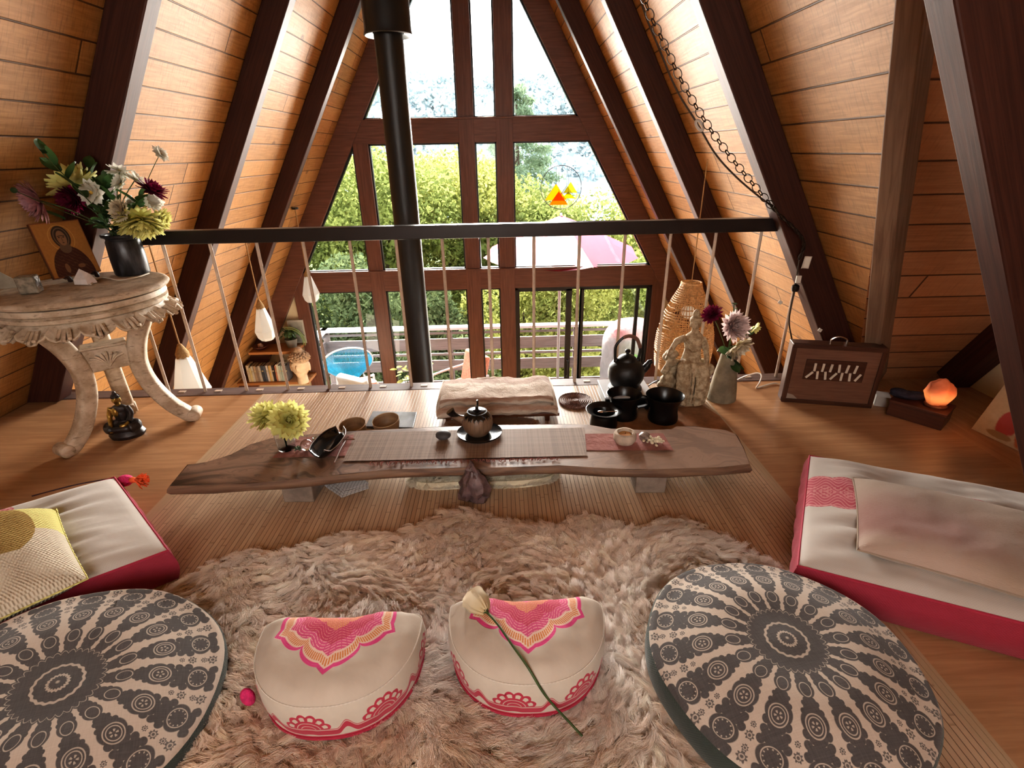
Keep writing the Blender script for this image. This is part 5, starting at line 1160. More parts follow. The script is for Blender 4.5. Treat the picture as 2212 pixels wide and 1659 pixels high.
# foliage sprigs
for px, d, L, lb in (((92, 332), (-.3, 0, .9), .11, 'dark leafy sprig rising at the top left of the dark vase'), ((190, 362), (.1, .2, .9), .10, 'bud sprig standing upright behind the daisies of the dark vase'), ((228, 395), (.2, .2, .8), .12, 'dark leafy sprig left of the top daisy in the dark vase'), ((238, 450), (-.2, -.5, .5), .13, 'leafy sprig filling the middle of the dark vase'), ((305, 425), (.5, -.2, .4), .12, 'leafy sprig under the right burgundy dahlia'), ((215, 480), (-.5, -.6, .0), .09, 'leafy sprig drooping over the left rim of the dark vase'), ((265, 488), (.1, -.8, .1), .07, 'dense leaves at the rim of the dark vase')):
    dy = -.02 if px[1] > 400 else .03; p = aty(px[0], px[1], Yv+dy)
    while abs(p.x-XR) > WP-p.z/K-.14: dy -= .02; p = aty(px[0], px[1], Yv+dy)
    t_ = thing('leafy_sprig', lb, 'foliage', base, 0, 'green sprigs in the dark vase'); P = [Vector((0, 0, 0)), mouth-base, (mouth-base).lerp(p-base, .6)+Vector((0, 0, .01)), p-base]
    MB().tube(bez(P, 5), .002, 5).build('stem', M_STEM, t_); m = MB()
    for i in range(7):
        f = .52+.48*i/6; q = bez(P, 5)[min(15, int(f*15))]; a = i*2.4; leafp(m, q, Vector(d)+Vector((.8*math.cos(a), .8*math.sin(a), .2)), L*(1.1-.4*f), L*.22, random.uniform(-1, 1))
    m.build('leaves', M_LEAFF, t_)
p = aty(30, 411, Yv-.42); t_ = thing('flower_bud', 'thin stem with a bud reaching out beyond the mauve chrysanthemum', 'flower', base, 0); MB().tube(bez([(0, 0, 0), mouth-base, (mouth-base).lerp(p-base, .7), p-base], 5), .0017, 5).build('stem', M_STEM, t_); MB().ball(p-base, (.012, .010, .011), 8, 6).build('bud', M_LEAFF, t_)
# stones, glass block, string, framed card on the side table
b = atz(186, 612, TT+.001); M_QUARTZ = simple('milky_quartz', (.74, .68, .66), .35, .08, 30, Subsurface_Weight=.3, Subsurface_Radius=(.02, .015, .012))
P5 = [(-.036, -.022), (.030, -.030), (.040, .016), (.004, .034), (-.034, .020)]; m = MB(); top = [(-.016, -.006, .052), (.010, .0, .062), (.022, .008, .050)]
v5 = [(x, y, 0) for x, y in P5]+[(x*.92-.002, y*.9, .022) for x, y in P5]; m.add(v5+[(-.012, .004, .066), (.020, .006, .046)], [(0, 1, 6, 5), (1, 2, 7, 6), (2, 3, 8, 7), (3, 4, 9, 8), (4, 0, 5, 9), (5, 6, 10), (6, 7, 11), (6, 11, 10), (7, 8, 11), (8, 9, 10), (8, 10, 11), (9, 5, 10), (4, 3, 2, 1, 0)])
tag(m.build('quartz_point', M_QUARTZ, loc=b, smooth=False), 'small white pointed quartz stone in front of the icon panel', 'stone')
b = atz(70, 632, TT+.001); m = MB().box((-.034, -.028, 0), (.034, .028, .072)); o = m.build('glass_block', simple('rough_crystal', (.40, .36, .29), .2, .4, 40, .6, 60, Transmission_Weight=.4), loc=b, rotz=.35, smooth=False, bevel=.004, bseg=1); tag(o, 'rough clear crystal block left of the icon panel', 'crystal')
b = atz(-8, 632, TT+.001); M_FOLIO = simple('grey_card', (.30, .26, .20), .7, .15, 20); m = MB(); m.prism([(-.09, 0), (.06, 0), (.055, .02), (-.07, .135), (-.09, .125)], 0, .012, Matrix(((1, 0, 0, 0), (0, .25, -1, 0), (0, 1, .25, 0), (0, 0, 0, 1)))); tag(m.build('slanted_card', M_FOLIO, loc=b+Vector((0, .05, .004)), rotz=.5, smooth=False), 'grey slanted card standing at the left edge of the side table', 'card')
m = MB(); pts = [atz(x, y, TT+.004) for x, y in ((322, 590), (300, 598), (275, 603), (255, 605), (235, 601), (218, 600), (205, 606), (196, 614))]; m.tube(bez(pts, 6), .0035, 6); tag(m.build('string_of_beads', simple('pale_cord', (.60, .52, .42), .5)), 'pale cord lying in a wavy line from the vase to the quartz stone', 'cord')

# ---- figures: rough forms fused into one skin
def fuse(m, name, mat, parent, vox=.004, smooth=2, loc=None):
    o = m.build(name, mat, parent, angle=180, loc=loc); d = o.modifiers.new('fuse', 'REMESH'); d.mode = 'VOXEL'; d.voxel_size = vox; d.use_smooth_shade = True
    if smooth: e = o.modifiers.new('relax', 'SMOOTH'); e.iterations = smooth; e.factor = .5
    return o
M_GOLD = simple('aged_brass', (.36, .24, .07), .32, .35, 40, metal=.9); M_ROBE = simple('dark_bronze', (.022, .016, .016), .4, .4, 30, .2, 120)
b = atz(278, 940, .0); S = (aty(262, 842, b.y).z)/.30
bu = thing('buddha_statue', 'small seated brass and black buddha figurine on the floor under the side table', 'statue', b, .25); bu.scale = (S*.80, S*.85, S)
m = MB().lathe([(0, 0), (.105, 0), (.115, .02), (.10, .045), (.085, .055), (0, .055)], 30, sy=.72, wob=lambda a, z: 1+.05*abs(math.sin(9*a))); m.build('lotus_base', M_ROBE, bu)
m = MB().ball((0, .01, .135), (.048, .036, .06), 16, 10).ball((0, .008, .175), (.055, .032, .03), 16, 10)
for s_ in (-1, 1): m.tube(bez([(s_*.04, 0, .08), (s_*.095, -.03, .075), (s_*.05, -.07, .07), (-s_*.03, -.07, .072)], 6), [.034]*6+[.030]*6+[.02]*7, 10)
m.tube(bez([(.05, .0, .185), (.066, -.005, .145), (.055, -.04, .105)], 5), [.021]*6+[.018]*5, 10); m.ball((0, -.01, .075), (.085, .055, .024), 16, 8); fuse(m, 'robe', M_ROBE, bu, .004)
m = MB().tube([(0, .008, .19), (0, .006, .218)], .017, 12).ball((0, .004, .238), (.025, .028, .031), 16, 12).ball((0, -.024, .236), (.005, .006, .008), 8, 6).ball((-.026, .008, .232), (.005, .008, .015), 8, 6).ball((.026, .008, .232), (.005, .008, .015), 8, 6)
m.tube(bez([(-.05, .0, .188), (-.07, -.005, .14), (-.062, -.045, .10), (-.058, -.075, .075)], 5), [.019]*6+[.016]*5+[.013]*5, 10)
for q in range(4): m.tube([(-.062+.006*q, -.072, .078), (-.064+.007*q, -.090, .062)], .0042, 6)
m.tube(bez([(.052, -.04, .10), (.03, -.065, .09), (0, -.07, .088)], 4), [.013]*9, 8); m.ball((-.022, .0, .16), (.03, .033, .035), 10, 8); fuse(m, 'gilded_skin', M_GOLD, bu, .0033)
m = MB().ball((0, .008, .252), (.027, .029, .021), 14, 10); m.ball((0, .010, .276), (.013, .013, .013), 10, 8)
for i in range(40):
    a = i*2.4; zz = .5+.5*i/40; r_ = math.sqrt(1-min(.98, (i/40)**2)); m.ball((.0265*r_*math.cos(a), .008+.0285*r_*math.sin(a), .250+.022*(i/40)), .0042, 6, 4)
m.build('curled_hair', M_ROBE, bu)
# ------------------------------------------------------------------ right side of the loft
random.seed(31)
t = T('aged_ivory'); n1 = t.noise(t.obj(), 40., 5., .7); n2 = t.noise(t.obj(), 14., 3.); c = t.mix(t.sstep(n1, .38, .62), (.26, .17, .09), (.56, .46, .31)); M_IVORY = t.done(t.bsdf(t.mix(n2*.3, c, (.60, .5, .36)), .7, t.bump(n1, .6, .005)))
b = atz(1474, 868, .0); h_ = aty(1490, 668, b.y).z; S = h_/.52
st = thing('goddess_statue', 'carved ivory-coloured robed figure seated on a rock, hair in a tall topknot', 'statue', b, -.05); st.scale = (S, S, S)
m = MB(); rg = random.Random(2)
for i in range(34):
    a = rg.uniform(0, 6.28); q = rg.uniform(.02, .085); z = rg.uniform(.0, .12); m.ball((q*math.cos(a)*1.1, q*math.sin(a)*.75, z+.03), (rg.uniform(.02, .036), rg.uniform(.02, .034), rg.uniform(.02, .04)), 9, 7)
m.lathe([(0, 0), (.10, 0), (.105, .03), (.08, .10), (.0, .12)], 20, sy=.75)
for i in range(16): m.ball((-.075-.02*math.sin(i*.5)+rg.uniform(-.02, .02), .02+rg.uniform(-.03, .02), .05+.0155*i), (.032, .03, .024), 9, 7)
for i in range(5): m.ball((-.115+.006*i, .0, .18+.012*i), (.022, .02, .014), 8, 6)
for i in range(6): m.ball((.085+.012*math.sin(i), -.01, .08+.03*i), (.030, .034, .026), 9, 7)
m.tube(bez([(.06, -.03, .215), (.10, -.03, .225), (.125, -.02, .205), (.11, -.02, .17), (.07, -.03, .16)], 5), .014, 8)
fuse(m, 'rock_seat', M_IVORY, st, .0055, 1)
m = MB().lathe([(0, .10), (.062, .10), (.066, .16), (.060, .22), (.046, .28), (.040, .315), (.050, .355), (.052, .375), (.034, .395), (.019, .405), (.017, .43), (0, .43)], 40, c=(.012, -.012, 0), sy=.78, wob=lambda a, z: 1+(.075*math.sin(a*9+z*40)*max(0, (.30-z)/.2) if z < .30 else 0))
for s_, zz in ((-1, .155), (1, .13)): m.tube(bez([(.012+s_*.022, -.015, .23), (.012+s_*.052, -.075, zz+.06), (.012+s_*.042, -.078, .05), (.012+s_*.045, -.085, .02)], 5), [.036]*5+[.034]*5+[.025]*6, 12)
for i in range(9): m.tube(bez([(.012+(i-4)*.012, -.055, .25), (.012+(i-4)*.02, -.092, .15), (.012+(i-4)*.017, -.085, .03)], 5), .0075, 6)
m.ball((.012, -.045, .335), (.036, .022, .028), 10, 8)
m.tube(bez([(-.030, -.010, .372), (-.075, -.015, .352), (-.105, -.03, .305), (-.118, -.035, .285)], 5), [.018]*6+[.014]*5+[.010]*5, 10)
m.tube(bez([(.055, -.012, .370), (.075, -.02, .32), (.080, -.05, .26), (.078, -.06, .225)], 5), [.018]*6+[.014]*5+[.011]*5, 10)
for q in range(4):
    m.tube([(-.118, -.035+.004*q, .285), (-.130, -.042+.004*q, .266)], .0034, 5); m.tube([(.076+.004*q, -.06, .225), (.080+.004*q, -.072, .205)], .0034, 5)
m.tube(bez([(-.03, -.04, .37), (.01, -.055, .335), (.05, -.035, .37)], 5), .008, 7)
m.ball((.012, -.012, .448), (.025, .028, .032), 16, 12).ball((.012, -.040, .445), (.0045, .005, .008), 8, 6).ball((.012, -.036, .431), (.009, .005, .004), 8, 5)
for s_ in (-1, 1): m.ball((.012+s_*.010, -.036, .453), (.006, .004, .003), 8, 5); m.ball((.012+s_*.026, -.008, .44), (.004, .007, .013), 8, 6)
fuse(m, 'robed_figure', M_IVORY, st, .0036, 1)
m = MB().ball((.012, .0, .463), (.030, .031, .024), 14, 10).ball((.012, .004, .492), (.019, .019, .024), 12, 8).ball((.012, -.004, .508), (.014, .013, .014), 10, 8).tube([(-.018, -.012, .468), (.012, -.034, .474), (.042, -.012, .468)], .007, 7); fuse(m, 'topknot_hair', M_IVORY, st, .0036, 1)
# conical stoneware vase with four flowers
b = atz(1558, 862, .0); hv = aty(1563, 760, b.y).z; s = ppm(b); R = 29/s
M_STONEW = simple('grey_green_stoneware', (.26, .215, .15), .75, .25, 14, .3, 120)
cv = thing('conical_vase', 'tall grey-green stoneware vase tapering to a narrow neck beside the carved statue', 'vase', b)
MB().lathe([(0, 0), (R*.97, 0), (R, .006), (R*.93, hv*.25), (R*.78, hv*.55), (R*.60, hv*.82), (R*.50, hv*.97), (R*.47, hv), (R*.40, hv*.98), (R*.5, hv*.7), (0, hv*.3)], 36, sy=.9, wob=lambda a, z: 1+.03*math.cos(2*a)).build('jar', M_STONEW, cv)
mouth = b+Vector((0, 0, hv*.97)); base = b+Vector((0, 0, hv*.4)); Yv = b.y
def fl2(label, px, dy, d, rpx, rings, mat, core=None, w=.3, seed=1, name='dahlia', **kw):
    p = aty(px[0], px[1], Yv+dy); j = Vector((random.uniform(-.3, .3)*R, random.uniform(-.3, .3)*R, 0)); return flower(name, label, 'flower', base, [mouth+j, (mouth+j).lerp(p, .6)+Vector((0, 0, .015)), p], d, rpx/ppm(p), rings, mat, core, w, 'cut flowers in the conical vase', seed, **kw)
fl2('burgundy dahlia at the upper left of the conical vase', (1538, 680), .0, (-.5, -.3, .65), 22, DAHL, M_BURG, None, .2, 22, lift=(-.2, 1.2))
fl2('pale pink chrysanthemum in the middle of the conical vase', (1583, 705), -.03, (.2, -.85, .3), 34, MUM, M_PALEP, None, .18, 23, name='chrysanthemum', lv=[(.55, (-.7, -.3, .2), .08, .028), (.5, (-.3, -.7, .1), .07, .025)])
fl2('cream dahlia nodding low at the right of the conical vase', (1593, 748), -.04, (.35, -.5, -.35), 30, DAHL, M_CRM, None, .3, 24, lift=(-.15, 1.0), lv=[(.6, (.4, -.6, -.2), .08, .026), (.55, (.3, -.5, -.4), .07, .024)])
fl2('small yellow bloom on a side stem at the far right of the conical vase', (1630, 707), .02, (.6, -.2, -.5), 13, DAISY, M_YEL, None, .4, 25, name='daisy', lift=(-.2, .4), lv=[(.85, (.3, .2, .7), .04, .014)])
fl2('thin sprig of buds rising above the pink chrysanthemum', (1586, 657), .03, (.1, 0, 1), 6, [(7, 1.0)], M_LEAFF, None, .4, 26, name='bud_sprig', lv=[(.8, (-.5, 0, .6), .04, .012), (.9, (.5, .1, .6), .03, .010)])
b = atz(1548, 732, .0)
# harmonium box
a_, c_ = atz(1686, 866, .0), atz(1881, 881, .0); ex = c_-a_; Wd = ex.length; hh = aty(1712, 741, a_.y).z; rot = math.atan2(ex.y, ex.x)
M_ROSEW = wood('dark_rosewood', (.095, .038, .022), (.045, .016, .010), rough=.35); M_PANEL = wood('brown_panel', (.20, .095, .055), (.15, .066, .038), (3, 40), .55)
hb = thing('shruti_box', 'dark wooden harmonium box with handle and a row of white tabs', 'instrument', (a_.x, a_.y, 0), rot)
D = .07
MB().box((0, 0, 0), (Wd, D, hh)).build('case', M_ROSEW, hb, smooth=False, bevel=.004)
fr = MB(); bw = .022
for q in (((0, -.010, 0), (Wd, 0, bw)), ((0, -.010, hh-bw), (Wd, 0, hh)), ((0, -.010, bw), (bw, 0, hh-bw)), ((Wd-bw, -.010, bw), (Wd, 0, hh-bw))): fr.box(*q)
fr.build('front_frame', M_ROSEW, hb, smooth=False, bevel=.003)
MB().box((bw, -.004, bw), (Wd-bw, -.001, hh-bw)).build('front_panel', M_PANEL, hb, smooth=False)
pl = MB().box((Wd*.18, -.010, hh*.42), (Wd*.82, -.004, hh*.76)).build('stop_plate', M_ROSEW, hb, smooth=False, bevel=.002)
M_TAB = simple('ivory_tab', (.66, .60, .50), .5)
for i in range(13):
    x = Wd*(.24+.52*i/12); up = i % 2; z0 = hh*(.60 if up else .53); an = (.7, 0, -.1, .05, -.15, .1, .6, -.1, 0, .12, -.1, .15, .5)[i]
    MB().box((-.0055, -.0135, -.022), (.0055, -.0102, .022), Matrix.Translation((x, 0, z0+(.012 if up else -.008))) @ Matrix.Rotation(an, 4, 'Y')).build('tab', M_TAB, pl, smooth=False)
MB().tube(bez([(Wd*.42, D*.5, hh), (Wd*.43, D*.5, hh+.022), (Wd*.5, D*.5, hh+.034), (Wd*.58, D*.5, hh+.022), (Wd*.59, D*.5, hh)], 6), .005, 8).build('handle', M_SILVER, hb)
m = MB(); m.prism([(bw, bw), (bw+.055, bw), (bw+.03, bw+.022), (bw, bw+.03)], -.0052, -.0042, Matrix(((1, 0, 0, 0), (0, 0, 1, 0), (0, 1, 0, 0), (0, 0, 0, 1)))); m.build('corner_patch', simple('pale_patch', (.34, .27, .22), .7), hb, smooth=False)
# salt lamp on a wooden chest, and the things around it
p1, p2, p3 = atz(1913, 895, .0), atz(2032, 931, .0), atz(2099, 926, .0); hx_ = .085
d1 = (p2-p1); d2 = Vector((-d1.y, d1.x, 0)).normalized()*.15; o = p1
ch = thing('wooden_chest', 'low dark reddish wooden box under the glowing salt lamp', 'box', (p1.x, p1.y, 0), math.atan2(d1.y, d1.x)); Lc = d1.length*1.0
M_CHEST = wood('red_brown_box', (.105, .036, .02), (.06, .02, .012), rough=.45)
MB().box((0, 0, 0), (Lc, .155, hx_-.015)).build('box_body', M_CHEST, ch, smooth=False, bevel=.003); MB().box((-.004, -.004, hx_-.014), (Lc+.004, .159, hx_)).build('lid', M_CHEST, ch, smooth=False, bevel=.003)
b = p1+d1*.72+d2*.50; b.z = hx_
t = T('salt_crystal'); n_ = t.noise(t.obj(), 16., 4., .6); z = t.sep(t.obj())[2]; dz = ((z-.05)/.055).abs(); g = t.sstep(dz+n_*.5, 1.35, .25)
pr = t.node('ShaderNodeBsdfPrincipled', {'Base Color': t.mix(n_, (.72, .22, .10), (.86, .42, .25)), 'Roughness': .5, 'Emission Color': t.mix(g, (.75, .10, .035), (1.0, .33, .09)), 'Emission Strength': .12+g*.75}); t.put(pr.inputs['Normal'], t.bump(n_, .6, .006)); M_SALT = t.done(V(t, pr.outputs[0]))
sl = thing('salt_lamp', 'glowing orange salt lamp on the wooden box at right', 'lamp', b); MB().lathe([(0, 0), (.046, 0), (.048, .008), (.044, .014), (0, .014)], 24).build('wooden_base', M_BENCH, sl)
rgp = random.Random(6); pls = [Vector((rgp.gauss(0, 1), rgp.gauss(0, 1), rgp.gauss(0, .8))).normalized() for _ in range(12)]
def sfn(d): return min([1.08]+[.93/max(.05, d.dot(p)) for p in pls])*(1+.10*mnoise.noise(d*2.5))*(1.06 if d.z < 0 else 1.0-.12*d.z+.04*d.x)
MB().ball((.002, 0, .077), (.058, .054, .070), 30, 20, fn=sfn).build('salt_rock', M_SALT, sl, angle=30)
pl_ = bpy.data.lights.new('salt_lamp_glow', 'POINT'); pl_.energy = .3; pl_.color = (1, .36, .12); pl_.shadow_soft_size = .06; o = bpy.data.objects.new('salt_lamp_glow', pl_); COL.objects.link(o); o.location = b+Vector((-.02, -.11, .09))
M_NAVY = simple('navy_cloth', (.018, .018, .035), .8, .4, 30, .5, 90)
b2 = p1+d1*.22+d2*.45; b2.z = hx_+.0; m = MB(); m.ball((.0, 0, .020), (.085, .035, .020), 20, 12, Matrix.Rotation(.1, 4, 'Z'), fn=lambda d: 1+.2*mnoise.noise(d*2)).ball((-.05, -.005, .034), (.04, .026, .016), 14, 10); o = fuse(m, 'cloth_bundle', M_NAVY, None, .004, loc=b2+Vector((.01, .0, .001))); o.rotation_euler.z = -.4; tag(o, 'dark navy cloth bundle lying on the wooden box left of the salt lamp', 'bundle')
b2 = atz(1903, 885, .0); m = MB().box((-.03, -.02, 0), (.035, .06, .055)); tag(m.build('carton', simple('grey_carton', (.42, .38, .34), .8), loc=b2+Vector((.03, .05, 0)), rotz=-.45, smooth=False, bevel=.002), 'small pale grey carton between the harmonium box and the wooden chest', 'carton')
# painted cloth panel at the far right
t = T('painted_panel'); u, v, _ = t.sep(t.uv()); n_ = t.noise(t.uv(), 14., 4.)
def e2(cx, cy, a, b): return t.sstep((((u-cx)/a)*((u-cx)/a)+((v-cy)/b)*((v-cy)/b)).sqrt()+n_*.25, 1.2, 1.0)
c = t.mix(n_, (.42, .36, .25), (.55, .49, .36)); c = t.mix(e2(.62, .82, .26, .13), c, (.55, .33, .05)); c = t.mix(e2(.42, .35, .17, .25), c, (.38, .07, .07)); c = t.mix(e2(.74, .30, .15, .28), c, (.40, .13, .06)); c = t.mix(e2(.43, .64, .10, .10), c, (.10, .13, .13)); c = t.mix(e2(.74, .62, .03, .18), c, (.16, .07, .03)); c = t.mix(e2(.40, .10, .2, .06), c, (.30, .22, .12))
M_PAINT = t.done(t.bsdf(c, .8))
q = [atz(2098, 926, .002), atz(2212, 980, .002)]; d = (q[1]-q[0]); Lp = .27; d.normalize(); bkv = Vector((-d.y, d.x, 0)); m = MB()
P = [q[0], q[0]+d*Lp, q[0]+d*Lp+Vector((0, 0, .235))+bkv*.10, q[0]+Vector((0, 0, .235))+bkv*.10]; o_ = q[0].copy(); m.add([p-o_ for p in P], [(0, 1, 2, 3)], [(0, 0), (1, 0), (1, 1), (0, 1)]); m.add([p-o_+bkv*.006 for p in P], [(3, 2, 1, 0)])
tag(m.build('painted_panel', M_PAINT, loc=o_, smooth=False), 'small painted panel with red and orange figures leaning at the far right', 'picture')
# white cable
m = MB(); pts = [atz(1590, 822, .006)]+[aty(1612, 812, 2.66), aty(1636, 806, 2.62), aty(1645, 812, 2.58), aty(1640, 828, 2.52)]+[atz(1634, 838, .006), atz(1648, 834, .006), atz(1672, 828, .006), atz(1690, 832, .006)]; m.tube(bez(pts, 6), .0042, 6)
tag(m.build('white_cable', simple('white_cable', (.66, .60, .54), .5)), 'white cable looping over the loft edge left of the harmonium box', 'cable')
m = MB(); pts = [atz(1395, 838, .006), aty(1412, 826, 2.60), aty(1428, 822, 2.60), atz(1450, 832, .006)]; m.tube(bez(pts, 6), .0035, 6); tag(m.build('black_cable', M_BLKCER), 'thin black cable running from the hot plate behind the black pot', 'cable')

# ---- rose lying across the right crescent cushion
from mathutils.bvhtree import BVHTree
bpy.context.view_layer.update()
def surface_hit(x, y, objs, gap):
    best = None
    for o in objs:
        bv = BVHTree.FromPolygons([o.matrix_world @ v.co for v in o.data.vertices], [tuple(p.vertices) for p in o.data.polygons]); d = ray(x, y).normalized(); h = bv.ray_cast(CAM, d)
        if h[0] is not None and (best is None or h[3] < best[1]): best = (h[0]-d*gap+Vector((0, 0, gap*.3)), h[3])
    return best[0] if best else None
ZF = [c for o in bpy.data.objects if o.name.startswith('crescent_zafu') and 'rose' in o['label'] for c in o.children]
P = []
for x, y in ((1046, 1318), (1075, 1350), (1110, 1400), (1140, 1442), (1170, 1492), (1195, 1524), (1215, 1546)):
    h = surface_hit(x, y, ZF, .007); P.append(h if h is not None else P[-1].lerp(atz(1258, 1590, .075), .5))
P.append(atz(1258, 1590, .075))
rs = thing('white_rose', 'single cream white rose with a long stem lying across the right half-moon cushion', 'rose', P[0]); L = [p-P[0] for p in P]
MB().tube(bez(L, 6), .0028, 7).build('stem', M_STEM, rs); hd = (P[0]+(P[0]-P[1]).normalized()*.05+Vector((-.006, .0, .008)))-P[0]; dirr = (hd-L[0]).normalized(); Mq = dirr.to_track_quat('Z', 'Y').to_matrix().to_4x4(); Mq.translation = L[0]-dirr*.004
m = MB(); Lr = .062
for i, (cnt, rr, h0) in enumerate(((3, .012, 1.0), (4, .018, 1.0), (5, .023, .96), (5, .027, .86))):
    for k in range(cnt):
        a0 = 2*PI*k/cnt+i*.7
        def g(u, v, a0=a0, rr=rr, h0=h0, cnt=cnt, i=i):
            a = a0+(u-.5)*2*PI/cnt*1.3; f = v; r = rr*(.42+.72*math.sin(min(1, f)*PI*.78))+.010*max(0, f-.78)*4*(i/3); z = Lr*h0*f-(.006*(2*u-1)**2) ; q = Mq @ Vector((r*math.cos(a), r*math.sin(a), z)); return (q.x, q.y, q.z, f, u)
        m.grid(g, 6, 6)
m.build('bloom', M_CRM, rs, angle=80)
m = MB()
for k in range(5):
    a = 2*PI*k/5; d = Mq.to_3x3() @ Vector((.55*math.cos(a), .55*math.sin(a), 1)); leafp(m, Mq @ Vector((0, 0, .004)), d, .036, .009)
m.ball(Mq @ Vector((0, 0, .004)), .009, 10, 6); m.build('sepals', M_STEM, rs)
# ------------------------------------------------------------------ hanging lamps and chain
random.seed(41)
t = T('frosted_glass'); d = t.node('ShaderNodeBsdfPrincipled', {'Base Color': (.86, .86, .83, 1), 'Roughness': .35, 'Transmission Weight': .15, 'Emission Color': (1, .97, .9, 1), 'Emission Strength': .12}); s_ = t.node('ShaderNodeBsdfTranslucent', {0: (.9, .9, .86, 1)}); mx = t.node('ShaderNodeMixShader', {0: .55, 1: V(t, d.outputs[0]), 2: V(t, s_.outputs[0])}); M_FROST = t.done(V(t, mx.outputs[0]))
M_CORD = simple('tan_cord', (.42, .27, .13), .8, .2, 200); M_JUTE = simple('jute_cap', (.40, .27, .13), .9, .3, 120, .5, 200)
def pendant(label, px, ytop, ybot, wpx, Y):
    p = aty(px, (ytop+ybot)/2, Y); zt, zb = aty(px, ytop, Y).z, aty(px, ybot, Y).z; s = ppm(p); R = wpx/2/s; h = zt-zb; zr = (WP-.03-abs(p.x-XR))*K
    o = thing('pendant_lamp', label, 'pendant lamp', (p.x, Y, zb), .3, 'faceted white glass pendant lamps')
    rs_ = [(.30, 1.0), (.42, .93), (1.0, .30), (.82, .10), (.55, .0)]
    def g(u, v):
        i = min(4, int(round(v*4))); k = rs_[i]; a = 2*PI*u; return (R*k[0]*math.cos(a), R*k[0]*math.sin(a), h*k[1], u, v)
    m = MB(); m.grid(g, 7, 4); m.add([(R*.55*math.cos(2*PI*k/7), R*.55*math.sin(2*PI*k/7), 0) for k in range(7)], [tuple(range(7))[::-1]]); m.build('glass_shade', M_FROST, o, angle=15)
    MB().lathe([(R*.36, h*.93), (R*.36, h*1.02), (R*.22, h*1.12), (R*.10, h*1.20), (0, h*1.2)], 14, wob=lambda a, z: 1+.08*math.sin(7*a)).build('rope_cap', M_JUTE, o)
    MB().tube([(0, 0, h*1.18), (0, 0, zr-zb)], .0055, 6).build('cord', M_CORD, o); MB().lathe([(.035, zr-zb-.02), (.035, zr-zb), (0, zr-zb)], 16).build('ceiling_hook', M_BLACK, o)
pendant('faceted white glass pendant nearest the carved side table, cut off by the loft edge', 410, 765, 872, 74, 3.35)
pendant('faceted white glass pendant hanging above the bookshelf', 570, 662, 734, 45, 4.85)
pendant('faceted white glass pendant hanging in front of the window beside the left bars', 669, 594, 652, 37, 6.0)
# rattan lamp
p = aty(1480, 720, 3.7); zt = aty(1487, 611, 3.7).z; s = ppm(p); o = thing('rattan_lamp', 'bell-shaped woven rattan pendant lamp behind the carved statue', 'pendant lamp', (p.x, 3.7, zt))
R = 58/s; Hh = 185/s; prof = [(.34, 0), (.40, -.06), (.62, -.20), (.86, -.38), (1.0, -.58), (1.04, -.75), (1.0, -.92), (.96, -1.0)]
def rp(f):
    x = f*(len(prof)-1); i = min(len(prof)-2, int(x)); q = x-i; return (prof[i][0]*(1-q)+prof[i+1][0]*q)*R, (prof[i][1]*(1-q)+prof[i+1][1]*q)*Hh
M_RATTAN = simple('rattan', (.62, .40, .21), .6, .25, 60, .2, 200); m = MB(); rg = random.Random(8)
for k in range(64):
    a0 = 2*PI*k/64; m.tube([(rp(f/16)[0]*math.cos(a0+.05*math.sin(f+k)), rp(f/16)[0]*math.sin(a0+.05*math.sin(f+k)), rp(f/16)[1]) for f in range(17)], .0032, 4)
for j in range(46):
    f = (j+.5)/46; r_, z_ = rp(f)
    if rg.random() < .12: continue
    m.tube([(r_*math.cos(2*PI*k/40)*(1+.012*(-1)**k), r_*math.sin(2*PI*k/40)*(1+.012*(-1)**k), z_+.002*math.sin(k*2.)) for k in range(40)], .0046, 4, closed=True)
m.build('woven_shade', M_RATTAN, o)
for f in (0, 1): r_, z_ = rp(f); MB().tube([(r_*math.cos(2*PI*k/40), r_*math.sin(2*PI*k/40), z_) for k in range(40)], .008, 6, closed=True).build('rim', M_RATTAN, o)
zr = (WP-.03-abs(p.x-XR))*K; MB().tube([(0, 0, -.18), (0, 0, zr-zt)], .004, 6).build('cord', M_CORD, o); MB().ball((0, 0, -.22), .05, 14, 10).build('bulb', M_FROST, o); MB().tube([(rp(0)[0], 0, 0), (-rp(0)[0], 0, 0)], .004, 5).build('top_bar', M_RATTAN, o)
# swag chain and its cord along the right beams
def ch_pts(px, Y): return [aty(x, y, Y(i, len(px)) if callable(Y) else Y) for i, (x, y) in enumerate(px)]
cp = bez(ch_pts([(1386, -60), (1396, 10), (1432, 90), (1475, 180), (1525, 265), (1575, 335), (1620, 390), (1652, 428), (1664, 442)], 2.56), 24)
sw = thing('swag_chain', 'dark metal swag chain draped down the right roof beam', 'chain', cp[-1]); L = [p-cp[-1] for p in cp]
acc = [0]; [acc.append(acc[-1]+(L[i+1]-L[i]).length) for i in range(len(L)-1)]
def along(s):
    i = 0
    while i < len(acc)-2 and acc[i+1] < s: i += 1
    q = (s-acc[i])/max(1e-6, acc[i+1]-acc[i]); return L[i].lerp(L[i+1], q), (L[i+1]-L[i]).normalized()
def link(m, p, d, a, b, roll, r=.0022):
    Q = d.to_track_quat('X', 'Z').to_matrix().to_4x4() @ Matrix.Rotation(roll, 4, 'X'); Q.translation = p; m.tube([Q @ Vector((a*math.cos(2*PI*k/14), b*math.sin(2*PI*k/14), 0)) for k in range(14)], r, 5, closed=True)
m = MB(); s_ = 0; i = 0; tot = acc[-1]
while s_ < tot:
    big = i % 2 == 0; a = .0225 if big else .0155; p, d = along(min(tot-.001, s_+a)); link(m, p, d, a, .0155 if big else .0085, PI/2+.2 if big else .9); s_ += 2*a-.006; i += 1
M_CHAIN = simple('dark_bronze_chain', (.035, .024, .018), .4, metal=.6); m.build('links', M_CHAIN, sw)
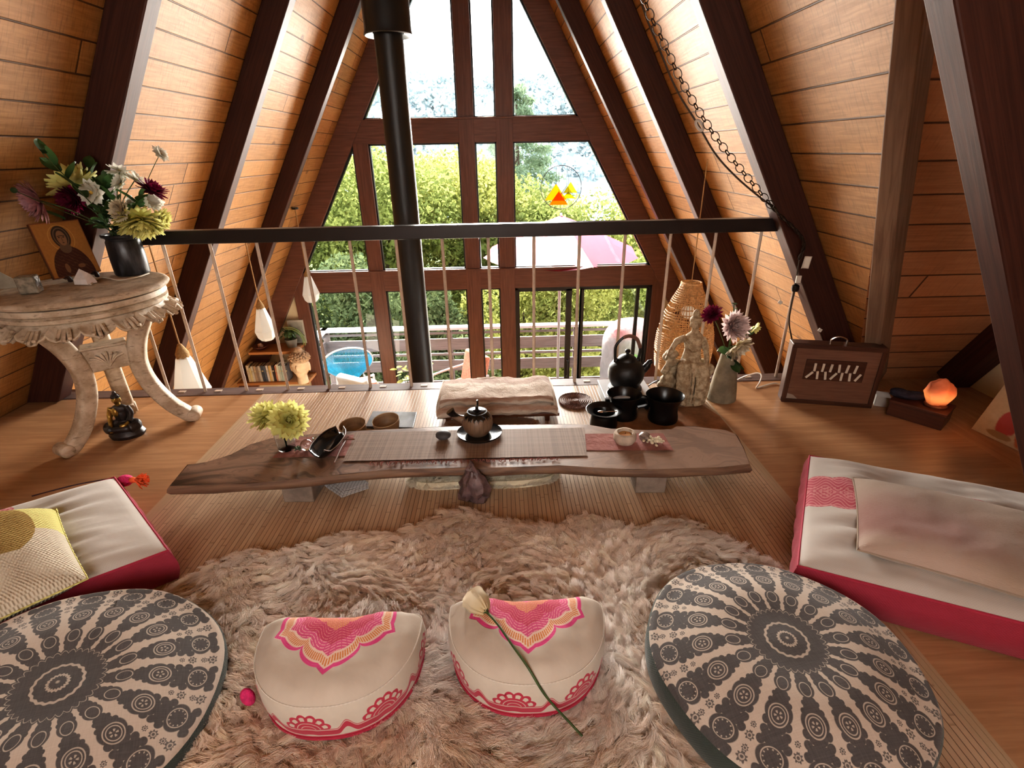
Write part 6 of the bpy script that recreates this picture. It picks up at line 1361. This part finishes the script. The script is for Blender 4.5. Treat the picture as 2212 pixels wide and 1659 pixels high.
cp2 = [aty(1664, 442, 2.60), aty(1690, 470, 2.61), aty(1716, 494, 2.62), aty(1733, 516, 2.62), aty(1736, 535, 2.62), aty(1728, 556, 2.62)]; cpp = bez(cp2, 10); m = MB(); s_ = 0
for i in range(len(cpp)-1): link(m, cpp[i]-cp[-1], (cpp[i+1]-cpp[i]).normalized(), .015, .008, .5*i)
m.build('chain_tail', M_CHAIN, sw)
cc = bez(ch_pts([(1372, -60), (1390, 20), (1425, 108), (1462, 195), (1507, 268), (1545, 332), (1590, 382), (1640, 425), (1668, 446)], 2.60)+cp2[1:]+[aty(1722, 590, 2.64), aty(1717, 622, 2.66), aty(1708, 665, 2.66), aty(1705, 700, 2.64), aty(1712, 740, 2.62), aty(1716, 775, 2.60), aty(1712, 815, 2.58)], 8)
co = thing('lamp_cord', 'thin brown lamp cord running beside the swag chain down to the floor', 'cord', cc[0]); MB().tube([p-cc[0] for p in cc], .0042, 6).build('cord', simple('brown_cord', (.05, .033, .022), .6), co)
pl = aty(1718, 622, 2.655)-cc[0]; MB().lathe([(0, -.020), (.016, -.018), (.020, -.006), (.019, .012), (.010, .020), (0, .021)], 14, c=tuple(pl)).build('black_plug', M_BLKCER, co)
M_TAPE = simple('white_tape', (.70, .66, .58), .7); tg = aty(1738, 566, 2.62)-cc[0]; MB().grid(lambda u, v: (tg.x+(u-.5)*.035+.006*v, tg.y-.012+.006*math.sin(u*5), tg.z+(v-.5)*.062, u, v), 6, 6).build('paper_tag', M_TAPE, co, solid=.001)
t2 = aty(1722, 602, 2.645)-cc[0]; MB().box((t2.x-.012, t2.y-.014, t2.z-.02), (t2.x+.014, t2.y-.008, t2.z+.018)).build('tape', M_TAPE, co, smooth=False)
cl = aty(1511, 271, 2.585); m = MB(); dq = (aty(1524, 290, 2.585)-aty(1498, 252, 2.585)).normalized().to_track_quat('X', 'Y').to_matrix().to_4x4()
m.tube([dq @ Vector((.026*math.cos(2*PI*k/18), .012*math.sin(2*PI*k/18), 0)) for k in range(18)], .006, 6, closed=True); tag(m.build('cord_clip', simple('clear_white_plastic', (.72, .68, .64), .3, Transmission_Weight=.2), loc=cl), 'small clear white oval clip holding the lamp cord on the roof planks', 'clip')
for x, y in ((1685, 653), (1771, 713)):
    q = aty(x, y, 2.652); tag(MB().box((-.011, -.003, -.009), (.011, 0, .009), Matrix.Rotation(.5, 4, 'Y')).build('adhesive_clip', M_TAPE, loc=q, smooth=False), ('upper' if y < 700 else 'lower')+' tiny pale adhesive clip stuck to the dark beam behind the harmonium box', 'clip')
# sun catcher on the glass
c0 = aty(1212, 405, YW+.045); s = ppm(c0); R = 44/s; su = thing('sun_catcher', 'round wire sun catcher with orange and yellow glass triangles hanging in the window', 'sun catcher', c0)
XZ = Matrix(((1, 0, 0, 0), (0, 0, 1, 0), (0, 1, 0, 0), (0, 0, 0, 1)))
MB().tube([(R*math.cos(2*PI*k/48), 0, R*math.sin(2*PI*k/48)) for k in range(48)], .004, 6, closed=True).build('wire_ring', M_BLACK, su)
def stained(n, col, em): 
    t = T(n); d = t.node('ShaderNodeBsdfDiffuse', {0: (*col, 1)}); r = t.node('ShaderNodeBsdfTranslucent', {0: (*col, 1)}); q = t.node('ShaderNodeBsdfTransparent', {0: (*col, 1)}); a = t.node('ShaderNodeMixShader', {0: .7, 1: V(t, d.outputs[0]), 2: V(t, r.outputs[0])}); b = t.node('ShaderNodeMixShader', {0: em, 1: V(t, a.outputs[0]), 2: V(t, q.outputs[0])}); return t.done(V(t, b.outputs[0]))
for nm, cx, cy, hw, hh, col, tr, dy in (('orange_triangle', -.25, -.20, .54, .76, (.98, .50, .05), .35, 0), ('amber_triangle', -.11, -.49, .46, .62, (.90, .30, .03), .35, .006), ('clear_diamond', .05, .10, .34, .62, (.80, .86, .84), .8, .004), ('grey_triangle', .28, -.10, .32, .42, (.50, .52, .50), .6, .008), ('yellow_triangle', .46, .0, .34, .50, (.85, .75, .12), .5, .010), ('striped_yellow_triangle', .36, -.36, .34, .30, (.70, .60, .06), .5, .012)):
    if nm == 'clear_diamond': poly = [(cx, cy+hh*.6), (cx+hw*.75, cy), (cx, cy-hh*.6), (cx-hw*.75, cy)]; topy = cy+hh*.6
    else: poly = [(cx-hw, cy-hh*.5), (cx+hw, cy-hh*.5), (cx, cy+hh*.5)]; topy = cy+hh*.5
    poly = [(x*R, y*R) for x, y in poly]; m = MB(); m.prism(poly, -.0015-dy, .0015-dy, XZ); g = m.build(nm, stained(nm, col, tr), su, smooth=False)
    w = MB(); w.tube([(x, -dy, y) for x, y in poly], .0022, 4, closed=True); tx = cx*R; w.tube([(tx, -dy, topy*R), (tx, -dy, math.sqrt(max(0, R*R-tx*tx)))], .0016, 4); w.build('wire', M_BLACK, g)

# ------------------------------------------------------------------ lower room: bookshelf corner beside the window
M_SHELF = wood('orange_shelf', (.52, .24, .09), (.38, .16, .055), rough=.45)
zA, zB = aty(560, 757, 6.25).z, aty(560, 826, 6.2).z
def shelf(z, x1, nm, lb): 
    x0 = xw(-1, WP-.03, z)+.02; o = MB().box((x0, 6.18, z-.035), (x1, 6.52, z)).build('wall_shelf', M_SHELF, smooth=False, bevel=.003); return tag(o, lb, 'shelf', 'wooden shelves in the window corner')
shelf(zA, aty(640, 757, 6.2).x, 'a', 'upper orange wooden shelf in the window corner carrying the plant'); shelf(zB, aty(668, 826, 6.2).x, 'b', 'lower orange wooden shelf in the window corner carrying the row of books')
cols = [(.62, .50, .36), (.70, .58, .30), (.66, .60, .50), (.42, .30, .20), (.30, .22, .16), (.55, .48, .40), (.06, .07, .09), (.10, .11, .14), (.62, .55, .50), (.66, .42, .14), (.60, .50, .36), (.05, .04, .04), (.50, .20, .12), (.66, .60, .48), (.42, .46, .40), (.50, .58, .50), (.58, .5, .44), (.10, .09, .09)]
x = aty(534, 815, 6.2).x; xe = aty(622, 815, 6.2).x; nB = len(cols); pal = ('tan', 'yellow', 'cream', 'brown', 'dark brown', 'beige', 'black', 'navy', 'pale', 'orange', 'sand', 'near-black', 'rust', 'ivory', 'sage', 'mint', 'light tan', 'charcoal')
wt = [random.uniform(.7, 1.3) for _ in cols]; k = (xe-x)/sum(wt)
M_PAGE = simple('book_pages', (.66, .58, .44), .9)
for i, c in enumerate(cols):
    w = wt[i]*k; hB = random.uniform(.19, .235); dB = random.uniform(.13, .16); o = thing('book', '%s spined book in the shelf row, %s' % (pal[i], 'first at its left end' if i == 0 else 'last before the carved head' if i == nB-1 else 'between the %s and the %s one' % (pal[i-1], pal[i+1])), 'book', (x+w/2, 6.22, zB+.001), 0, 'books on the lower window shelf')
    o.rotation_euler.y = .03*math.sin(i*2.2); cm = simple('cover_'+pal[i].replace(' ', '_'), c, .6, .12, 12)
    MB().box((-w*.46, .0, 0), (w*.46, .004, hB)).box((-w*.46, .004, 0), (-w*.36, dB, hB)).box((w*.36, .004, 0), (w*.46, dB, hB)).build('cover', cm, o, smooth=False); MB().box((-w*.36, .006, .003), (w*.36, dB-.004, hB-.004)).build('pages', M_PAGE, o, smooth=False)
    if i % 3 != 1: MB().box((-w*.35, -.0006, hB*.62), (w*.35, .0, hB*.70)).build('spine_label', simple('spine_foil', (.5, .4, .22), .5), o, smooth=False)
    x += w
# carved head leaning on the lower shelf end
c0 = aty(644, 790, 6.10); s = ppm(c0); U = 24/s; hd_ = thing('buddha_bust', 'pale carved buddha head with curled hair at the end of the book row', 'sculpture', (c0.x, 6.16, zB+.001)); zc = c0.z-zB
m = MB().ball((0, 0, zc-.01), (U*.80, U*.78, U*1.15), 20, 14).ball((0, -U*.78, zc-U*.12), (U*.13, U*.16, U*.26), 8, 6).ball((0, -U*.68, zc-U*.52), (U*.28, U*.12, U*.09), 10, 6).ball((0, -U*.30, zc-U*.92), (U*.40, U*.38, U*.26), 10, 6).lathe([(0, 0), (U*.5, 0), (U*.42, zc-U*.8), (0, zc-U*.6)], 16)
for sx in (-1, 1): m.ball((sx*U*.82, U*.0, zc-U*.25), (U*.10, U*.22, U*.48), 8, 6).ball((sx*U*.34, -U*.64, zc+U*.08), (U*.24, U*.10, U*.075), 8, 5); m.tube([(sx*U*.10, -U*.72, zc+U*.20), (sx*U*.35, -U*.70, zc+U*.28), (sx*U*.58, -U*.55, zc+U*.20)], U*.045, 5)
fuse(m, 'face', simple('pale_terracotta', (.72, .55, .38), .8, .12, 14), hd_, U*.05, 1); m = MB().ball((0, U*.10, zc+U*.52), (U*.92, U*.86, U*.62), 16, 10).ball((U*.02, U*.1, zc+U*1.18), (U*.42, U*.40, U*.42), 12, 8)
for i in range(60): a = i*2.4; q = i/60; r_ = math.sqrt(1-q*q*.96); m.ball((U*.90*r_*math.cos(a), U*.10+U*.84*r_*math.sin(a), zc+U*.50+U*.62*q), U*.13, 6, 4)
m.build('curled_hair', simple('brown_terracotta', (.42, .29, .19), .8, .3, 40), hd_)
# potted succulent with trailing stems on the upper shelf
c0 = aty(628, 752, 6.3); pp = thing('potted_plant', 'leafy green trailing plant on the upper window shelf', 'plant', (c0.x, 6.36, zA+.001)); s = ppm(c0)
MB().lathe([(0, 0), (.055, 0), (.075, .10), (.08, .11), (.07, .10), (0, .09)], 24).build('pot', simple('grey_pot', (.30, .29, .25), .7), pp); m = MB()
for i in range(26):
    a = i*2.4; el = .3+random.random()*1.0; d = Vector((math.cos(a)*math.cos(el), math.sin(a)*math.cos(el), math.sin(el))); L_ = random.uniform(.15, .23); P = [Vector((0, 0, .09)), Vector((0, 0, .09))+d*L_*.6+Vector((0, 0, .03)), Vector((0, 0, .08))+d*L_+Vector((0, 0, -.05))]; Q = bez(P, 5)
    for q in range(len(Q)-1): leafp(m, Q[q], Q[q+1]-Q[q], .03, .014)
m.build('leaves', petals('succulent_leaf', (.05, .11, .06), (.16, .26, .10), .35, .25), pp); m = MB()
for r_ in (.165, .19): m.tube([(r_*math.cos(i*.16-.3), -.03, .08+r_*1.02*math.sin(i*.16-.3)) for i in range(14)], [.006]*14, 6)
m.build('arching_stems', petals('pale_stem', (.30, .42, .16), (.42, .52, .24), .4, .3), pp)
q0, q1 = aty(622, 692, 6.49), aty(660, 740, 6.49); fr = thing('framed_print', 'pale grey framed print leaning behind the plant in the window corner', 'picture', ((q0.x+q1.x)/2, 6.5, zA+.001)); wF, hF = (q1.x-q0.x)/2+.02, q0.z-zA
MB().box((-wF, -.012, 0), (wF, .0, hF)).build('frame', simple('pale_frame', (.52, .52, .48), .6), fr, smooth=False, bevel=.003); MB().box((-wF*.82, -.014, hF*.08), (wF*.82, -.0125, hF*.92)).build('print', simple('grey_print', (.36, .37, .34), .8, .2, 20), fr, smooth=False)
c0 = aty(560, 745, 6.28); MBb = thing('incense_bowl', 'small dark bowl with a pale shell on the upper window shelf', 'bowl', (c0.x, 6.3, zA+.001)); MB().lathe([(0, 0), (.04, 0), (.09, .035), (.095, .045), (.085, .042), (.03, .012), (0, .012)], 28).build('dish', simple('dark_copper', (.14, .05, .035), .45), MBb); MB().ball((0, 0, .045), (.035, .03, .03), 10, 8, fn=lambda d: 1+.2*math.sin(d.x*9)).build('shell', simple('pink_shell', (.66, .46, .38), .5), MBb)
# houseplant standing by the window
c0 = aty(892, 812, 6.1); hp_ = thing('houseplant', 'small round-leaved houseplant at the foot of the window beside the stovepipe', 'plant', (c0.x, 6.1, ZL)); zz = c0.z-ZL; m = MB()
for i in range(30):
    a = i*2.4; r_ = .05+.15*random.random(); p = Vector((r_*math.cos(a), r_*math.sin(a), zz+random.uniform(-.18, .14))); leafp(m, p, (math.cos(a), math.sin(a), random.uniform(-.6, .6)), .085, .034, random.uniform(-1, 1))
m.build('leaves', petals('backlit_leaf', (.16, .20, .05), (.40, .42, .16), .4, .5), hp_); m = MB()
for i in range(7): a = i*.9; m.tube([(0, 0, .25), (.04*math.cos(a), .04*math.sin(a), zz*.6), (.12*math.cos(a), .12*math.sin(a), zz)], .005, 5)
m.build('stems', M_STEM, hp_); MB().lathe([(0, 0), (.11, 0), (.14, .26), (.13, .26), (0, .24)], 24).build('pot', simple('white_pot', (.6, .58, .55), .5), hp_)

# ------------------------------------------------------------------ deck furniture
# blue string chair
M_BLUE = simple('turquoise_cord', (.02, .38, .62), .45, .15, 40); M_WFRAME = simple('white_steel', (.75, .75, .74), .4)
c0 = aty(752, 782, 7.65); s = ppm(c0); R = 52/s; ac = thing('string_chair', 'round turquoise string chair with white frame on the sunny deck', 'chair', (c0.x, 7.65, ZD+.001), .35); zc = c0.z-ZD
Rt = Matrix.Translation((0, 0, zc)) @ Matrix.Rotation(.62, 4, 'X')
ring = [Rt @ Vector((R*math.cos(2*PI*k/48), 0, R*.98*math.sin(2*PI*k/48))) for k in range(48)]; hub_c = Vector((0, -.16, zc-R*.62)); ri_ = R*.20
hub = [hub_c+Vector((ri_*math.cos(2*PI*k/48), ri_*.9*math.sin(2*PI*k/48)*.6, ri_*.5*math.sin(2*PI*k/48))) for k in range(48)]
MB().tube(ring, .013, 8, closed=True).build('hoop', M_WFRAME, ac); MB().tube(hub, .010, 8, closed=True).build('seat_ring', M_WFRAME, ac); m = MB()
R2 = [Rt @ Vector((R*math.cos(2*PI*k/110), 0, R*.98*math.sin(2*PI*k/110))) for k in range(110)]
for k in range(110):
    a = 2*PI*k/110; e = hub_c+Vector((ri_*math.cos(a), ri_*.54*math.sin(a), ri_*.5*math.sin(a))); md = R2[k].lerp(e, .55)+Vector((0, .06, -.03)); m.tube([R2[k], md, e], .0042, 4)
m.build('string_seat', M_BLUE, ac)
for k in (-1, 1):
    for yy in (-.28, .22): MB().tube([(k*R*.55, yy*.4, zc-R*.55), (k*R*.62, yy, 0)], .011, 8).build('leg', M_WFRAME, ac)
# cushioned lounge chair beside it
M_CUSH = simple('white_outdoor_cushion', (.72, .68, .64), .9, .05, 8); M_CORAL = simple('coral_cushion', (.70, .30, .20), .9, .2, 30); M_SLING = simple('grey_sling', (.55, .56, .56), .7)
def lounge(label, x, y, rz, frame, cush, grp, pil=None):
    o = thing('deck_armchair', label, 'chair', (x, y, ZD+.001), rz, grp)
    MB().box((-.27, -.28, .30), (.27, .28, .43)).build('seat_cushion', cush, o, bevel=.04, bseg=3); MB().box((-.27, -.06, 0), (.27, .06, .52), Matrix.Translation((0, .30, .38)) @ Matrix.Rotation(-.25, 4, 'X')).build('back_cushion', cush, o, bevel=.04, bseg=3)
    for sx in (-1, 1):
        MB().tube(bez([(sx*.32, -.30, 0), (sx*.32, -.30, .52), (sx*.32, -.24, .58), (sx*.32, .30, .60), (sx*.32, .38, .55), (sx*.32, .42, 0)], 5), .018, 8).build('arm_frame', frame, o)
    MB().box((-.32, -.30, .25), (.32, .38, .29)).build('seat_frame', frame, o, smooth=False)
    if pil: MB().ball((0, .14, .58), (.20, .09, .17), 16, 12, fn=lambda d: 1/max(abs(d.x), abs(d.z), .72)**.6).build('pillow', pil, o)
c0 = aty(808, 815, 6.98); lounge('white cushioned deck chair with a coral pillow beside the turquoise string chair', c0.x, 6.98, 2.6, M_WFRAME, M_CUSH, 'cushioned deck chairs', M_CORAL)
c0 = aty(985, 815, 7.2); lounge('white framed deck chair with orange seat behind the left middle window bar', c0.x, 7.2, -.9, M_WFRAME, M_CORAL, 'cushioned deck chairs')
# parasol
pa = aty(1212, 466, 7.55); pe = aty(1040, 572, 7.55); zz = pa.z-ZD; Rp = pa.x-pe.x; hz_ = pa.z-aty(1212, 574, 6.55).z; um = thing('parasol', 'large faded raspberry red parasol standing open on the deck', 'parasol', (pa.x, 7.55, ZD+.001), .26)
t = T('parasol_canvas'); n_ = t.noise(t.obj(), 3., 4.); c = t.mix(n_, (.46, .03, .075), (.54, .06, .11)); d = t.node('ShaderNodeBsdfDiffuse', {0: c}); q = t.node('ShaderNodeBsdfTranslucent', {0: c}); gl = t.node('ShaderNodeBsdfGlossy', {0: (.9, .85, .85, 1), 'Roughness': .45}); a1 = t.node('ShaderNodeMixShader', {0: .3, 1: V(t, d.outputs[0]), 2: V(t, q.outputs[0])}); a2 = t.node('ShaderNodeMixShader', {0: .10, 1: V(t, a1.outputs[0]), 2: V(t, gl.outputs[0])}); M_CANV = t.done(V(t, a2.outputs[0]))
def canopy(u, v):
    a = 2*PI*u; f = v; seg_ = (a/(PI/4)) % 1; sag = .05*math.sin(PI*seg_)*f; r = Rp*f*(1-.06*math.sin(PI*seg_)*f)
    return (r*math.cos(a), r*math.sin(a), zz-.03-hz_*.95*f**1.1-sag, u, v)
m = MB(); m.grid(canopy, 64, 14); m.build('canopy', M_CANV, um, angle=20); m = MB(); m.grid(lambda u, v: (Rp*.23*v*math.cos(2*PI*u), Rp*.23*v*math.sin(2*PI*u), zz-.01-hz_*.2*v**1.1+.012, u, v), 32, 4); m.build('top_vent', M_CANV, um)
MB().tube([(0, 0, 0), (0, 0, zz)], .022, 10).build('pole', simple('grey_pole', (.45, .42, .40), .5), um); MB().lathe([(0, 0), (.25, 0), (.24, .05), (.05, .08), (0, .08)], 28).build('base', M_BLACK, um); MB().ball((0, 0, zz+.01), (.02, .02, .03), 10, 8).build('finial', M_RAILTOP, um)
for k in range(8):
    a = 2*PI*k/8; MB().tube([(0, 0, zz-.05), (Rp*.99*math.cos(a), Rp*.99*math.sin(a), zz-.045-hz_*.95)], .007, 5).build('rib', M_WFRAME, um)
# covered grill
c0 = aty(1362, 745, 7.6); gr = thing('covered_grill', 'barbecue grill under a shiny grey cover with a red lid patch on the deck', 'grill', (c0.x, 7.6, ZD+.001), .1); s = ppm(c0); hg = aty(1362, 692, 7.5).z-ZD
t = T('shiny_cover'); n_ = t.noise(t.obj(), 9., 4.); z = t.sep(t.obj())[2]; M_COVER = t.done(t.bsdf(t.mix(t.sstep(z, hg*.80, hg*.86), t.mix(n_, (.30, .31, .32), (.52, .53, .54)), t.mix(n_, (.55, .20, .20), (.66, .5, .5))), .35, t.bump(n_, .8, .02)))
MB().grid(lambda u, v: ((lambda a, f: ((.42*(1+.10*mnoise.noise((math.cos(a)*2, math.sin(a)*2, v*4)))*math.copysign(abs(math.cos(a))**.6, math.cos(a)))*(1 if f < .68 else (1-((f-.68)/.32)**2.2)), (.32*(1+.10*mnoise.noise((math.cos(a)*2, math.sin(a)*2, v*4+3)))*math.copysign(abs(math.sin(a))**.6, math.sin(a)))*(1 if f < .68 else (1-((f-.68)/.32)**2.2)), hg*(f if f < .68 else .68+.32*math.sin((f-.68)/.32*PI/2)), u, v))(2*PI*u, v)), 48, 24).build('cover', M_COVER, gr, angle=80)
for sx in (-1, 1): MB().lathe([(.0, 0), (.05, 0), (.05, .03), (0, .03)], 16, Matrix.Translation((sx*.3, -.24, .05)) @ Matrix.Rotation(PI/2, 4, 'Y')).build('wheel', M_BLACK, gr)
c0 = aty(1394, 784, 6.95); sh = thing('deck_plant', 'bright green potted plant on the deck behind the kettle spout', 'plant', (c0.x, 6.95, ZD+.001)); zz = c0.z-ZD; m = MB()
for i in range(60): a = i*2.4; r_ = .22*random.random()**.5; leafp(m, (r_*math.cos(a), r_*math.sin(a), zz+random.uniform(-.35, .12)), (math.cos(a), math.sin(a), random.uniform(-.2, .9)), .12, .03, random.uniform(-1, 1))
m.build('leaves', petals('bright_leaf', (.06, .20, .03), (.22, .42, .08), .5, .4), sh); MB().lathe([(0, 0), (.14, 0), (.17, zz-.35), (0, zz-.37)], 20).tube([(0, 0, zz-.4), (0, 0, zz)], .02, 6).build('pot', simple('clay_pot', (.3, .16, .1), .8), sh)
